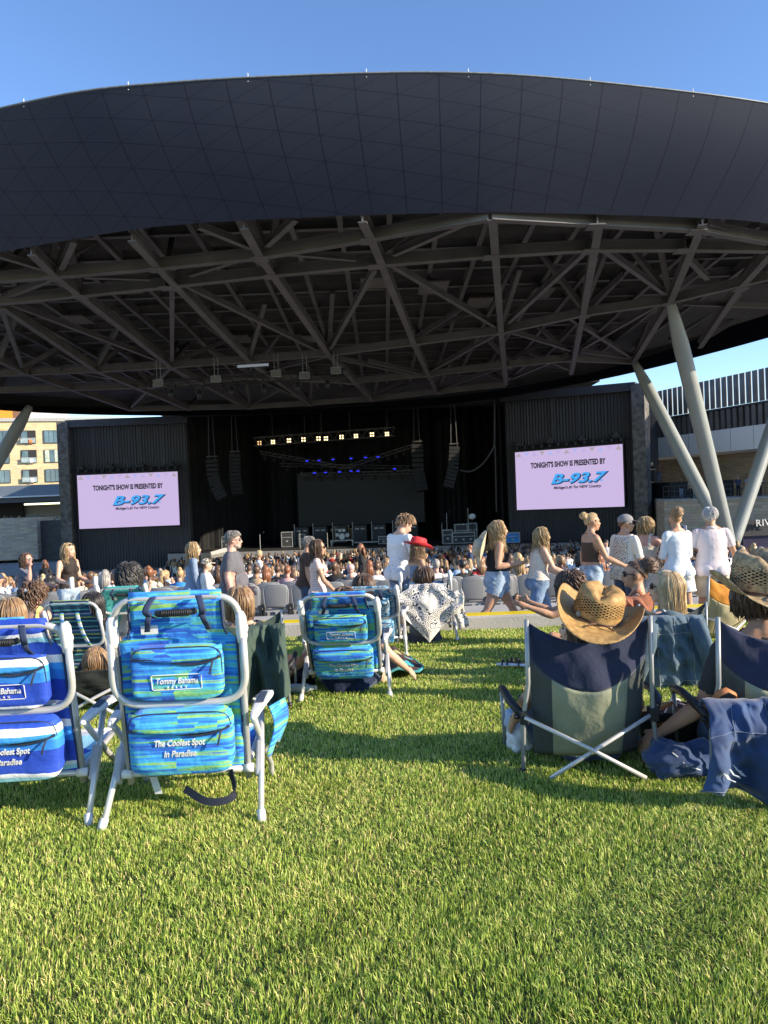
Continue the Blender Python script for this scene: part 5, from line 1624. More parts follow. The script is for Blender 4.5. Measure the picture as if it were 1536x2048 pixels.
loc, H = spot(1180, 1023, 9.5)
p = Person('woman with blond updo in brown halter top and denim shorts', loc, -80, H, 'f', 1.06, 'tan', dict(hip=(14, -14), knee=(5, 14), arm=(-4, 22), elbow=(14, 42), abd=(9, 10)))
p.wear('halter_top', BROWN_C, halter(.12, .42), .008, None, .002); p.wear('shorts', DENIM_L, shorts(.10, .36), .015, leg_flare(.025), .007); p.wear('shoes', SNEAKW, shoes, .01)
p.hair('bun', 'blond', .3, 46, .01, 21)
b = MB()
for sd in (-1, 1): b.tube([p.tp(sd * .07, .11, .40), p.tp(sd * .055, .07, .47), p.tp(0, -.07, .50)], .006, 5)
b.build('neck_strap', BROWN_C, p.t)
c = p.J['wr', 1] + p.J['hd', 1] * .11 + V3(0.0, .0, -.02)
q = thing('drink_can', 'clear drink cup held by the woman in the brown halter top', 'drink', p.t.location + Matrix.Rotation(R(-80), 3, 'Z') @ c)
b = MB(); b.lathe([(.03, -.07), (.038, .06), (.040, .065)], 14); b.build('cup', mat('cup_plastic', (.6, .63, .68), .15, 0, .1), q)

CAPG = mat('grey_cap', (0.22, .215, .23), .85, 0, .15, 20)
loc, H = spot(1248, 1030, 9.6)
PRB = print_mat('cream_printed_cotton', (0.72, .68, .58), (0.05, .045, .05), 44, .52, .58, {0: (-.13, .13), 1: (-1, -.05), 2: (.75, 1.36)})
p = Person('man in grey mesh cap and cream t-shirt with dark back print', loc, -62, H, 'm', 1.05, 'tan', dict(arm=(2, 4), elbow=(25, 70), hyaw=-26, abd=(12, 14)))
p.wear('tshirt', PRB, tee(-.10, .98), .014, hem_flare(.25, .03), .008); p.wear('jeans', DENIM_D, jeans(), .016, None, .007); p.wear('shoes', SNEAK, shoes, .01)
p.hair('buzz', 'brown', .02, 0, 0, 23); p.sunglasses()
b = MB(); b.ell(p.hp(0, -.012, .055), (.088 * p.k, .108 * p.k, .085 * p.k), p.HR, 20, 12); c_ = b.build('cap', CAPG, p.t, smooth=True)
b = MB(); b.tube([p.hp(0, .06, .045), p.hp(0, .12, .04), p.hp(0, .175, .025)], [.075 * p.k, .07 * p.k, .045 * p.k], 12, side=p.HR @ V3(1, 0, 0), flat=.1); b.build('cap_brim', mat('dark_brim', (.1, .1, .11), .8), c_, smooth=True)

loc, H = spot(1290, 1033, 9.8)
p = Person('blond woman in white ruffled camisole holding up a phone', loc, -52, H, 'f', 1.05, 'pink', dict(arm=(15, 38), elbow=(40, 95), abd=(10, 25), inw=(0, 15), hyaw=-10))
p.wear('camisole', CREAM_C, tank(-.08, .37, .10), .014, hem_flare(.2, .04), .008); p.wear('trousers', WHITE_C, jeans(), .012); p.wear('shoes', SNEAKW, shoes, .01)
p.hair('long', 'blond', .15, 150, .016, 25)
c = Vector(p.t.location) + Matrix.Rotation(R(-52), 3, 'Z') @ (p.J['wr', 1] + p.J['hd', 1] * .12)
q = thing('phone', 'phone in a pale case held up by the blond woman in the camisole', 'phone', c); q.rotation_euler = (R(-12), 0, R(-30))
b = MB(); b.box((0, 0, .04), (.075, .011, .155)); b.build('case', mat('phone_case', (.5, .52, .62), .4), q, bevel=.01)
b = MB(); b.box((-.018, -.008, .09), (.03, .006, .035)); b.build('camera_bump', BLACKP, q)

loc, H = spot(1352, 1020, 9.4)
p = Person('woman with curly updo in white shirt and short white skirt, back turned', loc, 12, H, 'f', 1.0, 'tan', dict(hip=(6, -6), arm=(10, 6), elbow=(70, 62), inw=(22, 26), abd=(5, 5), hyaw=-15, hpitch=10))
p.wear('shirt', mat('pale_blue_shirt', (.66, .70, .75), .85, 0, .06, 8, .3, 18), sleeves(.35), .012, hem_flare(.2, .025), .003); p.wear('skirt', WHITE_C, shorts(.04, .62), .022, leg_flare(.06), .008); p.wear('shoes', SNEAKW, shoes, .01)
p.hair('bun', 'light_brown', .42, 90, .02, 27)

loc, H = spot(1420, 1013, 9.5)
p = Person('grey haired man in pale pink polo shirt and khaki shorts, back turned', loc, -12, H, 'm', 1.14, 'tan', dict(arm=(0, 10), elbow=(14, 20), abd=(15, 20), hyaw=-24, hip=(10, -8)))
p.wear('polo_shirt', PINKW_C, tee(-.10, .74), .012, hem_flare(.2, .03), .0025); p.wear('shorts', KHAKI, shorts(.02, .85), .018, leg_flare(.03), .007); p.wear('shoes', SNEAK, shoes, .01)
p.hair('short', 'white', .045, 230, .004, 29)
b = MB(); b.tube([p.tp(-.06, -.05, .50), p.tp(0, -.07, .505), p.tp(.06, -.05, .50), p.tp(.05, .05, .48)], [.02] * 4, 8, flat=.5); b.build('collar', PINKW_C, p.t, smooth=True)
b = MB(); w_ = p.J['wr', -1]; b.tube([w_ - p.J['hd', -1] * .018, w_ + p.J['hd', -1] * .014], .036, 12); b.build('watch', BLACKP, p.t)

loc, H = spot(134, 1086, 11.2)
p = Person('woman in sleeveless black top with sunglasses on her head holding a white can', loc, -118, H, 'f', 1.0, 'fair', dict(arm=(0, 10), elbow=(75, 70), inw=(10, 10), abd=(12, 16), hyaw=16))
p.wear('sleeveless_top', mat('dark_knit_top', (.035, .026, .022), .9), lambda s: trunk(s, -.02, .53), .009, None, .003); p.wear('jeans', DENIM_L, jeans(.03), .012); p.wear('shoes', SNEAK, shoes, .01)
p.hair('long', 'blond', .24, 90, .006, 31)
b = MB()
for sd in (-1, 1): b.ell(p.hp(sd * .034, .055, .095), (.027, .02, .014), p.HR, 10, 6)
b.build('sunglasses', LENS, p.t, smooth=True)
RZ = Matrix.Rotation(R(-118), 3, 'Z')
CANW = mat('can_white', (.75, .75, .74), .35)
for sd, nm in ((-1, 'white drink can held in the lowered hand of the woman in black'), (1, 'white drink can raised in front of the woman in black')):
    c = Vector(loc) + RZ @ (p.J['wr', sd] + p.J['hd', sd] * .10 + V3(0, .03, .02))
    q = thing('drink_can', nm, 'drink', c)
    b = MB(); b.lathe([(.026, -.09), (.034, -.08), (.034, .075), (.026, .088)], 16); cb = b.build('can_body', CANW, q, smooth=True)
    b = MB(); b.lathe([(.027, .0885), (.026, .094)], 16); b.build('can_lid', mat('can_lid', (.6, .55, .25), .3, .5), q)

loc, H = spot(50, 1106, 11.4)
p = Person('woman in glasses with bobbed dark hair raising a hand to her face', loc, -98, H, 'f', 1.12, 'pink', dict(arm=(20, 55), elbow=(60, 118), abd=(10, 14), inw=(0, 10)))
p.wear('tshirt', mat('slate_cotton', (.12, .13, .17), .9), tee(-.06, .7), .014, None, .006); p.wear('trousers', DENIM_D, jeans(), .012); p.hair('bob', 'brown', .18, 130, .01, 33); p.sunglasses(MATS['clear_lens'], True)

# ================================================================== THE CROWD IN THE SEATS AND THE PIT
def crowd_mesh(kind, style, seed):
    """one small figure: slots skin, hair, top, bottom"""
    r_ = random.Random(seed); b = MB()
    sit = kind == 'sit'
    z0 = .45 if sit else .92
    f = style in ('long', 'bun')
    sh = .165 if f else .19
    b.mi = 2
    b.tube([(0, 0, z0 - .06), (0, 0, z0 + .04), (0, -.01, z0 + .18), (0, 0, z0 + .36), (0, 0, z0 + .45), (0, 0, z0 + .49)], [.15, .16, .14 if f else .155, sh * .98, sh * .9, .07], 12, side=(1, 0, 0), flat=[.75, .72, .68, .62, .55, .7])
    a = r_.choice((0, 0, 1, 2))
    for sd in (-1, 1):
        s_ = Vector((sd * (sh + .005), 0, z0 + .43))
        if a == 0: e = s_ + Vector((sd * .06, .06 if sit else .0, -.27)); w = e + Vector((-sd * .03, .2 if sit else .08, -.12 if sit else -.23))
        elif a == 1 and sd > 0: e = s_ + Vector((sd * .06, .2, -.18)); w = e + Vector((-.06, .12, .2))
        else: e = s_ + Vector((sd * .08, .05, -.26)); w = e + Vector((-sd * .12, .2, .02))
        b.mi = 2; b.tube([s_, s_.lerp(e, .65)], [.06, .052], 8)
        b.mi = 0; b.tube([s_.lerp(e, .6), e, w], [.044, .038, .028], 7); b.ell(w + (w - e).normalized() * .06, (.035, .04, .05), None, 7, 5)
    b.mi = 0
    hc = Vector((0, .02, z0 + .655)); yaw = Matrix.Rotation(R(r_.uniform(-40, 40)), 3, 'Z')
    b.tube([(0, -.005, z0 + .46), (0, .01, z0 + .6)], [.055, .05], 8)
    b.ell(hc, (.074, .092, .112), yaw, 12, 9); b.ell(hc + yaw @ Vector((0, .09, -.01)), (.014, .02, .02), yaw, 6, 5)
    b.mi = 1
    if style == 'cap':
        b.ell(hc + Vector((0, -.01, .045)), (.085, .105, .08), yaw, 12, 8); b.tube([hc + yaw @ Vector((0, .06, .05)), hc + yaw @ Vector((0, .17, .04))], [.07, .045], 8, side=yaw @ Vector((1, 0, 0)), flat=.15)
    else:
        b.ell(hc + yaw @ Vector((0, -.022, .025)), (.084, .096, .106), yaw, 12, 8)
        if style == 'long':
            for k in range(9):
                an = math.pi * (.62 + .095 * k) + math.pi / 2 + math.pi * .0
                q = hc + yaw @ Vector((.078 * math.cos(math.pi * (1.08 + .105 * k)), .09 * math.sin(math.pi * (1.08 + .105 * k)) - .01, 0.02))
                L_ = r_.uniform(.26, .36)
                b.tube([q, q + Vector((q.x * .2, -.02, -.12)), q + Vector((q.x * .25, -.045, -L_))], [.036, .04, .012], 6, flat=.7)
        elif style == 'bun': b.ell(hc + yaw @ Vector((0, -.06, .12)), (.05, .05, .048), None, 8, 6)
        elif style == 'short': b.ell(hc + yaw @ Vector((0, -.005, .055)), (.082, .1, .078), yaw, 10, 7)
    b.mi = 3
    for sd in (-1, 1):
        if sit: b.tube([(sd * .085, 0, z0 - .01), (sd * .1, .42, z0 + .02), (sd * .1, .45, .06)], [.09, .07, .05], 8)
        else: b.tube([(sd * .085, 0, .9), (sd * .09, .01, .48), (sd * .095, -.01, .06)], [.095, .068, .05], 8)
        b.mi = 0 if r_.random() < .4 else 3
        b.ell((sd * .1, (.5 if sit else .05), .045), (.045, .12, .045), None, 8, 5); b.mi = 3
    return b.mesh('spectator', [SKIN['fair'], HAIR['brown'], WHITE_C, DENIM], True)
CM = {}
for kind in ('sit', 'stand'):
    for style in ('long', 'short', 'bun', 'cap'):
        for k in range(2): CM[kind, style, k] = crowd_mesh(kind, style, hash((kind == 'sit', len(style), k)) % 999)
tops = {'black': (.02, .02, .022), 'white': (.72, .71, .69), 'dark grey': (.09, .09, .1), 'navy': (.03, .045, .1), 'red': (.42, .03, .03), 'tan': (.45, .32, .2), 'bright blue': (.04, .25, .6),
        'pale pink': (.65, .42, .4), 'brown': (.13, .07, .04), 'cream': (.62, .56, .44), 'orange': (.5, .2, .05), 'light blue': (.32, .45, .6)}
TOPM = {k: mat('crowd_top_' + k.replace(' ', '_'), c, .85, 0, .12, 8) for k, c in tops.items()}
topw = ['black'] * 5 + ['white'] * 5 + ['dark grey', 'navy', 'tan', 'pale pink', 'brown', 'cream', 'light blue', 'red', 'bright blue', 'orange'] + ['dark grey', 'navy', 'brown']
hairn = {'dark': ('brown', 'black'), 'blond': ('blond', 'pale_blond'), 'brown': ('light_brown', 'auburn'), 'grey': ('grey',)}
hairw = ['dark'] * 5 + ['brown'] * 4 + ['blond'] * 4 + ['grey']
BOT = [DENIM, DENIM_L, BLACK_C, DENIM_D, KHAKI]
def zone(px):
    for x, s_ in ((70, 'by the stone terrace wall'), (160, 'at the edge of the wing by the brick block'), (360, 'below the screen by the brick block'), (560, 'in front of the stage curtain'),
                  (640, 'below the first amplifiers'), (740, 'below the drum riser'), (860, 'below the last amplifiers'), (1010, 'below the road cases'), (1280, 'below the screen by the finned building'), (1420, 'left of the V column foot')):
        if px < x: return s_
    return 'beyond the V column foot'
rc = random.Random(11)
def spectator(x, y, z, kind, where, group, rz=0.0, h=None):
    style = rc.choice(('long', 'long', 'long', 'short', 'short', 'bun', 'cap')); hn = rc.choice(hairw); tn = rc.choice(topw)
    o = bpy.data.objects.new('person', CM[kind, style, rc.randrange(2)]); COL.objects.link(o)
    o.location = (x, y, z); o.rotation_euler = (0, 0, rz + R(rc.uniform(-25, 25)))
    k = h or rc.uniform(.93, 1.04); o.scale = (k, k, k)
    ms = [SKIN[rc.choice(('fair', 'fair', 'tan', 'pink', 'fair', 'deep'))], TOPM[rc.choice(list(tops))] if style == 'cap' else HAIR[rc.choice(hairn[hn])], TOPM[tn], rc.choice(BOT)]
    for i, m in enumerate(ms):
        o.material_slots[i].link = 'OBJECT'; o.material_slots[i].material = m
    px = CX + F * x / y
    hs = 'capped' if style == 'cap' else {'long': 'long %s hair' % hn, 'short': 'short %s hair' % hn, 'bun': '%s hair in a bun' % hn}[style]
    who = ('capped spectator in %s top' % tn) if style == 'cap' else 'spectator with %s in %s top' % (hs, tn)
    tag(o, ' '.join((who + ' ' + where + ' ' + zone(px)).split()[:16]), 'person', group)
    return o
# seated rows
n_sit = 0
for y, cnt in [(14.75, 16), (15.65, 16), (16.55, 16), (17.45, 16), (18.35, 14), (20.1, 12), (22.8, 12), (25.5, 12), (29, 12), (33, 11), (37, 10), (41, 9), (46, 8)]:
    w = .53 * y + 1
    slots = [-w + (i + .5) * .56 for i in range(int(2 * w / .56))]
    near = y < 19
    for x in rc.sample(slots, min(cnt, len(slots))):
        x += rc.uniform(-.08, .08)
        zf = row_floor(y)
        spectator(x, y, zf, 'sit', 'seated in the %s rows' % ('front' if near else 'middle' if y < 30 else 'far'), 'seated spectators', 0, rc.uniform(.95, 1.04))
for i in range(14):                                     # standing among the rows
    y = rc.uniform(17, 45); x = rc.uniform(-.5, .5) * y
    spectator(x, y, row_floor(y), 'stand', 'standing up among the rows', 'spectators standing among the rows', rc.choice((0, 1.4, -1.4, 3)))
for i in range(74):                                     # packed pit at the stage front
    y = 58.3 + 1.1 * (i % 3) + rc.uniform(-.3, .3); x = -17 + 33 * (i + rc.uniform(0, .8)) / 74
    spectator(x, y, -6.1, 'stand', 'standing in the pit', 'spectators standing in the pit', 0)
for i, (x, y) in enumerate(((1307, 985), (1321, 984), (1363, 1004), (1383, 1004), (1389, 1004), (1404, 1004), (1477, 1000), (1520, 999), (1497, 1000))):
    Yp = 60 if i < 2 else 57.5
    q = P(x, y, Yp)
    z = zt2 + .16 if i >= 2 else P(1307, 972, 60).z - .2
    if i < 2: q.y = 62.5; z = zt2 + 1.61; q.x = (x - CX) / F * 62.5
    spectator(q.x, q.y, z, 'stand', 'standing on the stone terrace behind the railing', 'people on the stone terrace', 3.0 + rc.uniform(-.8, .8))
for i in range(14):
    x = -6 + 136 * (i + rc.random() * .6) / 14; q = P(x, 1044, 95)
    if 50 < x < 80: continue
    spectator(q.x, 95, q.z - .9, 'stand', 'on the shaded terrace', 'people on the shaded terrace', 3.1)
# the far dense mass that nobody could count
b = MB(); mats_ = [SKIN['fair'], HAIR['brown'], HAIR['light_brown'], HAIR['blond'], HAIR['black']] + [TOPM[k] for k in tops]
for i in range(620):
    st = i % 3 != 0
    if st: y = rc.uniform(57.8, 67.5); x = rc.uniform(-19, 18); z = -6.1
    else: y = 17.2 + .9 * rc.randrange(44); x = rc.uniform(-.55, .55) * y; z = row_floor(y)
    h = rc.uniform(.94, 1.05); z0 = (.92 if st else .45) * h
    c = Vector((x, y, z))
    b.mi = 5 + list(tops).index(rc.choice(topw))
    b.tube([c + Vector((0, 0, z0 - .1)), c + Vector((0, 0, z0 + .2)), c + Vector((0, 0, z0 + .42)), c + Vector((0, 0, z0 + .5))], [.16, .15, .19, .07], 8, side=(1, 0, 0), flat=.62)
    if st: b.mi = 5 + rc.choice((0, 3, 11)); b.tube([c + Vector((0, 0, .05)), c + Vector((0, 0, z0))], [.12, .16], 7, side=(1, 0, 0), flat=.6)
    b.mi = 0; b.ell(c + Vector((0, .02, z0 + .63)), (.075, .09, .11), None, 8, 6)
    if rc.random() < .6:
        for sd in (-1, 1): b.tube([c + Vector((sd * .19, 0, z0 + .4)), c + Vector((sd * .23, .05, z0 + .15)), c + Vector((sd * .17, .18, z0 + .08))], [.05, .042, .03], 6)
    b.mi = rc.choice((1, 1, 2, 3, 4)); b.ell(c + Vector((0, -.01, z0 + .66)), (.084, .095, .1), None, 8, 6)
    if rc.random() < .6: b.tube([c + Vector((0, -.06, z0 + .68)), c + Vector((0, -.09, z0 + .52)), c + Vector((0, -.11, z0 + .34))], [.07, .09, .05], 7, side=(1, 0, 0), flat=.4)
tag(b.build('crowd', mats_, smooth=True), None, None, kind='stuff')

# crowd barriers, broadcast camera
def barrier(x, y, z, label, rz=0):
    t = thing('crowd_barrier', label, 'barrier', (x, y, z), rz, 'metal crowd barriers')
    b = MB(); b.tube(arc([(-1.1, 0, 0), (-1.1, 0, 1.1), (1.1, 0, 1.1), (1.1, 0, 0)], .12, 4), .024, 6); b.beam((-1.1, 0, .18), (1.1, 0, .18), .035); b.build('frame', ALU, t)
    b = MB()
    for i in range(1, 18): b.tube([(-1.1 + i * .122, 0, .18), (-1.1 + i * .122, 0, 1.1)], .011, 4)
    b.build('bars', ALU, t)
    b = MB()
    for sx in (-.8, .8): b.beam((sx, -.3, .03), (sx, .3, .03), .05)
    b.build('foot', ALU, t)
for i, px in enumerate((560, 610, 662, 700, 742, 820, 1060, 1095, 1130)):
    y = 56.6 if px < 900 else 50.0; q = P(px, 1130, y)
    barrier(q.x, y, row_floor(y) if y < 57 else -6.1, 'metal crowd barrier ' + ('across the back of the pit' if px < 900 else 'beside the stage wing') + ' ' + zone(px), 0 if px < 900 else .2)
q = P(415, 1150, 34)
t = thing('broadcast_camera', 'shoulder height broadcast camera with white hood among the seats', 'camera', (q.x, 34, row_floor(34)))
b = MB(); b.box((0, 0, 1.75), (.5, .32, .36)); b.box((-.35, 0, 1.7), (.22, .2, .2)); b.build('camera_body', mat('camera_dark', (.06, .065, .05), .6), t, bevel=.02)
b = MB(); b.tube([(.22, 0, 1.85), (.95, .1, 1.98)], [.15, .19], 4); b.build('lens_hood', CREAM_C, t)
b = MB()
for a in (0, 2.1, 4.2): b.beam((0, 0, 1.55), (.5 * math.cos(a), .5 * math.sin(a), 0), .05)
b.build('tripod', BLACKP, t)
# ================================================================== CHAIRS ON THE LAWN
BG = ramp_mat('streaked_blue_green', [(0.22, (0.013, 0.058, 0.384)), (0.38, (0.019, 0.115, 0.576)), (0.47, (0.026, 0.256, 0.768)), (0.535, (0.064, 0.461, 0.742)), (0.58, (0.102, 0.435, 0.282)), (0.64, (0.333, 0.589, 0.090)), (0.72, (0.026, 0.179, 0.640))],
             (2.4, 2.4, 62), 1.0, 5.0, .75, .25, .35, blocks=(1.0, 9.0, (5.5, 2, 9)))
BW = stripe_mat('blue_white_stripes', [(0, (0.015, 0.06, 0.46)), (.20, (0.03, 0.22, 0.68)), (.34, (0.05, 0.33, 0.78)), (.44, (0.74, 0.76, 0.80)), (.56, (0.02, 0.08, 0.50)), (.74, (0.30, 0.62, 0.74)), (.82, (0.74, .76, .8)), (.88, (0.02, 0.07, 0.48))], .27, 2, .75, .05, .35)
DS = stripe_mat('dark_multi_stripes', [(0, (.01, .05, .09)), (.14, (.10, .36, .34)), (.22, (.01, .04, .09)), (.36, (.32, .40, .10)), (.44, (.02, .09, .18)), (.58, (.28, .34, .5)), (.66, (.01, .03, .08)), (.8, (.08, .3, .3)), (.88, (.01, .05, .1))], .16, 2, .8, .02)
TQ = mat('turquoise_canvas', (.08, .42, .42), .8, 0, .12, 8, .2, 60)
FLOR = ramp_mat('blue_leaf_print', [(.3, (.02, .06, .16)), (.45, (.03, .22, .42)), (.52, (.55, .6, .6)), (.58, (.04, .3, .45)), (.7, (.5, .16, .06))], (14, 14, 14), 1, 2, .75, 1.5)
NAVY = mat('navy_canvas', (.011, .019, .058), .85, 0, .2, 9, .35, 14, sheen=.3)
NAVYM = mat('sage_mesh_panel', (.34, .36, .25), .8, 0, .1, 8, .2, 40, trans=.25)
SIDEM = mat('dark_mesh_panel', (.055, .065, .065), .8, 0, .12, 8, .2, 40)
OLIVE_C = mat('olive_hoodie', (.055, .085, .068), .95, 0, .15, 9, .3, 18)
THREAD = mat('white_thread', (.78, .78, .78), .7)
ZIP = mat('zipper', (.03, .035, .06), .5)
STRAP = mat('navy_strap', (.03, .045, .10), .8)
LTILT = math.atan(-0.055)
def ground_thing(name, label, cat, px, py, rz=0, group=None, at=None):
    g = at if at is not None else PG(px, py)
    t = thing(name, label, cat, (g.x, g.y, lawn_z(g.y)), 0, group)
    t.rotation_euler = (Matrix.Rotation(LTILT, 3, 'X') @ Matrix.Rotation(R(rz), 3, 'Z')).to_euler()
    return t

def beach_chair(label, px, py, cloth, rec=15, rz=0, L=.74, trim=None, pouches=2, text=True, arms=True, side_pouch=False, at=None, dangling=False, hard=1.0, strapstyle=0):
    t = ground_thing('beach_chair', label, 'folding chair', px, py, rz, 'backpack beach chairs on the lawn', at)
    piv = Vector((0, .12, .16)); ra = R(rec)
    up, out = Vector((0, -math.sin(ra), math.cos(ra))), Vector((0, -math.cos(ra), -math.sin(ra)))
    B = lambda x, s, d=0.0: piv + Vector((x, 0, 0)) + up * s + out * d
    trim = trim or STRAP
    b = MB(); b.tube(arc([B(-.235, -.04), B(-.24, L - .01), B(.24, L - .01), B(.235, -.04)], .10, 8), .0145, 10); b.build('back_frame', ALU, t, smooth=True)
    def sl(u, v):
        s = .0 + (L - .012) * v; hw = .226 - .05 * max(0, min(1, (s - .56) / .05)) if s > .56 else .226
        x = (u - .5) * 2
        return B(x * hw, s, .012 - .035 * (1 - x * x) * math.sin(math.pi * min(1, v * 1.05)) + .006 * nz((x * 2, s * 7, 1), 1.5))
    b = MB(); b.grid(sl, 16, 30)
    b.grid(lambda u, v: B((u - .5) * .35, L - .012 + .028 * math.sin(v * math.pi) , .012 - .03 * v + .0), 10, 6)
    b.build('back_sling', cloth, t, smooth=True, solid=.004)
    for sx in (-1, 1):
        b = MB(); b.tube([B(sx * .19, .58, .016), B(sx * .178, .62, .016), B(sx * .176, L - .02, .016)], .005, 5); b.tube([B(sx * .227, .0, .012), B(sx * .227, .56, .012)], .005, 5)
        b.build('piping', trim, t)
    b = MB(); b.tube(arc([B(-.252, .62, .02), B(-.256, .315, .045), B(.256, .315, .045), B(.252, .62, .02)], .115, 9), .0145, 10); b.build('towel_bar', ALU, t, smooth=True)
    for sx in (-1, 1):
        b = MB(); b.tube([B(sx * .247, .545, .012), B(sx * .247, .57, .012), B(sx * .247, .645, .010), B(sx * .245, .665, .008)], [.018, .022, .021, .013], 10, side=(1, 0, 0), flat=1.25)
        b.ell(B(sx * .262, .60, .014), (.012, .02, .02), None, 8, 6); b.build('hinge', WHITEP, t, smooth=True)
    def edge_seam(o, cx, hw, cs, hs, dep):
        n = 40; pts = []
        for i in range(n):
            a = 2 * math.pi * i / n; c_, s_ = math.cos(a), math.sin(a)
            sp = lambda q: math.copysign(abs(q) ** .32, q)
            pts.append(B(cx + sp(c_) * hw * .975, cs + sp(s_) * hs * .97, .02 + dep * .80))
        b = MB(); b.tube(pts, .0032, 5, closed=True); b.build('seam', trim, o)
    def pouch(name, x0, x1, s0, s1, dep, sag=0.0, flap=.3):
        cx, hw, cs, hs = (x0 + x1) / 2, (x1 - x0) / 2, (s0 + s1) / 2, (s1 - s0) / 2
        b = MB(); q = MB(); q.ell((0, 0, 0), (1, 1, 1), None, 30, 20, .32)
        for v in q.v:
            x, y, z = v
            d = dep * (.5 - .5 * y) * (1 + .25 * -z * sag)
            wr_ = (.008 * nz((x * 2.3, y, z * 2.6), 1.6, cx * 7 + cs) - .010 * abs(nz((x * 3 + z * 2, y, z * 3.4 - x), 1.2, cs * 5)) + .004) * (1 if y < 0 else 0)
            b.v.append(tuple(B(cx + x * hw * (1 + .02 * math.sin(z * 5)), cs + z * hs + .008 * sag * (1 - x * x) * (-1 if z < 0 else 0), .02 + d + wr_)))
        b.f, b.m = q.f, q.m
        o = b.build(name, cloth, t, smooth=True)
        sz = s1 - flap * (s1 - s0)
        edge_seam(o, cx, hw, cs, hs, dep)
        b = MB(); pts = [B(cx + (-1 + 2 * i / 12) * hw * .97, sz + .012 * math.sin(i * .55) - .012 * (1 - (2 * i / 12 - 1) ** 2), .02 + dep + .003 - .012 * (abs(2 * i / 12 - 1) ** 8)) for i in range(13)]
        b.tube(pts, .0055, 6); b.tube([pts[11], pts[11] + Vector((-.006, -.015, -.03)), pts[11] + Vector((-.012, -.014, -.055))], .004, 5); b.build('zipper', ZIP, o)
        if hard > .5:
            b = MB()
            lip = lambda u, v: B(cx + (u - .5) * 2 * hw * .985, sz + .004 + (s1 - sz) * .8 * v - .014 * (1 - (2 * u - 1) ** 2) * (1 - v), .02 + dep * (1.06 + .1 * math.sin(math.pi * u) * (1 - v)) * (1 - .25 * v ** 3) - .03 * abs(2 * u - 1) ** 10)
            b.grid(lip, 16, 6); b.build('flap', cloth, o, smooth=True, solid=.003)
        return o, lambda x, s, d=0.0: B(x, s, .02 + dep + d)
    if pouches:
        o1, S1 = pouch('upper_pouch', -.175, .175, .345, .555, .055, .6, .22)
        o2, S2 = pouch('lower_pouch', -.198, .20, .055, .305, .10, .5, .26)
        if text:
            xd = Vector((1, 0, 0))
            M1 = frame_mat(S1(0, .425, .009), xd, up); M1b = frame_mat(S1(0, .40, .009), xd, up)
            text_mesh('lettering', 'Tommy Bahama', .034, THREAD, o1, M1, shear=.25, bold=.0006, extrude=.001, xs=.72)
            bb = MB(); bb.tube([S1(x, s, .008) for x, s in ((-.09, .39), (.09, .39), (.094, .395), (.094, .445), (.09, .45), (-.09, .45), (-.094, .445), (-.094, .395))], .0016, 5, closed=True); bb.build('logo_border', THREAD, o1)
            text_mesh('lettering', 'RELAX', .012, THREAD, o1, M1b, bold=.0003, extrude=.001, spacing=2.6)
            text_mesh('lettering', 'The Coolest Spot', .036, THREAD, o2, frame_mat(S2(.0, .19, .006), xd, up), shear=.2, bold=.0008, extrude=.0012, xs=.74)
            text_mesh('lettering', 'in Paradise', .036, THREAD, o2, frame_mat(S2(.0, .145, .006), xd, up), shear=.2, bold=.0008, extrude=.0012, xs=.78)
    if strapstyle == 0:
        b = MB(); b.tube([B(-.06, L - .055, .045), B(-.055, L - .055, .055), B(.075, L - .05, .055), B(.08, L - .05, .045)], .013, 10)
        for k in range(13): b.tube([B(-.04 + .008 * k, L - .053, .055), B(-.037 + .008 * k, L - .053, .055)], .0155, 10)
        b.build('handle', BLACKP, t, smooth=True)
        for sx in (-1, 1):
            x = .085 * sx + .01
            b = MB(); b.grid(lambda u, v: B(x + sx * (.02 * math.sin(v * 3)) + (u - .5) * .026, L + .005 - .085 * v, .03 + .045 * math.sin(v * math.pi)), 3, 10)
            b.grid(lambda u, v: B(x + sx * .012 + (u - .5) * .022 + .02 * v * sx, L - .05 - .08 * v, .05 + .012 * math.sin(v * 5)), 3, 8)
            b.build('strap', STRAP, t, smooth=True, solid=.002)
        b = MB(); b.grid(lambda u, v: B(-.135 + .065 * u, L - .145 + .035 * v, .022), 3, 2); b.build('care_tag', mat('tag_white', (.7, .72, .72), .8), t)
    else:
        for sx in (-1, 1):
            b = MB(); b.grid(lambda u, v: B(sx * (.07 + .05 * v * (sx < 0) * .2) + (u - .5) * .035 + .05 * v * (sx > 0), L - .08 - .34 * v, .05 + .03 * math.sin(v * 3)), 3, 12)
            b.build('strap', stripe_mat('strap_stripes', [(0, (.7, .74, .74)), (.3, (.35, .55, .1)), (.5, (.04, .25, .6)), (.75, (.7, .74, .76))], .07), t, smooth=True, solid=.003)
    b = MB()
    for sx in (-1, 1): b.tube(arc([(sx * .235, .10, .17), (sx * .24, .42, .20), (sx * .235, .60, .21)], .05), .0125, 8)
    b.tube([(-.235, .60, .21), (.235, .60, .21)], .0125, 8); b.tube([(-.235, .10, .165), (.235, .10, .165)], .0125, 8); b.build('seat_frame', ALU, t, smooth=True)
    b = MB(); b.grid(lambda u, v: ((u - .5) * .44, .12 + .47 * v, .19 + .02 * v - .05 * math.sin(math.pi * v) * (1 - (2 * u - 1) ** 2 * .6)), 10, 10); b.build('seat_sling', cloth, t, smooth=True, solid=.004)
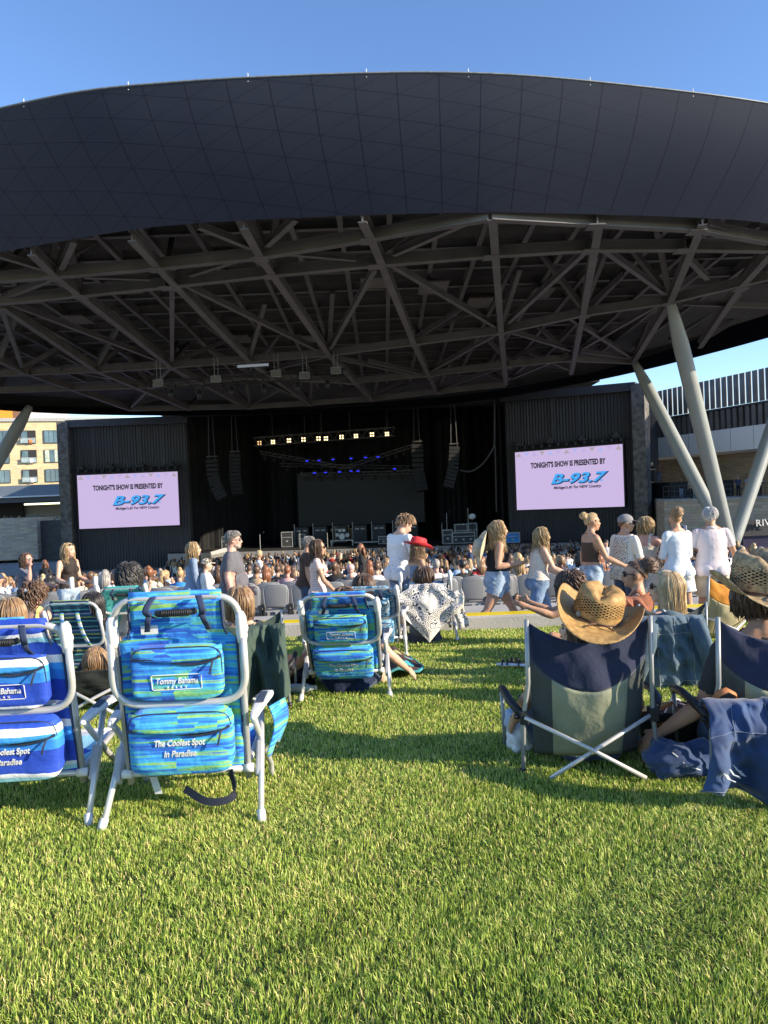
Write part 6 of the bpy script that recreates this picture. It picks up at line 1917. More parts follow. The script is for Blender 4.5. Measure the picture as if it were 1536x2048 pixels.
    for sx in (-1, 1):
        b = MB(); b.tube([(sx * .275, .30, .40), (sx * .285, .17, .24), (sx * .30, -.03, 0.0)], [.013, .013, .0125], 10); lg = b.build('rear_leg', ALU, t, smooth=True)
        b = MB(); b.box((sx * .283, .135, .19), (.03, .055, .14), (R(-28), 0, 0)); b.build('leg_bracket', mat('bracket_grey', (.42, .42, .43), .5), lg, bevel=.008)
        b = MB(); b.tube([(sx * .305, -.035, -.005), (sx * .298, -.01, .035)], .017, 10); b.build('foot_cap', WHITEP, lg, smooth=True)
        b = MB(); b.tube(arc([(sx * .275, .05, .37), (sx * .275, .30, .20), (sx * .285, .50, .06), (sx * .285, .52, 0)], .06), .0125, 10); b.build('front_leg', ALU, t, smooth=True)
        b = MB(); b.tube([(sx * .22, .105, .165), (sx * .262, .105, .165)], .018, 12); b.build('pivot_bolt', WHITEP, t, smooth=True)
        if arms:
            b = MB(); q = MB(); q.ell((0, 0, 0), (1, 1, 1), None, 16, 10, .4)
            for v in q.v: b.v.append((sx * (.285 + .01 * v[1]) + v[0] * (.024 + .010 * v[1]), .19 + v[1] * .19, .405 + v[2] * .014 + .012 * v[1] - .008 * v[1] * v[1]))
            b.f, b.m = q.f, q.m
            ar = b.build('armrest', WHITEP, t, smooth=True)
            b = MB(); b.box((sx * .287, .22, .423), (.034, .16, .006), (R(4), 0, 0)); b.build('arm_pad', mat('arm_pad', (.06, .08, .12), .6), ar, bevel=.003)
    if side_pouch:
        b = MB(); b.grid(lambda u, v: (.318 + .02 * math.sin(v * 4) + .05 * u * (1 - .3 * v), .20 + .16 * u, .385 - .20 * v - .02 * math.sin(u * 6) * v), 8, 10)
        b.build('side_pouch', cloth, t, smooth=True, solid=.006)
    if dangling:
        b = MB(); pts = arc([B(.17, .01, .03), Vector((.21, -.01, .085)), Vector((.10, -.03, .075)), Vector((.0, .03, .12))], .12, 8)
        for i in range(len(pts) - 1): b.beam(pts[i], pts[i + 1], .004, .028, Vector((0, .5, 1)))
        b.build('shoulder_strap', mat('dark_webbing', (.012, .016, .03), .8), t)
        b = MB(); b.grid(lambda u, v: (-.155 + .03 * u + .015 * v, .10 + .02 * v, .15 - .075 * v), 2, 3); b.build('care_label', MATS['tag_white'], t, solid=.001)
    return t

beach_chair('blue and green streaked backpack beach chair, large, nearest the camera, empty', 368, 1645, BG, 13, 3, side_pouch=True, dangling=True)
beach_chair('royal blue and white striped backpack beach chair cut by the photo edge', 22, 1655, BW, 17, 5, L=.665)
beach_chair('blue and green streaked beach chair beside the brown flowered blanket', 692, 1397, BG, 36, -2, L=.70)
beach_chair('dark multicoloured striped beach chair with striped shoulder straps', 0, 0, DS, 24, -3, pouches=0, text=False, strapstyle=1, at=P(160, 1330, 5.4)).scale = (.83, .83, .83)
beach_chair('blue and green beach chair behind the royal blue striped one', 0, 0, BG, 28, 2, text=False, at=P(32, 1390, 4.7)).scale = (.8, .8, .8)
beach_chair('turquoise beach chair under the woman with big black curls', 0, 0, TQ, 34, 0, L=.62, pouches=0, text=False, at=P(262, 1300, 7.6), hard=0)
beach_chair('dark leaf printed beach chair with a patterned shawl over its top', 0, 0, FLOR, 40, -4, L=.64, text=False, at=P(748, 1330, 6.5))
beach_chair('beach chair with white lower bar hidden under the flowered scarf', 856, 1283, FLOR, 30, -4, L=.52, text=False, pouches=0)

def camp_chair(label, px, py, top_m, mid_m, side_m, rz=0, k=1.0, H=.68, band=.52, dip=.10, sag=.10, at=None, group='camp chairs on the lawn'):
    t = ground_thing('camp_chair', label, 'folding chair', px, py, rz, group, at)
    def S(u, v):                                           # u -1..1 across, v 0..1 from seat to top
        z = .06 + (H - .06 - dip * (1 - u * u) * v ** 2) * v
        wd = (.262 - .03 * (1 - v)) * (1 + 0)
        y = .08 - .17 * v - sag * (1 - u * u) * math.sin(math.pi * min(1, .18 + v * .82)) ** 1.0
        y += .010 * nz((u * 2.2, v * 4, k), 1.8) + .006 * math.sin(u * 9 + v * 7) * v
        return Vector((u * wd * k, y * k, z * k))
    def panel(name, u0, u1, v0, v1, m_, f=None):
        b = MB(); b.grid(lambda u, v: S(u0 + (u1 - u0) * u, (f(u0 + (u1 - u0) * u) if f else v0) * (1 - v) + v1 * v if v1 is not None else v0 * (1 - v) + f(u0 + (u1 - u0) * u) * v), 20, 16)
        return b.build(name, m_, t, smooth=True, solid=.005)
    line = lambda u: band + .20 * (u * u) - .0
    panel('top_band', -1, 1, 0, 1.0, top_m, line)
    panel('mesh_panel', -.66, .66, .0, None, mid_m, line)
    panel('side_panel', -1, -.662, .0, None, side_m, line)
    panel('side_panel', .662, 1, .0, None, side_m, line)
    POLE = mat('pole_grey', (.36, .37, .37), .4, .3, .1, 6)
    for sx in (-1, 1):
        b = MB(); b.tube([Vector((sx * .30, -.02, 0)) * k, Vector((sx * .285, -.0, .24)) * k, Vector((sx * .268, -.07, H * .6)) * k, Vector((sx * .266, -.10, H + .01)) * k], .0105 * k, 8); b.build('back_pole', POLE, t, smooth=True)
        b = MB(); c = Vector((sx * .285, -.005, .245)) * k; b.box(c, (.04, .05, .06)); b.tube([c, c + Vector((sx * .045, -.01, .006))], .012, 8); b.build('joint', BLACKP, t, bevel=.006)
        b = MB(); b.tube([Vector((sx * .285, -.035 if sx < 0 else -.015, .25)) * k, Vector((sx * .02, -.125 if sx < 0 else -.10, .13)) * k, Vector((-sx * .20, -.15 if sx < 0 else -.13, .012)) * k], .0095 * k, 8); b.build('cross_brace', ALU, t, smooth=True)
        b = MB(); b.tube([Vector((sx * .33, .42, 0)) * k, Vector((sx * .34, .40, .30)) * k], .0105 * k, 8); b.build('front_leg', POLE, t, smooth=True)
        b = MB(); b.tube(arc([Vector((sx * .29, .0, .25)) * k, Vector((sx * .335, .06, .30)) * k, Vector((sx * .345, .25, .32)) * k, Vector((sx * .34, .40, .29)) * k], .1 * k), .019 * k, 8); b.build('armrest', BLACKP, t, smooth=True)
        b = MB(); b.ell(Vector((sx * .30, -.02, .01)) * k, (.022, .03, .014), None, 8, 6); b.build('foot', BLACKP, t)
    b = MB(); b.grid(lambda u, v: Vector(((u - .5) * .5 * k, (.06 + .40 * v) * k, (.11 + .13 * v - .06 * math.sin(math.pi * v) * (1 - (2 * u - 1) ** 2)) * k)), 10, 10); b.build('seat_sling', side_m, t, smooth=True, solid=.005)
    return t
camp_chair('navy camp chair with sage mesh back under the woman in the straw hat', 1181, 1541, NAVY, NAVYM, SIDEM, -3)
camp_chair('navy camp chair with denim hung on its arm at the photo edge', 1452, 1556, NAVY, NAVYM, SIDEM, -8, at=P(1572, 1545, 3.0))
camp_chair('orange and tan camp chair beside the ripped jeans', 0, 0, mat('orange_canvas', (.62, .24, .03), .8, 0, .15, 8, .3, 16), mat('tan_canvas', (.40, .34, .20), .8, 0, .1, 8), mat('tan_canvas_side', (.36, .30, .17), .8, 0, .1, 8), 14, .95, .64, at=P(1457, 1256, 6.7))
camp_chair('low black camp chair with the sleeping child', 0, 0, mat('black_canvas', (.02, .024, .022), .85, 0, .2, 8, .3, 14), MATS['black_canvas'], MATS['black_canvas'], 4, 1.12, .29, dip=.012, sag=.05, at=P(195, 1425, 4.6))
camp_chair('folding chair under the dark green hoodie', 0, 0, OLIVE_C, OLIVE_C, OLIVE_C, 6, .95, .66, at=P(492, 1405, 4.7))
camp_chair('folding chair under the blue denim jacket', 0, 0, SIDEM, SIDEM, SIDEM, -4, .85, .64, at=P(1345, 1362, 5.0))
camp_chair('folding chair with a rust coloured jacket beside the blond woman', 0, 0, RUST_C, RUST_C, SIDEM, 15, .9, .68, at=P(1262, 1320, 5.9))

# ================================================================== PEOPLE SITTING ON THE LAWN
def sitter(label, px, ytop, Y, rz, H, sex='f', W=1.0, skin='fair', seat=.24, **pose):
    q = P(px, ytop, Y)
    g = lawn_z(Y)
    pz = dict(seat=seat, hip=(82, 82), knee=(80, 80), spread=(8, 8), lean=-14, arm=(20, 20), elbow=(60, 60), abd=(10, 10))
    pz.update(pose)
    p = Person(label, (q.x, Y, g), rz, H, sex, W, skin, pz, voxel=.012 if Y < 6 else .014)
    # slide the whole figure so that the crown of the head lies where the photo has it
    top = max(c[2] for c in p.co)
    p.t.location.z = g + max(-.34, min(.25, (q.z - .015) - (g + top)))
    hw = Matrix.Rotation(R(rz), 3, 'Z') @ p.hc
    p.t.location.x -= hw.x; p.t.location.y -= hw.y
    return p
WB = straw_mat('golden_straw', (.33, .18, .055), (.60, .37, .125))
WB2 = straw_mat('weathered_straw', (.20, .13, .07), (.62, .46, .24))
BANDM = mat('leather_band', (.11, .055, .03), .7)

p = sitter('woman in golden straw cowboy hat slumped in the navy camp chair', 1186, 1196, 3.29, 4, 1.46, 'f', 1.15, 'tan', .13, lean=-16, hpitch=-6, arm=(10, 8), abd=(44, 18), elbow=(35, 60), inw=(36, 0), spread=(12, 10))
p.wear('tshirt', WHITE_C, tee(-.06, .8), .012, None, .006); p.wear('shorts', DENIM_D, shorts(.04, .4), .012); p.wear('shoes', SNEAK, shoes, .01)
p.hair('long', 'brown', .24, 420, .004, 41, thick=.65)
M_ = Matrix.Translation(p.hp(0, -.03, .045)) @ Matrix.Rotation(R(-24), 4, 'Z') @ Matrix.Rotation(R(17), 4, 'Y') @ p.HR.to_4x4() @ Matrix.Rotation(R(-6), 4, 'X')
h_ = cowboy_hat(p.t, M_, WB, 1.06, .085, BANDM, .125, 'cowboy_hat', .02, 1.12)
b = MB(); b.ell(M_ @ (Vector((-.075, -.105, .02))), (.012, .012, .013), None, 10, 7); b.build('hat_bead', mat('stone_bead', (.32, .32, .27), .5), h_)

p = sitter('person in weathered straw hat and charcoal tee reaching down beside the second navy chair', 1512, 1140, 3.2, 6, 1.64, 'm', 1.15, 'tan', .18, lean=-4, hpitch=4, bend=-6, arm=(6, 20), abd=(20, 12), elbow=(24, 60), inw=(-24, 0), twist=-4)
p.wear('tshirt', mat('dark_grey_tee', (.045, .046, .05), .9, 0, .12, 8, .15, 30), tee(-.06, .8), .02, None, .008); p.wear('shorts', DENIM, shorts(.04, .7), .012)
p.hair('long', 'brown', .09, 420, .010, 43, thick=.6)
M_ = Matrix.Translation(p.hp(0, -.012, .045)) @ Matrix.Rotation(R(-8), 4, 'Z') @ p.HR.to_4x4() @ Matrix.Rotation(R(10), 4, 'X')
cowboy_hat(p.t, M_, WB2, 1.08, .075, BANDM, .10, 'cowboy_hat', .02, 1.3)
b = MB()
for i in range(26):
    q = M_ @ Vector((.04 + .003 * (i % 5), -.16, -.012)); a = -.5 + .04 * i
    b.tube([q, q + V3(.05 * math.sin(a * 3), -.03, -.06), q + V3(.09 * math.sin(a * 3), -.035, -.12 - .004 * (i % 7))], .0022, 4)
b.build('feather_trim', mat('feather_brown', (.22, .14, .09), .8), p.t)

p = sitter('woman with straight blond hair and glasses in front of the denim jacket', 1328, 1140, 5.15, 42, 1.68, 'f', 1.0, 'fair', .25, lean=-8, hyaw=22, elbow=(95, 60), arm=(35, 20))
p.wear('camisole', WHITE_C, tank(-.05, .40), .01, None, .003); p.wear('jeans', DENIM, jeans(), .012)
p.hair('long', 'pale_blond', .25, 560, .003, 45, thick=.6); p.sunglasses()

p = sitter('woman with curly updo and dark sunglasses looking left, rust jacket behind her', 1268, 1120, 6.1, 62, 1.66, 'f', .95, 'tan', .26, lean=-4, hyaw=14)
p.wear('top', RUST_C, tank(-.05, .38), .01); p.wear('jeans', DENIM_D, jeans(), .012)
p.hair('bun', 'brown', .42, 150, .02, 47); p.sunglasses()

p = sitter('woman with long brown curls hugging her knees, dark skirt and trainers', 1140, 1143, 6.9, 78, 1.64, 'f', 1.02, 'tan', .14, lean=16, hip=(112, 84), knee=(100, 44), arm=(72, 66), elbow=(40, 46), hyaw=-28)
p.wear('dress', BLACK_C, lambda s: trunk(s, -.12, .42) | arms(s, 'thigh_', 0, .6), .018, None, .008); p.wear('trainers', SNEAK, shoes, .012); p.hair('curly', 'brown', .30, 260, .022, 49, thick=1.1)

p = sitter('person with bare knees showing through ripped jeans in the orange chair', 1440, 1162, 7.15, 58, 1.62, 'f', .95, 'pink', .16, lean=-22, hip=(112, 104), knee=(112, 104), arm=(30, 20))
p.wear('top', BLACK_C, tee(-.05, .5), .01); p.wear('ripped_jeans', DENIM_L, lambda s: hips(s, .07) | arms(s, 'thigh_', 0, .86) | arms(s, 'shin_', .16, .97), .016, None, .007); p.wear('shoes', SNEAKW, shoes, .01)
p.hair('bob', 'black', .2, 120, .004, 51)

p = sitter('barefoot person in striped top sitting on the grass behind the navy camp chair', 1150, 1222, 4.55, 62, 1.6, 'f', 1.0, 'fair', .12, lean=-14, hip=(98, 66), knee=(72, 52), foot=(20, 20))
p.wear('striped_top', STRIPE_N, tee(-.06, .8), .012, None, .006); p.wear('shorts', BLACK_C, shorts(.05, .6), .012); p.hair('long', 'brown', .2, 110, .006, 53)

p = sitter('person with short brown hair sitting under the black and white flowered scarf', 846, 1131, 7.35, 2, 1.68, 'm', 1.0, 'fair', .22, lean=-12)
p.wear('tshirt', GREY_C, tee(), .012); p.wear('shorts', DENIM_D, shorts(), .012); p.hair('bob', 'brown', .07, 420, .005, 55, thick=.65)

p = sitter('boy with cropped brown hair in the streaked chair beside the blanket', 688, 1173, 5.05, -2, 1.5, 'm', .95, 'fair', .22, lean=-12, hip=(80, 86), knee=(78, 84), arm=(10, 10), abd=(34, 34), elbow=(30, 30), spread=(22, 22))
p.wear('tshirt', mat('navy_tee', (.03, .05, .12), .9), tee(), .012); p.wear('shorts', DENIM_D, shorts(.05, .7), .012); p.wear('shoes', SNEAK, shoes, .01); p.hair('short', 'brown', .022, 250, .001, 57)

p = sitter('woman with brown hair wrapped in a patterned shawl behind the cropped hair boy', 727, 1146, 6.55, -6, 1.64, 'f', 1.05, 'fair', .25, lean=-12)
SHAWL = print_mat('zigzag_shawl', (.50, .45, .38), (.10, .09, .085), 13, .52, .6)
p.wear('shawl', SHAWL, lambda s: trunk(s, -.05, .53) | arms(s, 'uarm_') | arms(s, 'farm_', 0, .3), .045, None, .02, 9); p.hair('long', 'brown', .2, 150, .005, 59)

p = sitter('child with bobbed golden brown hair in front of the dark green hoodie', 478, 1171, 4.75, 6, 1.45, 'f', 1.0, 'fair', .27, lean=-10)
p.wear('shirt', mat('tan_shirt', (.45, .34, .2), .9), tee(), .012); p.wear('shorts', DENIM_D, shorts(), .012); p.hair('bob', 'light_brown', .13, 700, .003, 61, thick=.6)

p = sitter('sleeping child with tousled light brown hair in the low black chair', 190, 1290, 4.95, 8, 1.30, 'f', 1.0, 'pink', .12, lean=-48, hpitch=-10, hip=(118, 100), knee=(110, 90), hyaw=10, arm=(60, 30), abd=(30, 10))
p.wear('tshirt', YELLOW_C, tee(), .012); p.wear('shorts', DENIM, shorts(), .012); p.hair('bob', 'light_brown', .12, 650, .004, 63, thick=.55)

p = sitter('woman with big black ringlets and grey top by the turquoise chair', 258, 1128, 7.7, -10, 1.68, 'f', 1.1, 'deep', .26, lean=-8)
p.wear('top', mat('grey_jersey', (.40, .40, .41), .9), tank(-.05, .40), .012); p.wear('trousers', BLACK_C, jeans(), .012); p.hair('curly', 'black', .30, 520, .018, 65, thick=1.25)

p = sitter('person with sleek black hair in the dark striped chair', 186, 1182, 6.75, 0, 1.6, 'f', 1.0, 'tan', .24, lean=-12)
p.wear('tshirt', BLACK_C, tee(), .012); p.wear('shorts', DENIM, shorts(), .012); p.hair('long', 'black', .24, 170, .002, 67)

p = sitter('woman with curly brown hair and yellow top, white clip in her hair', 68, 1165, 7.2, -18, 1.64, 'f', 1.0, 'pink', .26, lean=-6)
p.wear('yellow_top', YELLOW_C, tank(-.05, .42), .012); p.wear('shorts', DENIM_L, shorts(), .012); p.hair('curly', 'brown', .17, 240, .02, 69)
b = MB(); b.ell(p.hp(.02, -.13, .07), (.03, .015, .018), p.HR, 8, 6); b.build('hair_clip', WHITEP, p.t)

p = sitter('person with straight light brown hair in the chair behind the blue striped one', 24, 1193, 5.35, -6, 1.62, 'f', 1.0, 'fair', .25, lean=-12)
p.wear('tshirt', TQ, tee(), .012); p.wear('shorts', DENIM, shorts(), .012); p.hair('long', 'light_brown', .26, 520, .003, 71, thick=.6); p.sunglasses()

# ================================================================== CLOTH HUNG ON CHAIRS, THINGS ON THE LAWN
def drape(name, label, cat, m, px, py, Y, W_, H_, wf, hem=None, rz=0, folds=5, amp=.03, depth=.05, seed=0, top=.06, shift=None, crease=1.0):
    """cloth hanging over a chair back: top fold, then folds deepening towards the hem; (px,py) is the top middle"""
    q = P(px, py, Y)
    t = thing(name, label, cat, q, R(rz))
    def fn(u, v):
        x = (u - .5) * 2
        if v < .12:
            a = v / .12 * math.pi / 2
            return Vector((x * W_ / 2 * wf(x, 0), top * math.cos(a) + .01, -top * .6 * (1 - math.sin(a)) + .01 * nz((x * 3, v, seed), 1)))
        w = (v - .12) / .88
        hh = H_ * (hem(x) if hem else 1.0)
        f = amp * (.3 + 1.1 * w) * (math.sin(x * folds * 2 + seed + 1.1 * w) + .55 * math.sin(x * folds * 4.3 + 2 * seed - w * 2)) + .028 * nz((x * 2.2, w * 3.5, seed), 1.3) - crease * .05 * abs(nz((x * 2.0 + w * 1.4, w * 2.6 - x, seed), 1.1)) - crease * .016 * abs(nz((x * 4 - w * 3, w * 6, seed + 4), 1.2))
        return Vector((x * W_ / 2 * wf(x, w) + (shift(w) if shift else 0), -depth * math.sin(min(1, w * 1.6) * math.pi * .5) - f - .05, -hh * w + .03 * -(x * x) * (1 - w)))
    b = MB(); b.grid(fn, 90, 70)
    b.build('cloth', m, t, smooth=True, solid=.006)
    return t, fn
DJ = mat('denim_jacket_wash', (.075, .125, .165), .85, 0, .4, 9, .35, 120, sheen=.2)
t, fn = drape('denim_jacket', 'faded dark denim jacket hung over the chair of the blond woman', 'jacket', DJ, 1342, 1232, 4.86, .46, .46, lambda x, w: .92 + .14 * w, lambda x: 1 - .05 * x, -4, 3, .022, .06, 2, top=.05)
for (x, s_) in ((.62, 1), (-.78, -1)):
    b = MB(); b.tube([fn(.5 + x * .5, .14) + V3(0, -.03, 0), fn(.5 + x * .52, .4) + V3(.02 * s_, -.06, 0), fn(.5 + x * .56, .65) + V3(.03 * s_, -.05, 0), fn(.5 + x * .58, .86) + V3(.05 * s_, -.035, 0)], [.055, .062, .055, .042], 14, flat=.6)
    b.build('sleeve', DJ, t, smooth=True)
b = MB(); b.tube([fn(.32, .02) + V3(0, -.01, .012), fn(.5, .05) + V3(0, -.03, .02), fn(.72, .02) + V3(0, -.005, .012)], [.018, .03, .018], 10, flat=.5); b.build('collar', DJ, t, smooth=True)
b = MB()
for u in (.25, .5, .74): b.tube([fn(u, .13 + .87 * k / 14) + V3(0, -.006, 0) for k in range(15)], .002, 4)
b.tube([fn(k / 20, .32) + V3(0, -.006, 0) for k in range(21)], .002, 4); b.tube([fn(k / 20, .93) + V3(0, -.006, 0) for k in range(21)], .002, 4)
b.build('seam', mat('denim_seam', (.30, .30, .27), .8), t)

drape('hoodie', 'dark green hoodie hung over the chair beside the large beach chair', 'hoodie', OLIVE_C, 532, 1250, 4.5, .27, .47, lambda x, w: .85 + .2 * w, lambda x: 1 - .14 * x * x + .05 * math.sin(x * 5), 6, 1.6, .075, .07, 5)
drape('jacket', 'rust jacket hung on the chair beside the woman with curly updo', 'jacket', RUST_C, 1247, 1198, 5.7, .42, .36, lambda x, w: .85 + .15 * w, None, 14, 3, .025, .05, 3)

def scarf_mat():
    m, nt, N, L, b = _new('flowered_scarf')
    tc = N.new('ShaderNodeTexCoord')
    v = N.new('ShaderNodeTexVoronoi'); v.inputs['Scale'].default_value = 17; L.new(tc.outputs['Object'], v.inputs['Vector'])
    wv = N.new('ShaderNodeMath'); wv.operation = 'MULTIPLY'; wv.inputs[1].default_value = 26; L.new(v.outputs['Distance'], wv.inputs[0])
    sn = N.new('ShaderNodeMath'); sn.operation = 'SINE'; L.new(wv.outputs[0], sn.inputs[0])
    n = N.new('ShaderNodeTexNoise'); n.inputs['Scale'].default_value = 5.5; n.inputs['Detail'].default_value = 2; L.new(tc.outputs['Object'], n.inputs['Vector'])
    ad = N.new('ShaderNodeMath'); ad.operation = 'MULTIPLY_ADD'; ad.inputs[1].default_value = 3.2; L.new(n.outputs['Fac'], ad.inputs[0]); L.new(sn.outputs[0], ad.inputs[2])
    rp = N.new('ShaderNodeValToRGB'); rp.color_ramp.elements[0].position = .93; rp.color_ramp.elements[1].position = .99
    mp = N.new('ShaderNodeMapRange'); mp.inputs['From Min'].default_value = 0; mp.inputs['From Max'].default_value = 2.2; L.new(ad.outputs[0], mp.inputs['Value'])
    rp.color_ramp.elements[0].color = (.72, .68, .60, 1); rp.color_ramp.elements[1].color = (.03, .035, .06, 1)
    L.new(mp.outputs[0], rp.inputs['Fac'])
    mx = N.new('ShaderNodeMix'); mx.data_type = 'RGBA'
    rd = N.new('ShaderNodeMath'); rd.operation = 'LESS_THAN'; rd.inputs[1].default_value = .13; L.new(v.outputs['Distance'], rd.inputs[0])
    s2 = N.new('ShaderNodeSeparateColor'); L.new(v.outputs['Color'], s2.inputs[0])
    g = N.new('ShaderNodeMath'); g.operation = 'GREATER_THAN'; g.inputs[1].default_value = .62; L.new(s2.outputs[0], g.inputs[0])
    mu = N.new('ShaderNodeMath'); mu.operation = 'MULTIPLY'; L.new(rd.outputs[0], mu.inputs[0]); L.new(g.outputs[0], mu.inputs[1])
    L.new(mu.outputs[0], mx.inputs[0]); L.new(rp.outputs['Color'], mx.inputs[6]); mx.inputs[7].default_value = (.38, .12, .07, 1)
    L.new(mx.outputs[2], b.inputs['Base Color']); b.inputs['Roughness'].default_value = .9
    return m
SCF = scarf_mat()
t, fn = drape('scarf', 'white scarf with black and rust flowers spread over a low chair back', 'scarf', SCF, 855, 1168, 7.0, .58, .54, lambda x, w: (.62 + .55 * min(1, w * 2.2)) * (1 if w < .42 else 1), lambda x: (1.02 - .62 * abs(x) ** .9), -4, 2.2, .018, .06, 1.5, top=.08, crease=.25)
b = MB(); q0 = fn(.97, .35)
b.grid(lambda u, v: q0 + V3(-.03 + .10 * u + .05 * v + .012 * math.sin(v * 9), -.02 * math.sin(u * 6), -.36 * v + .03 * u), 6, 14); b.build('corner', SCF, t, smooth=True, solid=.005)

# denim hanging from the arm of the second navy chair and heaped on the grass
JB = mat('bright_denim', (.022, .055, .15), .85, 0, .4, 8, .10, 200, sheen=.3)
t, fn = drape('denim_jacket', 'blue denim jacket hung over the arm of the second navy camp chair', 'jacket', JB, 1492, 1402, 2.82, .42, .36, lambda x, w: .74 + .34 * w, lambda x: .92 + .10 * math.sin(x * 3 + 1), -8, 1.5, .055, .09, 4, top=.07)
for pts in ([fn(.28, .13 + .87 * k / 16) + V3(0, -.007, 0) for k in range(17)], [fn(k / 24, .955) + V3(0, -.007, 0) for k in range(25)], [fn(k / 24, .36) + V3(0, -.007, 0) for k in range(25)], [fn(.72, .13 + .87 * k / 16) + V3(0, -.007, 0) for k in range(17)]):
    b = MB(); b.tube(pts, .0016, 4); b.build('seam', mat('denim_seam_blue', (.16, .20, .28), .8), t)
b = MB()
for k in range(9):
    q = fn(.12 + .03 * k, .72 + .025 * (k % 3)) + V3(0, -.008, 0); b.tube([q, q + V3(.012, -.002, -.02), q + V3(.03, -.002, -.026)], .0025, 4)
b.build('frayed_patch', mat('frayed_thread', (.55, .58, .62), .9), t)
g = PG(1368, 1552)
t = thing('denim_heap', 'crumpled blue denim heap on the grass beside the second navy chair', 'jeans', (g.x, g.y + .05, lawn_z(g.y)))
b = MB(); q = MB(); q.ell((0, 0, 0), (1, 1, 1), None, 44, 26, .85)
for v in q.v:
    n = nz(v, 1.6, 2.0) * .35 + nz(v, 3.6, 5.0) * .16 + nz(v, 8, 1.0) * .04
    b.v.append((v[0] * .145 * (1 + n), v[1] * .10 * (1 + n), max(-.01, .055 + v[2] * .075 * (1 + n * 1.5))))
b.f, b.m = q.f, q.m; b.build('cloth', JB, t, smooth=True)
b = MB()
for k in range(5): b.tube([(-.06 + .012 * k, -.085 - .006 * k, .115 - .012 * k), (-.03 + .02 * k, -.10, .09 - .012 * k)], .003, 4)
b.build('frayed_patch', mat('frayed_thread', (.55, .58, .62), .9), t)

g = PG(1350, 1500)
t = thing('tote_bag', 'open dark tote bag with an orange strap between the two navy camp chairs', 'bag', (g.x + .02, g.y + .12, lawn_z(g.y + .12)))
b = MB(); b.grid(lambda u, v: Vector((.13 * math.cos(u * 2 * math.pi) * (1 + .18 * v), .09 * math.sin(u * 2 * math.pi) * (1 + .15 * v), .17 * v + .012 * math.sin(u * 12) * v)), 28, 8); b.build('bag_body', mat('dark_bag', (.03, .035, .03), .85, 0, .2, 8), t, smooth=True, solid=.006)
b = MB(); b.tube([(-.10, -.08, .12), (-.09, -.12, .20), (-.03, -.13, .24), (.01, -.12, .19), (-.04, -.12, .14), (-.10, -.08, .12)], .011, 6, flat=.35); b.build('strap', mat('orange_strap', (.6, .19, .04), .7), t, smooth=True)
b = MB(); b.box((.01, -.03, .19), (.05, .012, .09), (.3, .3, .2)); b.build('paper_label', WHITEP, t)
b = MB(); b.box((.06, -.04, .19), (.1, .03, .02), (.2, .4, .3)); b.tube([(.02, -.05, .2), (.10, -.06, .13)], .008, 6); b.build('contents', mat('mauve_plastic', (.35, .22, .24), .5), t)
g = P(1452, 1392, 2.95)
t = thing('leather_strap', 'tan leather strap knotted round the pole of the second navy chair', 'strap', g)
b = MB(); b.tube([(-.06, 0, -.03), (-.045, -.03, .02), (-.01, -.035, .035), (.03, -.02, .012), (.035, -.01, -.03)], .014, 7, flat=.3); b.build('loop', mat('tan_leather', (.45, .17, .06), .6), t, smooth=True)

def heap(name, label, cat, px, py, sx, sy, sz, m, seed=1, dy=0, extra=None):
    g = PG(px, py); t = thing(name, label, cat, (g.x, g.y + dy, lawn_z(g.y + dy)))
    b = MB(); q = MB(); q.ell((0, 0, 0), (1, 1, 1), None, 26, 16, .8)
    for v in q.v:
        n = nz(v, 1.8, seed) * .35 + nz(v, 4.2, seed + 3) * .15
        b.v.append((v[0] * sx * (1 + n), v[1] * sy * (1 + n), max(-.01, sz * .75 + v[2] * sz * (1 + n))))
    b.f, b.m = q.f, q.m; b.build('body', m, t, smooth=True)
    return t
t = heap('clothes_heap', 'pale blue and white clothes crumpled on the grass by the navy chair foot', 'clothes', 1040, 1500, .06, .06, .07, WHITE_C, 3)
b = MB(); q = MB(); q.ell((0, 0, 0), (1, 1, 1), None, 20, 12, .8)
for v in q.v:
    n = nz(v, 2, 9) * .4; b.v.append((-.01 + v[0] * .055 * (1 + n), .04 + v[1] * .05, .13 + v[2] * .06 * (1 + n)))
b.f, b.m = q.f, q.m; b.build('blue_shirt', mat('pale_blue_cloth', (.42, .50, .60), .9, 0, .1, 9, .3, 20), t, smooth=True)
t = heap('bag', 'black bag with yellow tab on the grass beside the boy with cropped hair', 'bag', 596, 1378, .12, .10, .09, mat('black_bag', (.012, .012, .015), .8, 0, .2, 9, .3, 30), 6, .1)
b = MB(); b.box((-.10, -.09, .10), (.02, .012, .09), (.2, .2, 0)); b.build('tab', mat('tab_yellow', (.7, .4, .02), .6), t)
g = PG(603, 1386); t = thing('water_bottle', 'clear plastic bottle lying by the black bag', 'bottle', (g.x, g.y, lawn_z(g.y) + .035))
b = MB(); b.tube([(-.09, 0, 0), (.04, 0, 0), (.07, 0, 0), (.095, 0, 0)], [.033, .033, .018, .014], 12); b.build('bottle_body', mat('clear_plastic', (.5, .55, .58), .1, 0, .1, 5, spec=.8), t, smooth=True)
b = MB(); b.tube([(.095, 0, 0), (.112, 0, 0)], .016, 10); b.build('cap', WHITEP, t)

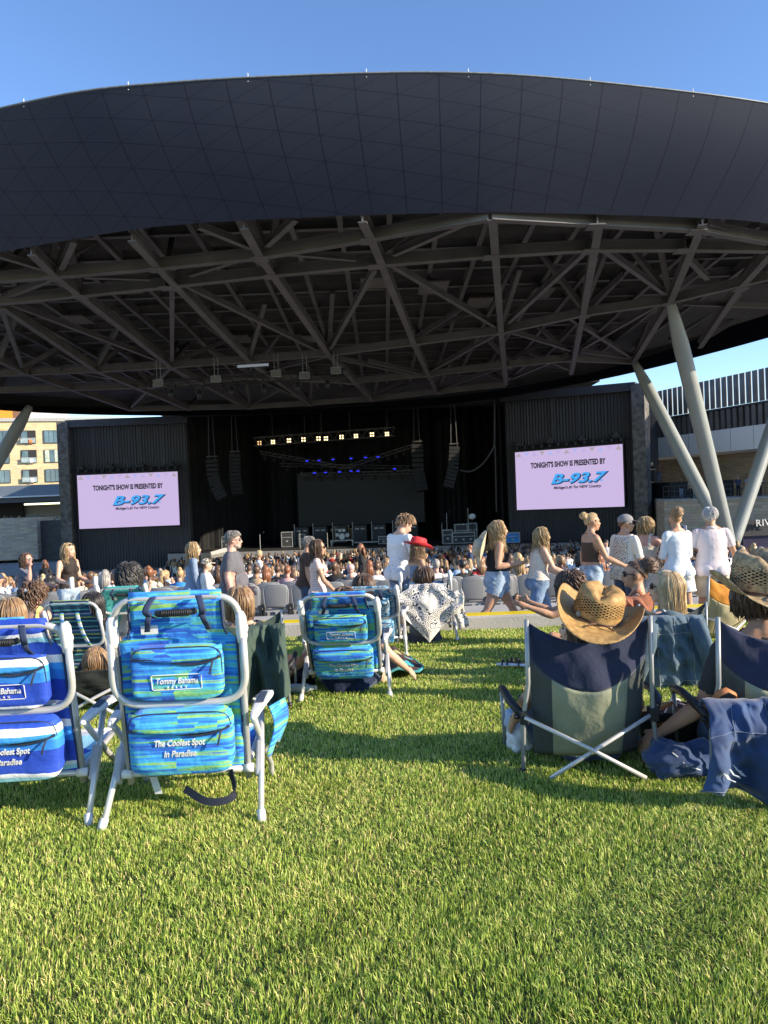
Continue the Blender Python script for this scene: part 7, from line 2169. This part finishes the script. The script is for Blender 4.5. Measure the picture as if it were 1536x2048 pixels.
def blanket_mat():
    m, nt, N, L, b = _new('flowered_blanket')
    tc = N.new('ShaderNodeTexCoord'); v = N.new('ShaderNodeTexVoronoi'); v.inputs['Scale'].default_value = 9; v.inputs['Randomness'].default_value = .9; L.new(tc.outputs['Object'], v.inputs['Vector'])
    s = N.new('ShaderNodeSeparateColor'); L.new(v.outputs['Color'], s.inputs[0])
    rp = N.new('ShaderNodeValToRGB'); cr = rp.color_ramp; cr.interpolation = 'CONSTANT'
    for p_, c in ((.3, (.05, .35, .38)), (.55, (.5, .18, .25)), (.75, (.42, .42, .16)), (.88, (.07, .035, .025))): e = cr.elements.new(p_); e.color = (*c, 1)
    cr.elements[0].color = (.07, .035, .025, 1); L.new(s.outputs[0], rp.inputs['Fac'])
    l = N.new('ShaderNodeMath'); l.operation = 'LESS_THAN'; l.inputs[1].default_value = .42; L.new(v.outputs['Distance'], l.inputs[0])
    mx = N.new('ShaderNodeMix'); mx.data_type = 'RGBA'; L.new(l.outputs[0], mx.inputs[0]); mx.inputs[6].default_value = (.06, .03, .022, 1); L.new(rp.outputs['Color'], mx.inputs[7])
    L.new(mx.outputs[2], b.inputs['Base Color']); b.inputs['Roughness'].default_value = .95
    return m
a, c = PG(548, 1362), PG(838, 1352)
t = thing('blanket', 'brown blanket with pink and turquoise flowers spread under the streaked chair', 'blanket', (0, 0, 0))
b = MB()
def bl(u, v):
    x = a.x + (c.x - a.x) * u; y = a.y + (c.y - a.y) * u - .06 + .75 * v + .05 * math.sin(u * 7)
    hump = .10 * math.exp(-((u - .86) / .07) ** 2) * (0.4 + .6 * v) + .05 * math.exp(-((u - .05) / .08) ** 2)
    return Vector((x + .04 * math.sin(v * 5), y, lawn_z(y) + .035 + hump + .015 * nz((x * 6, y * 6, 0), 1)))
b.grid(bl, 60, 20); b.build('cloth', blanket_mat(), t, smooth=True, solid=.012)
b = MB(); b.tube([bl(u / 40, 0) for u in range(41)] + [bl(1, v / 10) for v in range(11)], .011, 6); b.build('binding', mat('teal_binding', (.06, .3, .32), .9), t, smooth=True)
for i, (px, py, rz) in enumerate(((1024, 1340, 70), (1042, 1335, 95))):
    g = PG(px, py)
    t = thing('sandal', 'black strappy sandal on the grass, %s of a pair by the bare foot' % ('pale soled one' if i == 0 else 'darker one'), 'sandal', (g.x, g.y, lawn_z(g.y) + .03), R(rz))
    b = MB(); b.tube([(0, -.11, .012), (0, -.04, .012), (0, .05, .012), (0, .12, .012)], [.032, .03, .042, .025], 12, side=(1, 0, 0), flat=.28); b.build('sole', WHITEP if i == 0 else BLACKP, t, smooth=True)
    b = MB()
    for y in (.03, .07, -.06): b.tube([(-.038, y, .015), (-.02, y, .05), (.02, y, .05), (.038, y, .015)], .007, 6)
    b.build('strap', BLACKP, t, smooth=True)
# ================================================================== GRASS
def grass_mat():
    m, nt, N, L, b = _new('grass_blades')
    at = N.new('ShaderNodeAttribute'); at.attribute_name = 'tone'
    ge = N.new('ShaderNodeTexCoord')
    n1 = N.new('ShaderNodeTexNoise'); n1.inputs['Scale'].default_value = 1.1; n1.inputs['Detail'].default_value = 5; L.new(ge.outputs['Object'], n1.inputs['Vector'])
    ma = N.new('ShaderNodeMath'); ma.operation = 'MULTIPLY_ADD'; ma.inputs[1].default_value = .5; ma.inputs[2].default_value = -.23
    L.new(n1.outputs['Fac'], ma.inputs[0])
    ad = N.new('ShaderNodeMath'); ad.operation = 'ADD'; L.new(at.outputs['Fac'], ad.inputs[0]); L.new(ma.outputs[0], ad.inputs[1])
    rp = N.new('ShaderNodeValToRGB'); cr = rp.color_ramp
    cols = [(0.0, (0.07, 0.14, 0.025)), (.30, (0.21, 0.34, 0.05)), (.56, (0.41, 0.53, 0.085)), (.82, (0.66, 0.72, 0.19)), (1.0, (0.80, 0.64, 0.28))]
    while len(cr.elements) < len(cols): cr.elements.new(.5)
    for e, (p_, c) in zip(cr.elements, cols): e.position = p_; e.color = (*c, 1)
    L.new(ad.outputs[0], rp.inputs['Fac']); L.new(rp.outputs['Color'], b.inputs['Base Color'])
    b.inputs['Roughness'].default_value = .5; b.inputs['Specular IOR Level'].default_value = .35
    tr = N.new('ShaderNodeBsdfTranslucent'); L.new(rp.outputs['Color'], tr.inputs['Color'])
    mx = N.new('ShaderNodeMixShader'); mx.inputs[0].default_value = .30; L.new(b.outputs[0], mx.inputs[1]); L.new(tr.outputs[0], mx.inputs[2])
    L.new(mx.outputs[0], N['Material Output'].inputs['Surface'])
    return m
def grass():
    g = np.random.default_rng(5)
    X, Y, Wd, Hh = [], [], [], []
    for y0, y1, dens, w, h in ((1.30, 2.2, 30000, .0026, .025), (2.2, 3.2, 22000, .0032, .025), (3.2, 4.6, 13500, .0041, .024), (4.6, 6.3, 8000, .0056, .029), (6.3, 8.16, 5000, .0074, .028)):
        hw = .57 * y1 + 1.5
        n = int(dens * (y1 - y0) * 2 * hw)
        x = g.uniform(-hw, hw, n); y = g.uniform(y0, y1, n)
        k = np.abs(x) < .57 * y + 1.5
        x, y = x[k], y[k]
        X.append(x); Y.append(y); Wd.append(np.full(len(x), w)); Hh.append(np.full(len(x), h))
    X, Y, Wd, Hh = map(np.concatenate, (X, Y, Wd, Hh)); n = len(X)
    def fn(a, b_, f, s): return np.sin(a * f + s) * np.cos(b_ * f * 1.13 - s * 2) + .5 * np.sin(a * f * 2.3 - b_ * f * 1.7 + s)
    clump = fn(X, Y, 7, 1.0) * .5 + fn(X, Y, 19, 2.0) * .35 + fn(X, Y, 41, .5) * .3
    Hh = Hh * (1 + .22 * clump) * g.uniform(.55, 1.25, n)
    Wd = Wd * g.uniform(.7, 1.3, n)
    az = g.uniform(0, 2 * np.pi, n) * .75 + 2.2 * fn(X, Y, 5.5, 3.0)
    lean = np.abs(g.normal(.34, .34, n)) + .12 * np.abs(clump)
    worn = np.clip(fn(X, Y, 1.7, 4.0) * .6 + fn(X, Y, 3.1, .3) * .4 - .35, 0, 1)
    lean = lean + .7 * worn; Hh = Hh * (1 - .35 * worn)
    Z = lawn_z(Y) - .004 + .012 * np.sin(X * 3 + 1) * np.cos(Y * 4)
    dx, dy = np.cos(az), np.sin(az)
    fa = az + g.uniform(-1.2, 1.2, n) + np.pi / 2
    sx, sy = np.cos(fa), np.sin(fa)
    def row(t, wd):
        o = Hh * t; cx = X + dx * np.sin(lean * t) * o; cy = Y + dy * np.sin(lean * t) * o; cz = Z + np.cos(lean * t) * o
        return [np.stack([cx + s * sx * Wd * wd / 2, cy + s * sy * Wd * wd / 2, cz], 1) for s in (-1, 1)]
    a0, a1 = row(0, .8); b0, b1 = row(.55, 1.0)
    tip = (lambda q: (q[0] + q[1]) / 2)(row(1.0, 0.1))
    co = np.stack([a0, a1, b1, b0, tip], 1).reshape(-1, 3)
    me = bpy.data.meshes.new('grass')
    me.vertices.add(n * 5); me.vertices.foreach_set('co', co.astype(np.float32).ravel())
    base = np.arange(n, dtype=np.int32)[:, None] * 5
    lp = np.concatenate([base + np.array([[0, 1, 2, 3]]), base + np.array([[3, 2, 4]])], 1).astype(np.int32).ravel()
    me.loops.add(n * 7); me.loops.foreach_set('vertex_index', lp)
    st = (np.arange(n, dtype=np.int32)[:, None] * 7 + np.array([[0, 4]])).astype(np.int32).ravel()
    me.polygons.add(n * 2); me.polygons.foreach_set('loop_start', st)
    me.update(calc_edges=True)
    tone = np.clip(g.normal(.52, .24, n) + .06 * clump, 0, 1)
    tone[g.random(n) < .05] = g.uniform(.85, 1.0)
    at = me.attributes.new('tone', 'FLOAT', 'POINT'); at.data.foreach_set('value', np.repeat(tone, 5).astype(np.float32))
    me.materials.append(grass_mat())
    o = bpy.data.objects.new('grass', me); COL.objects.link(o)
    tag(o, None, None, kind='stuff')
    return n
NG = grass()
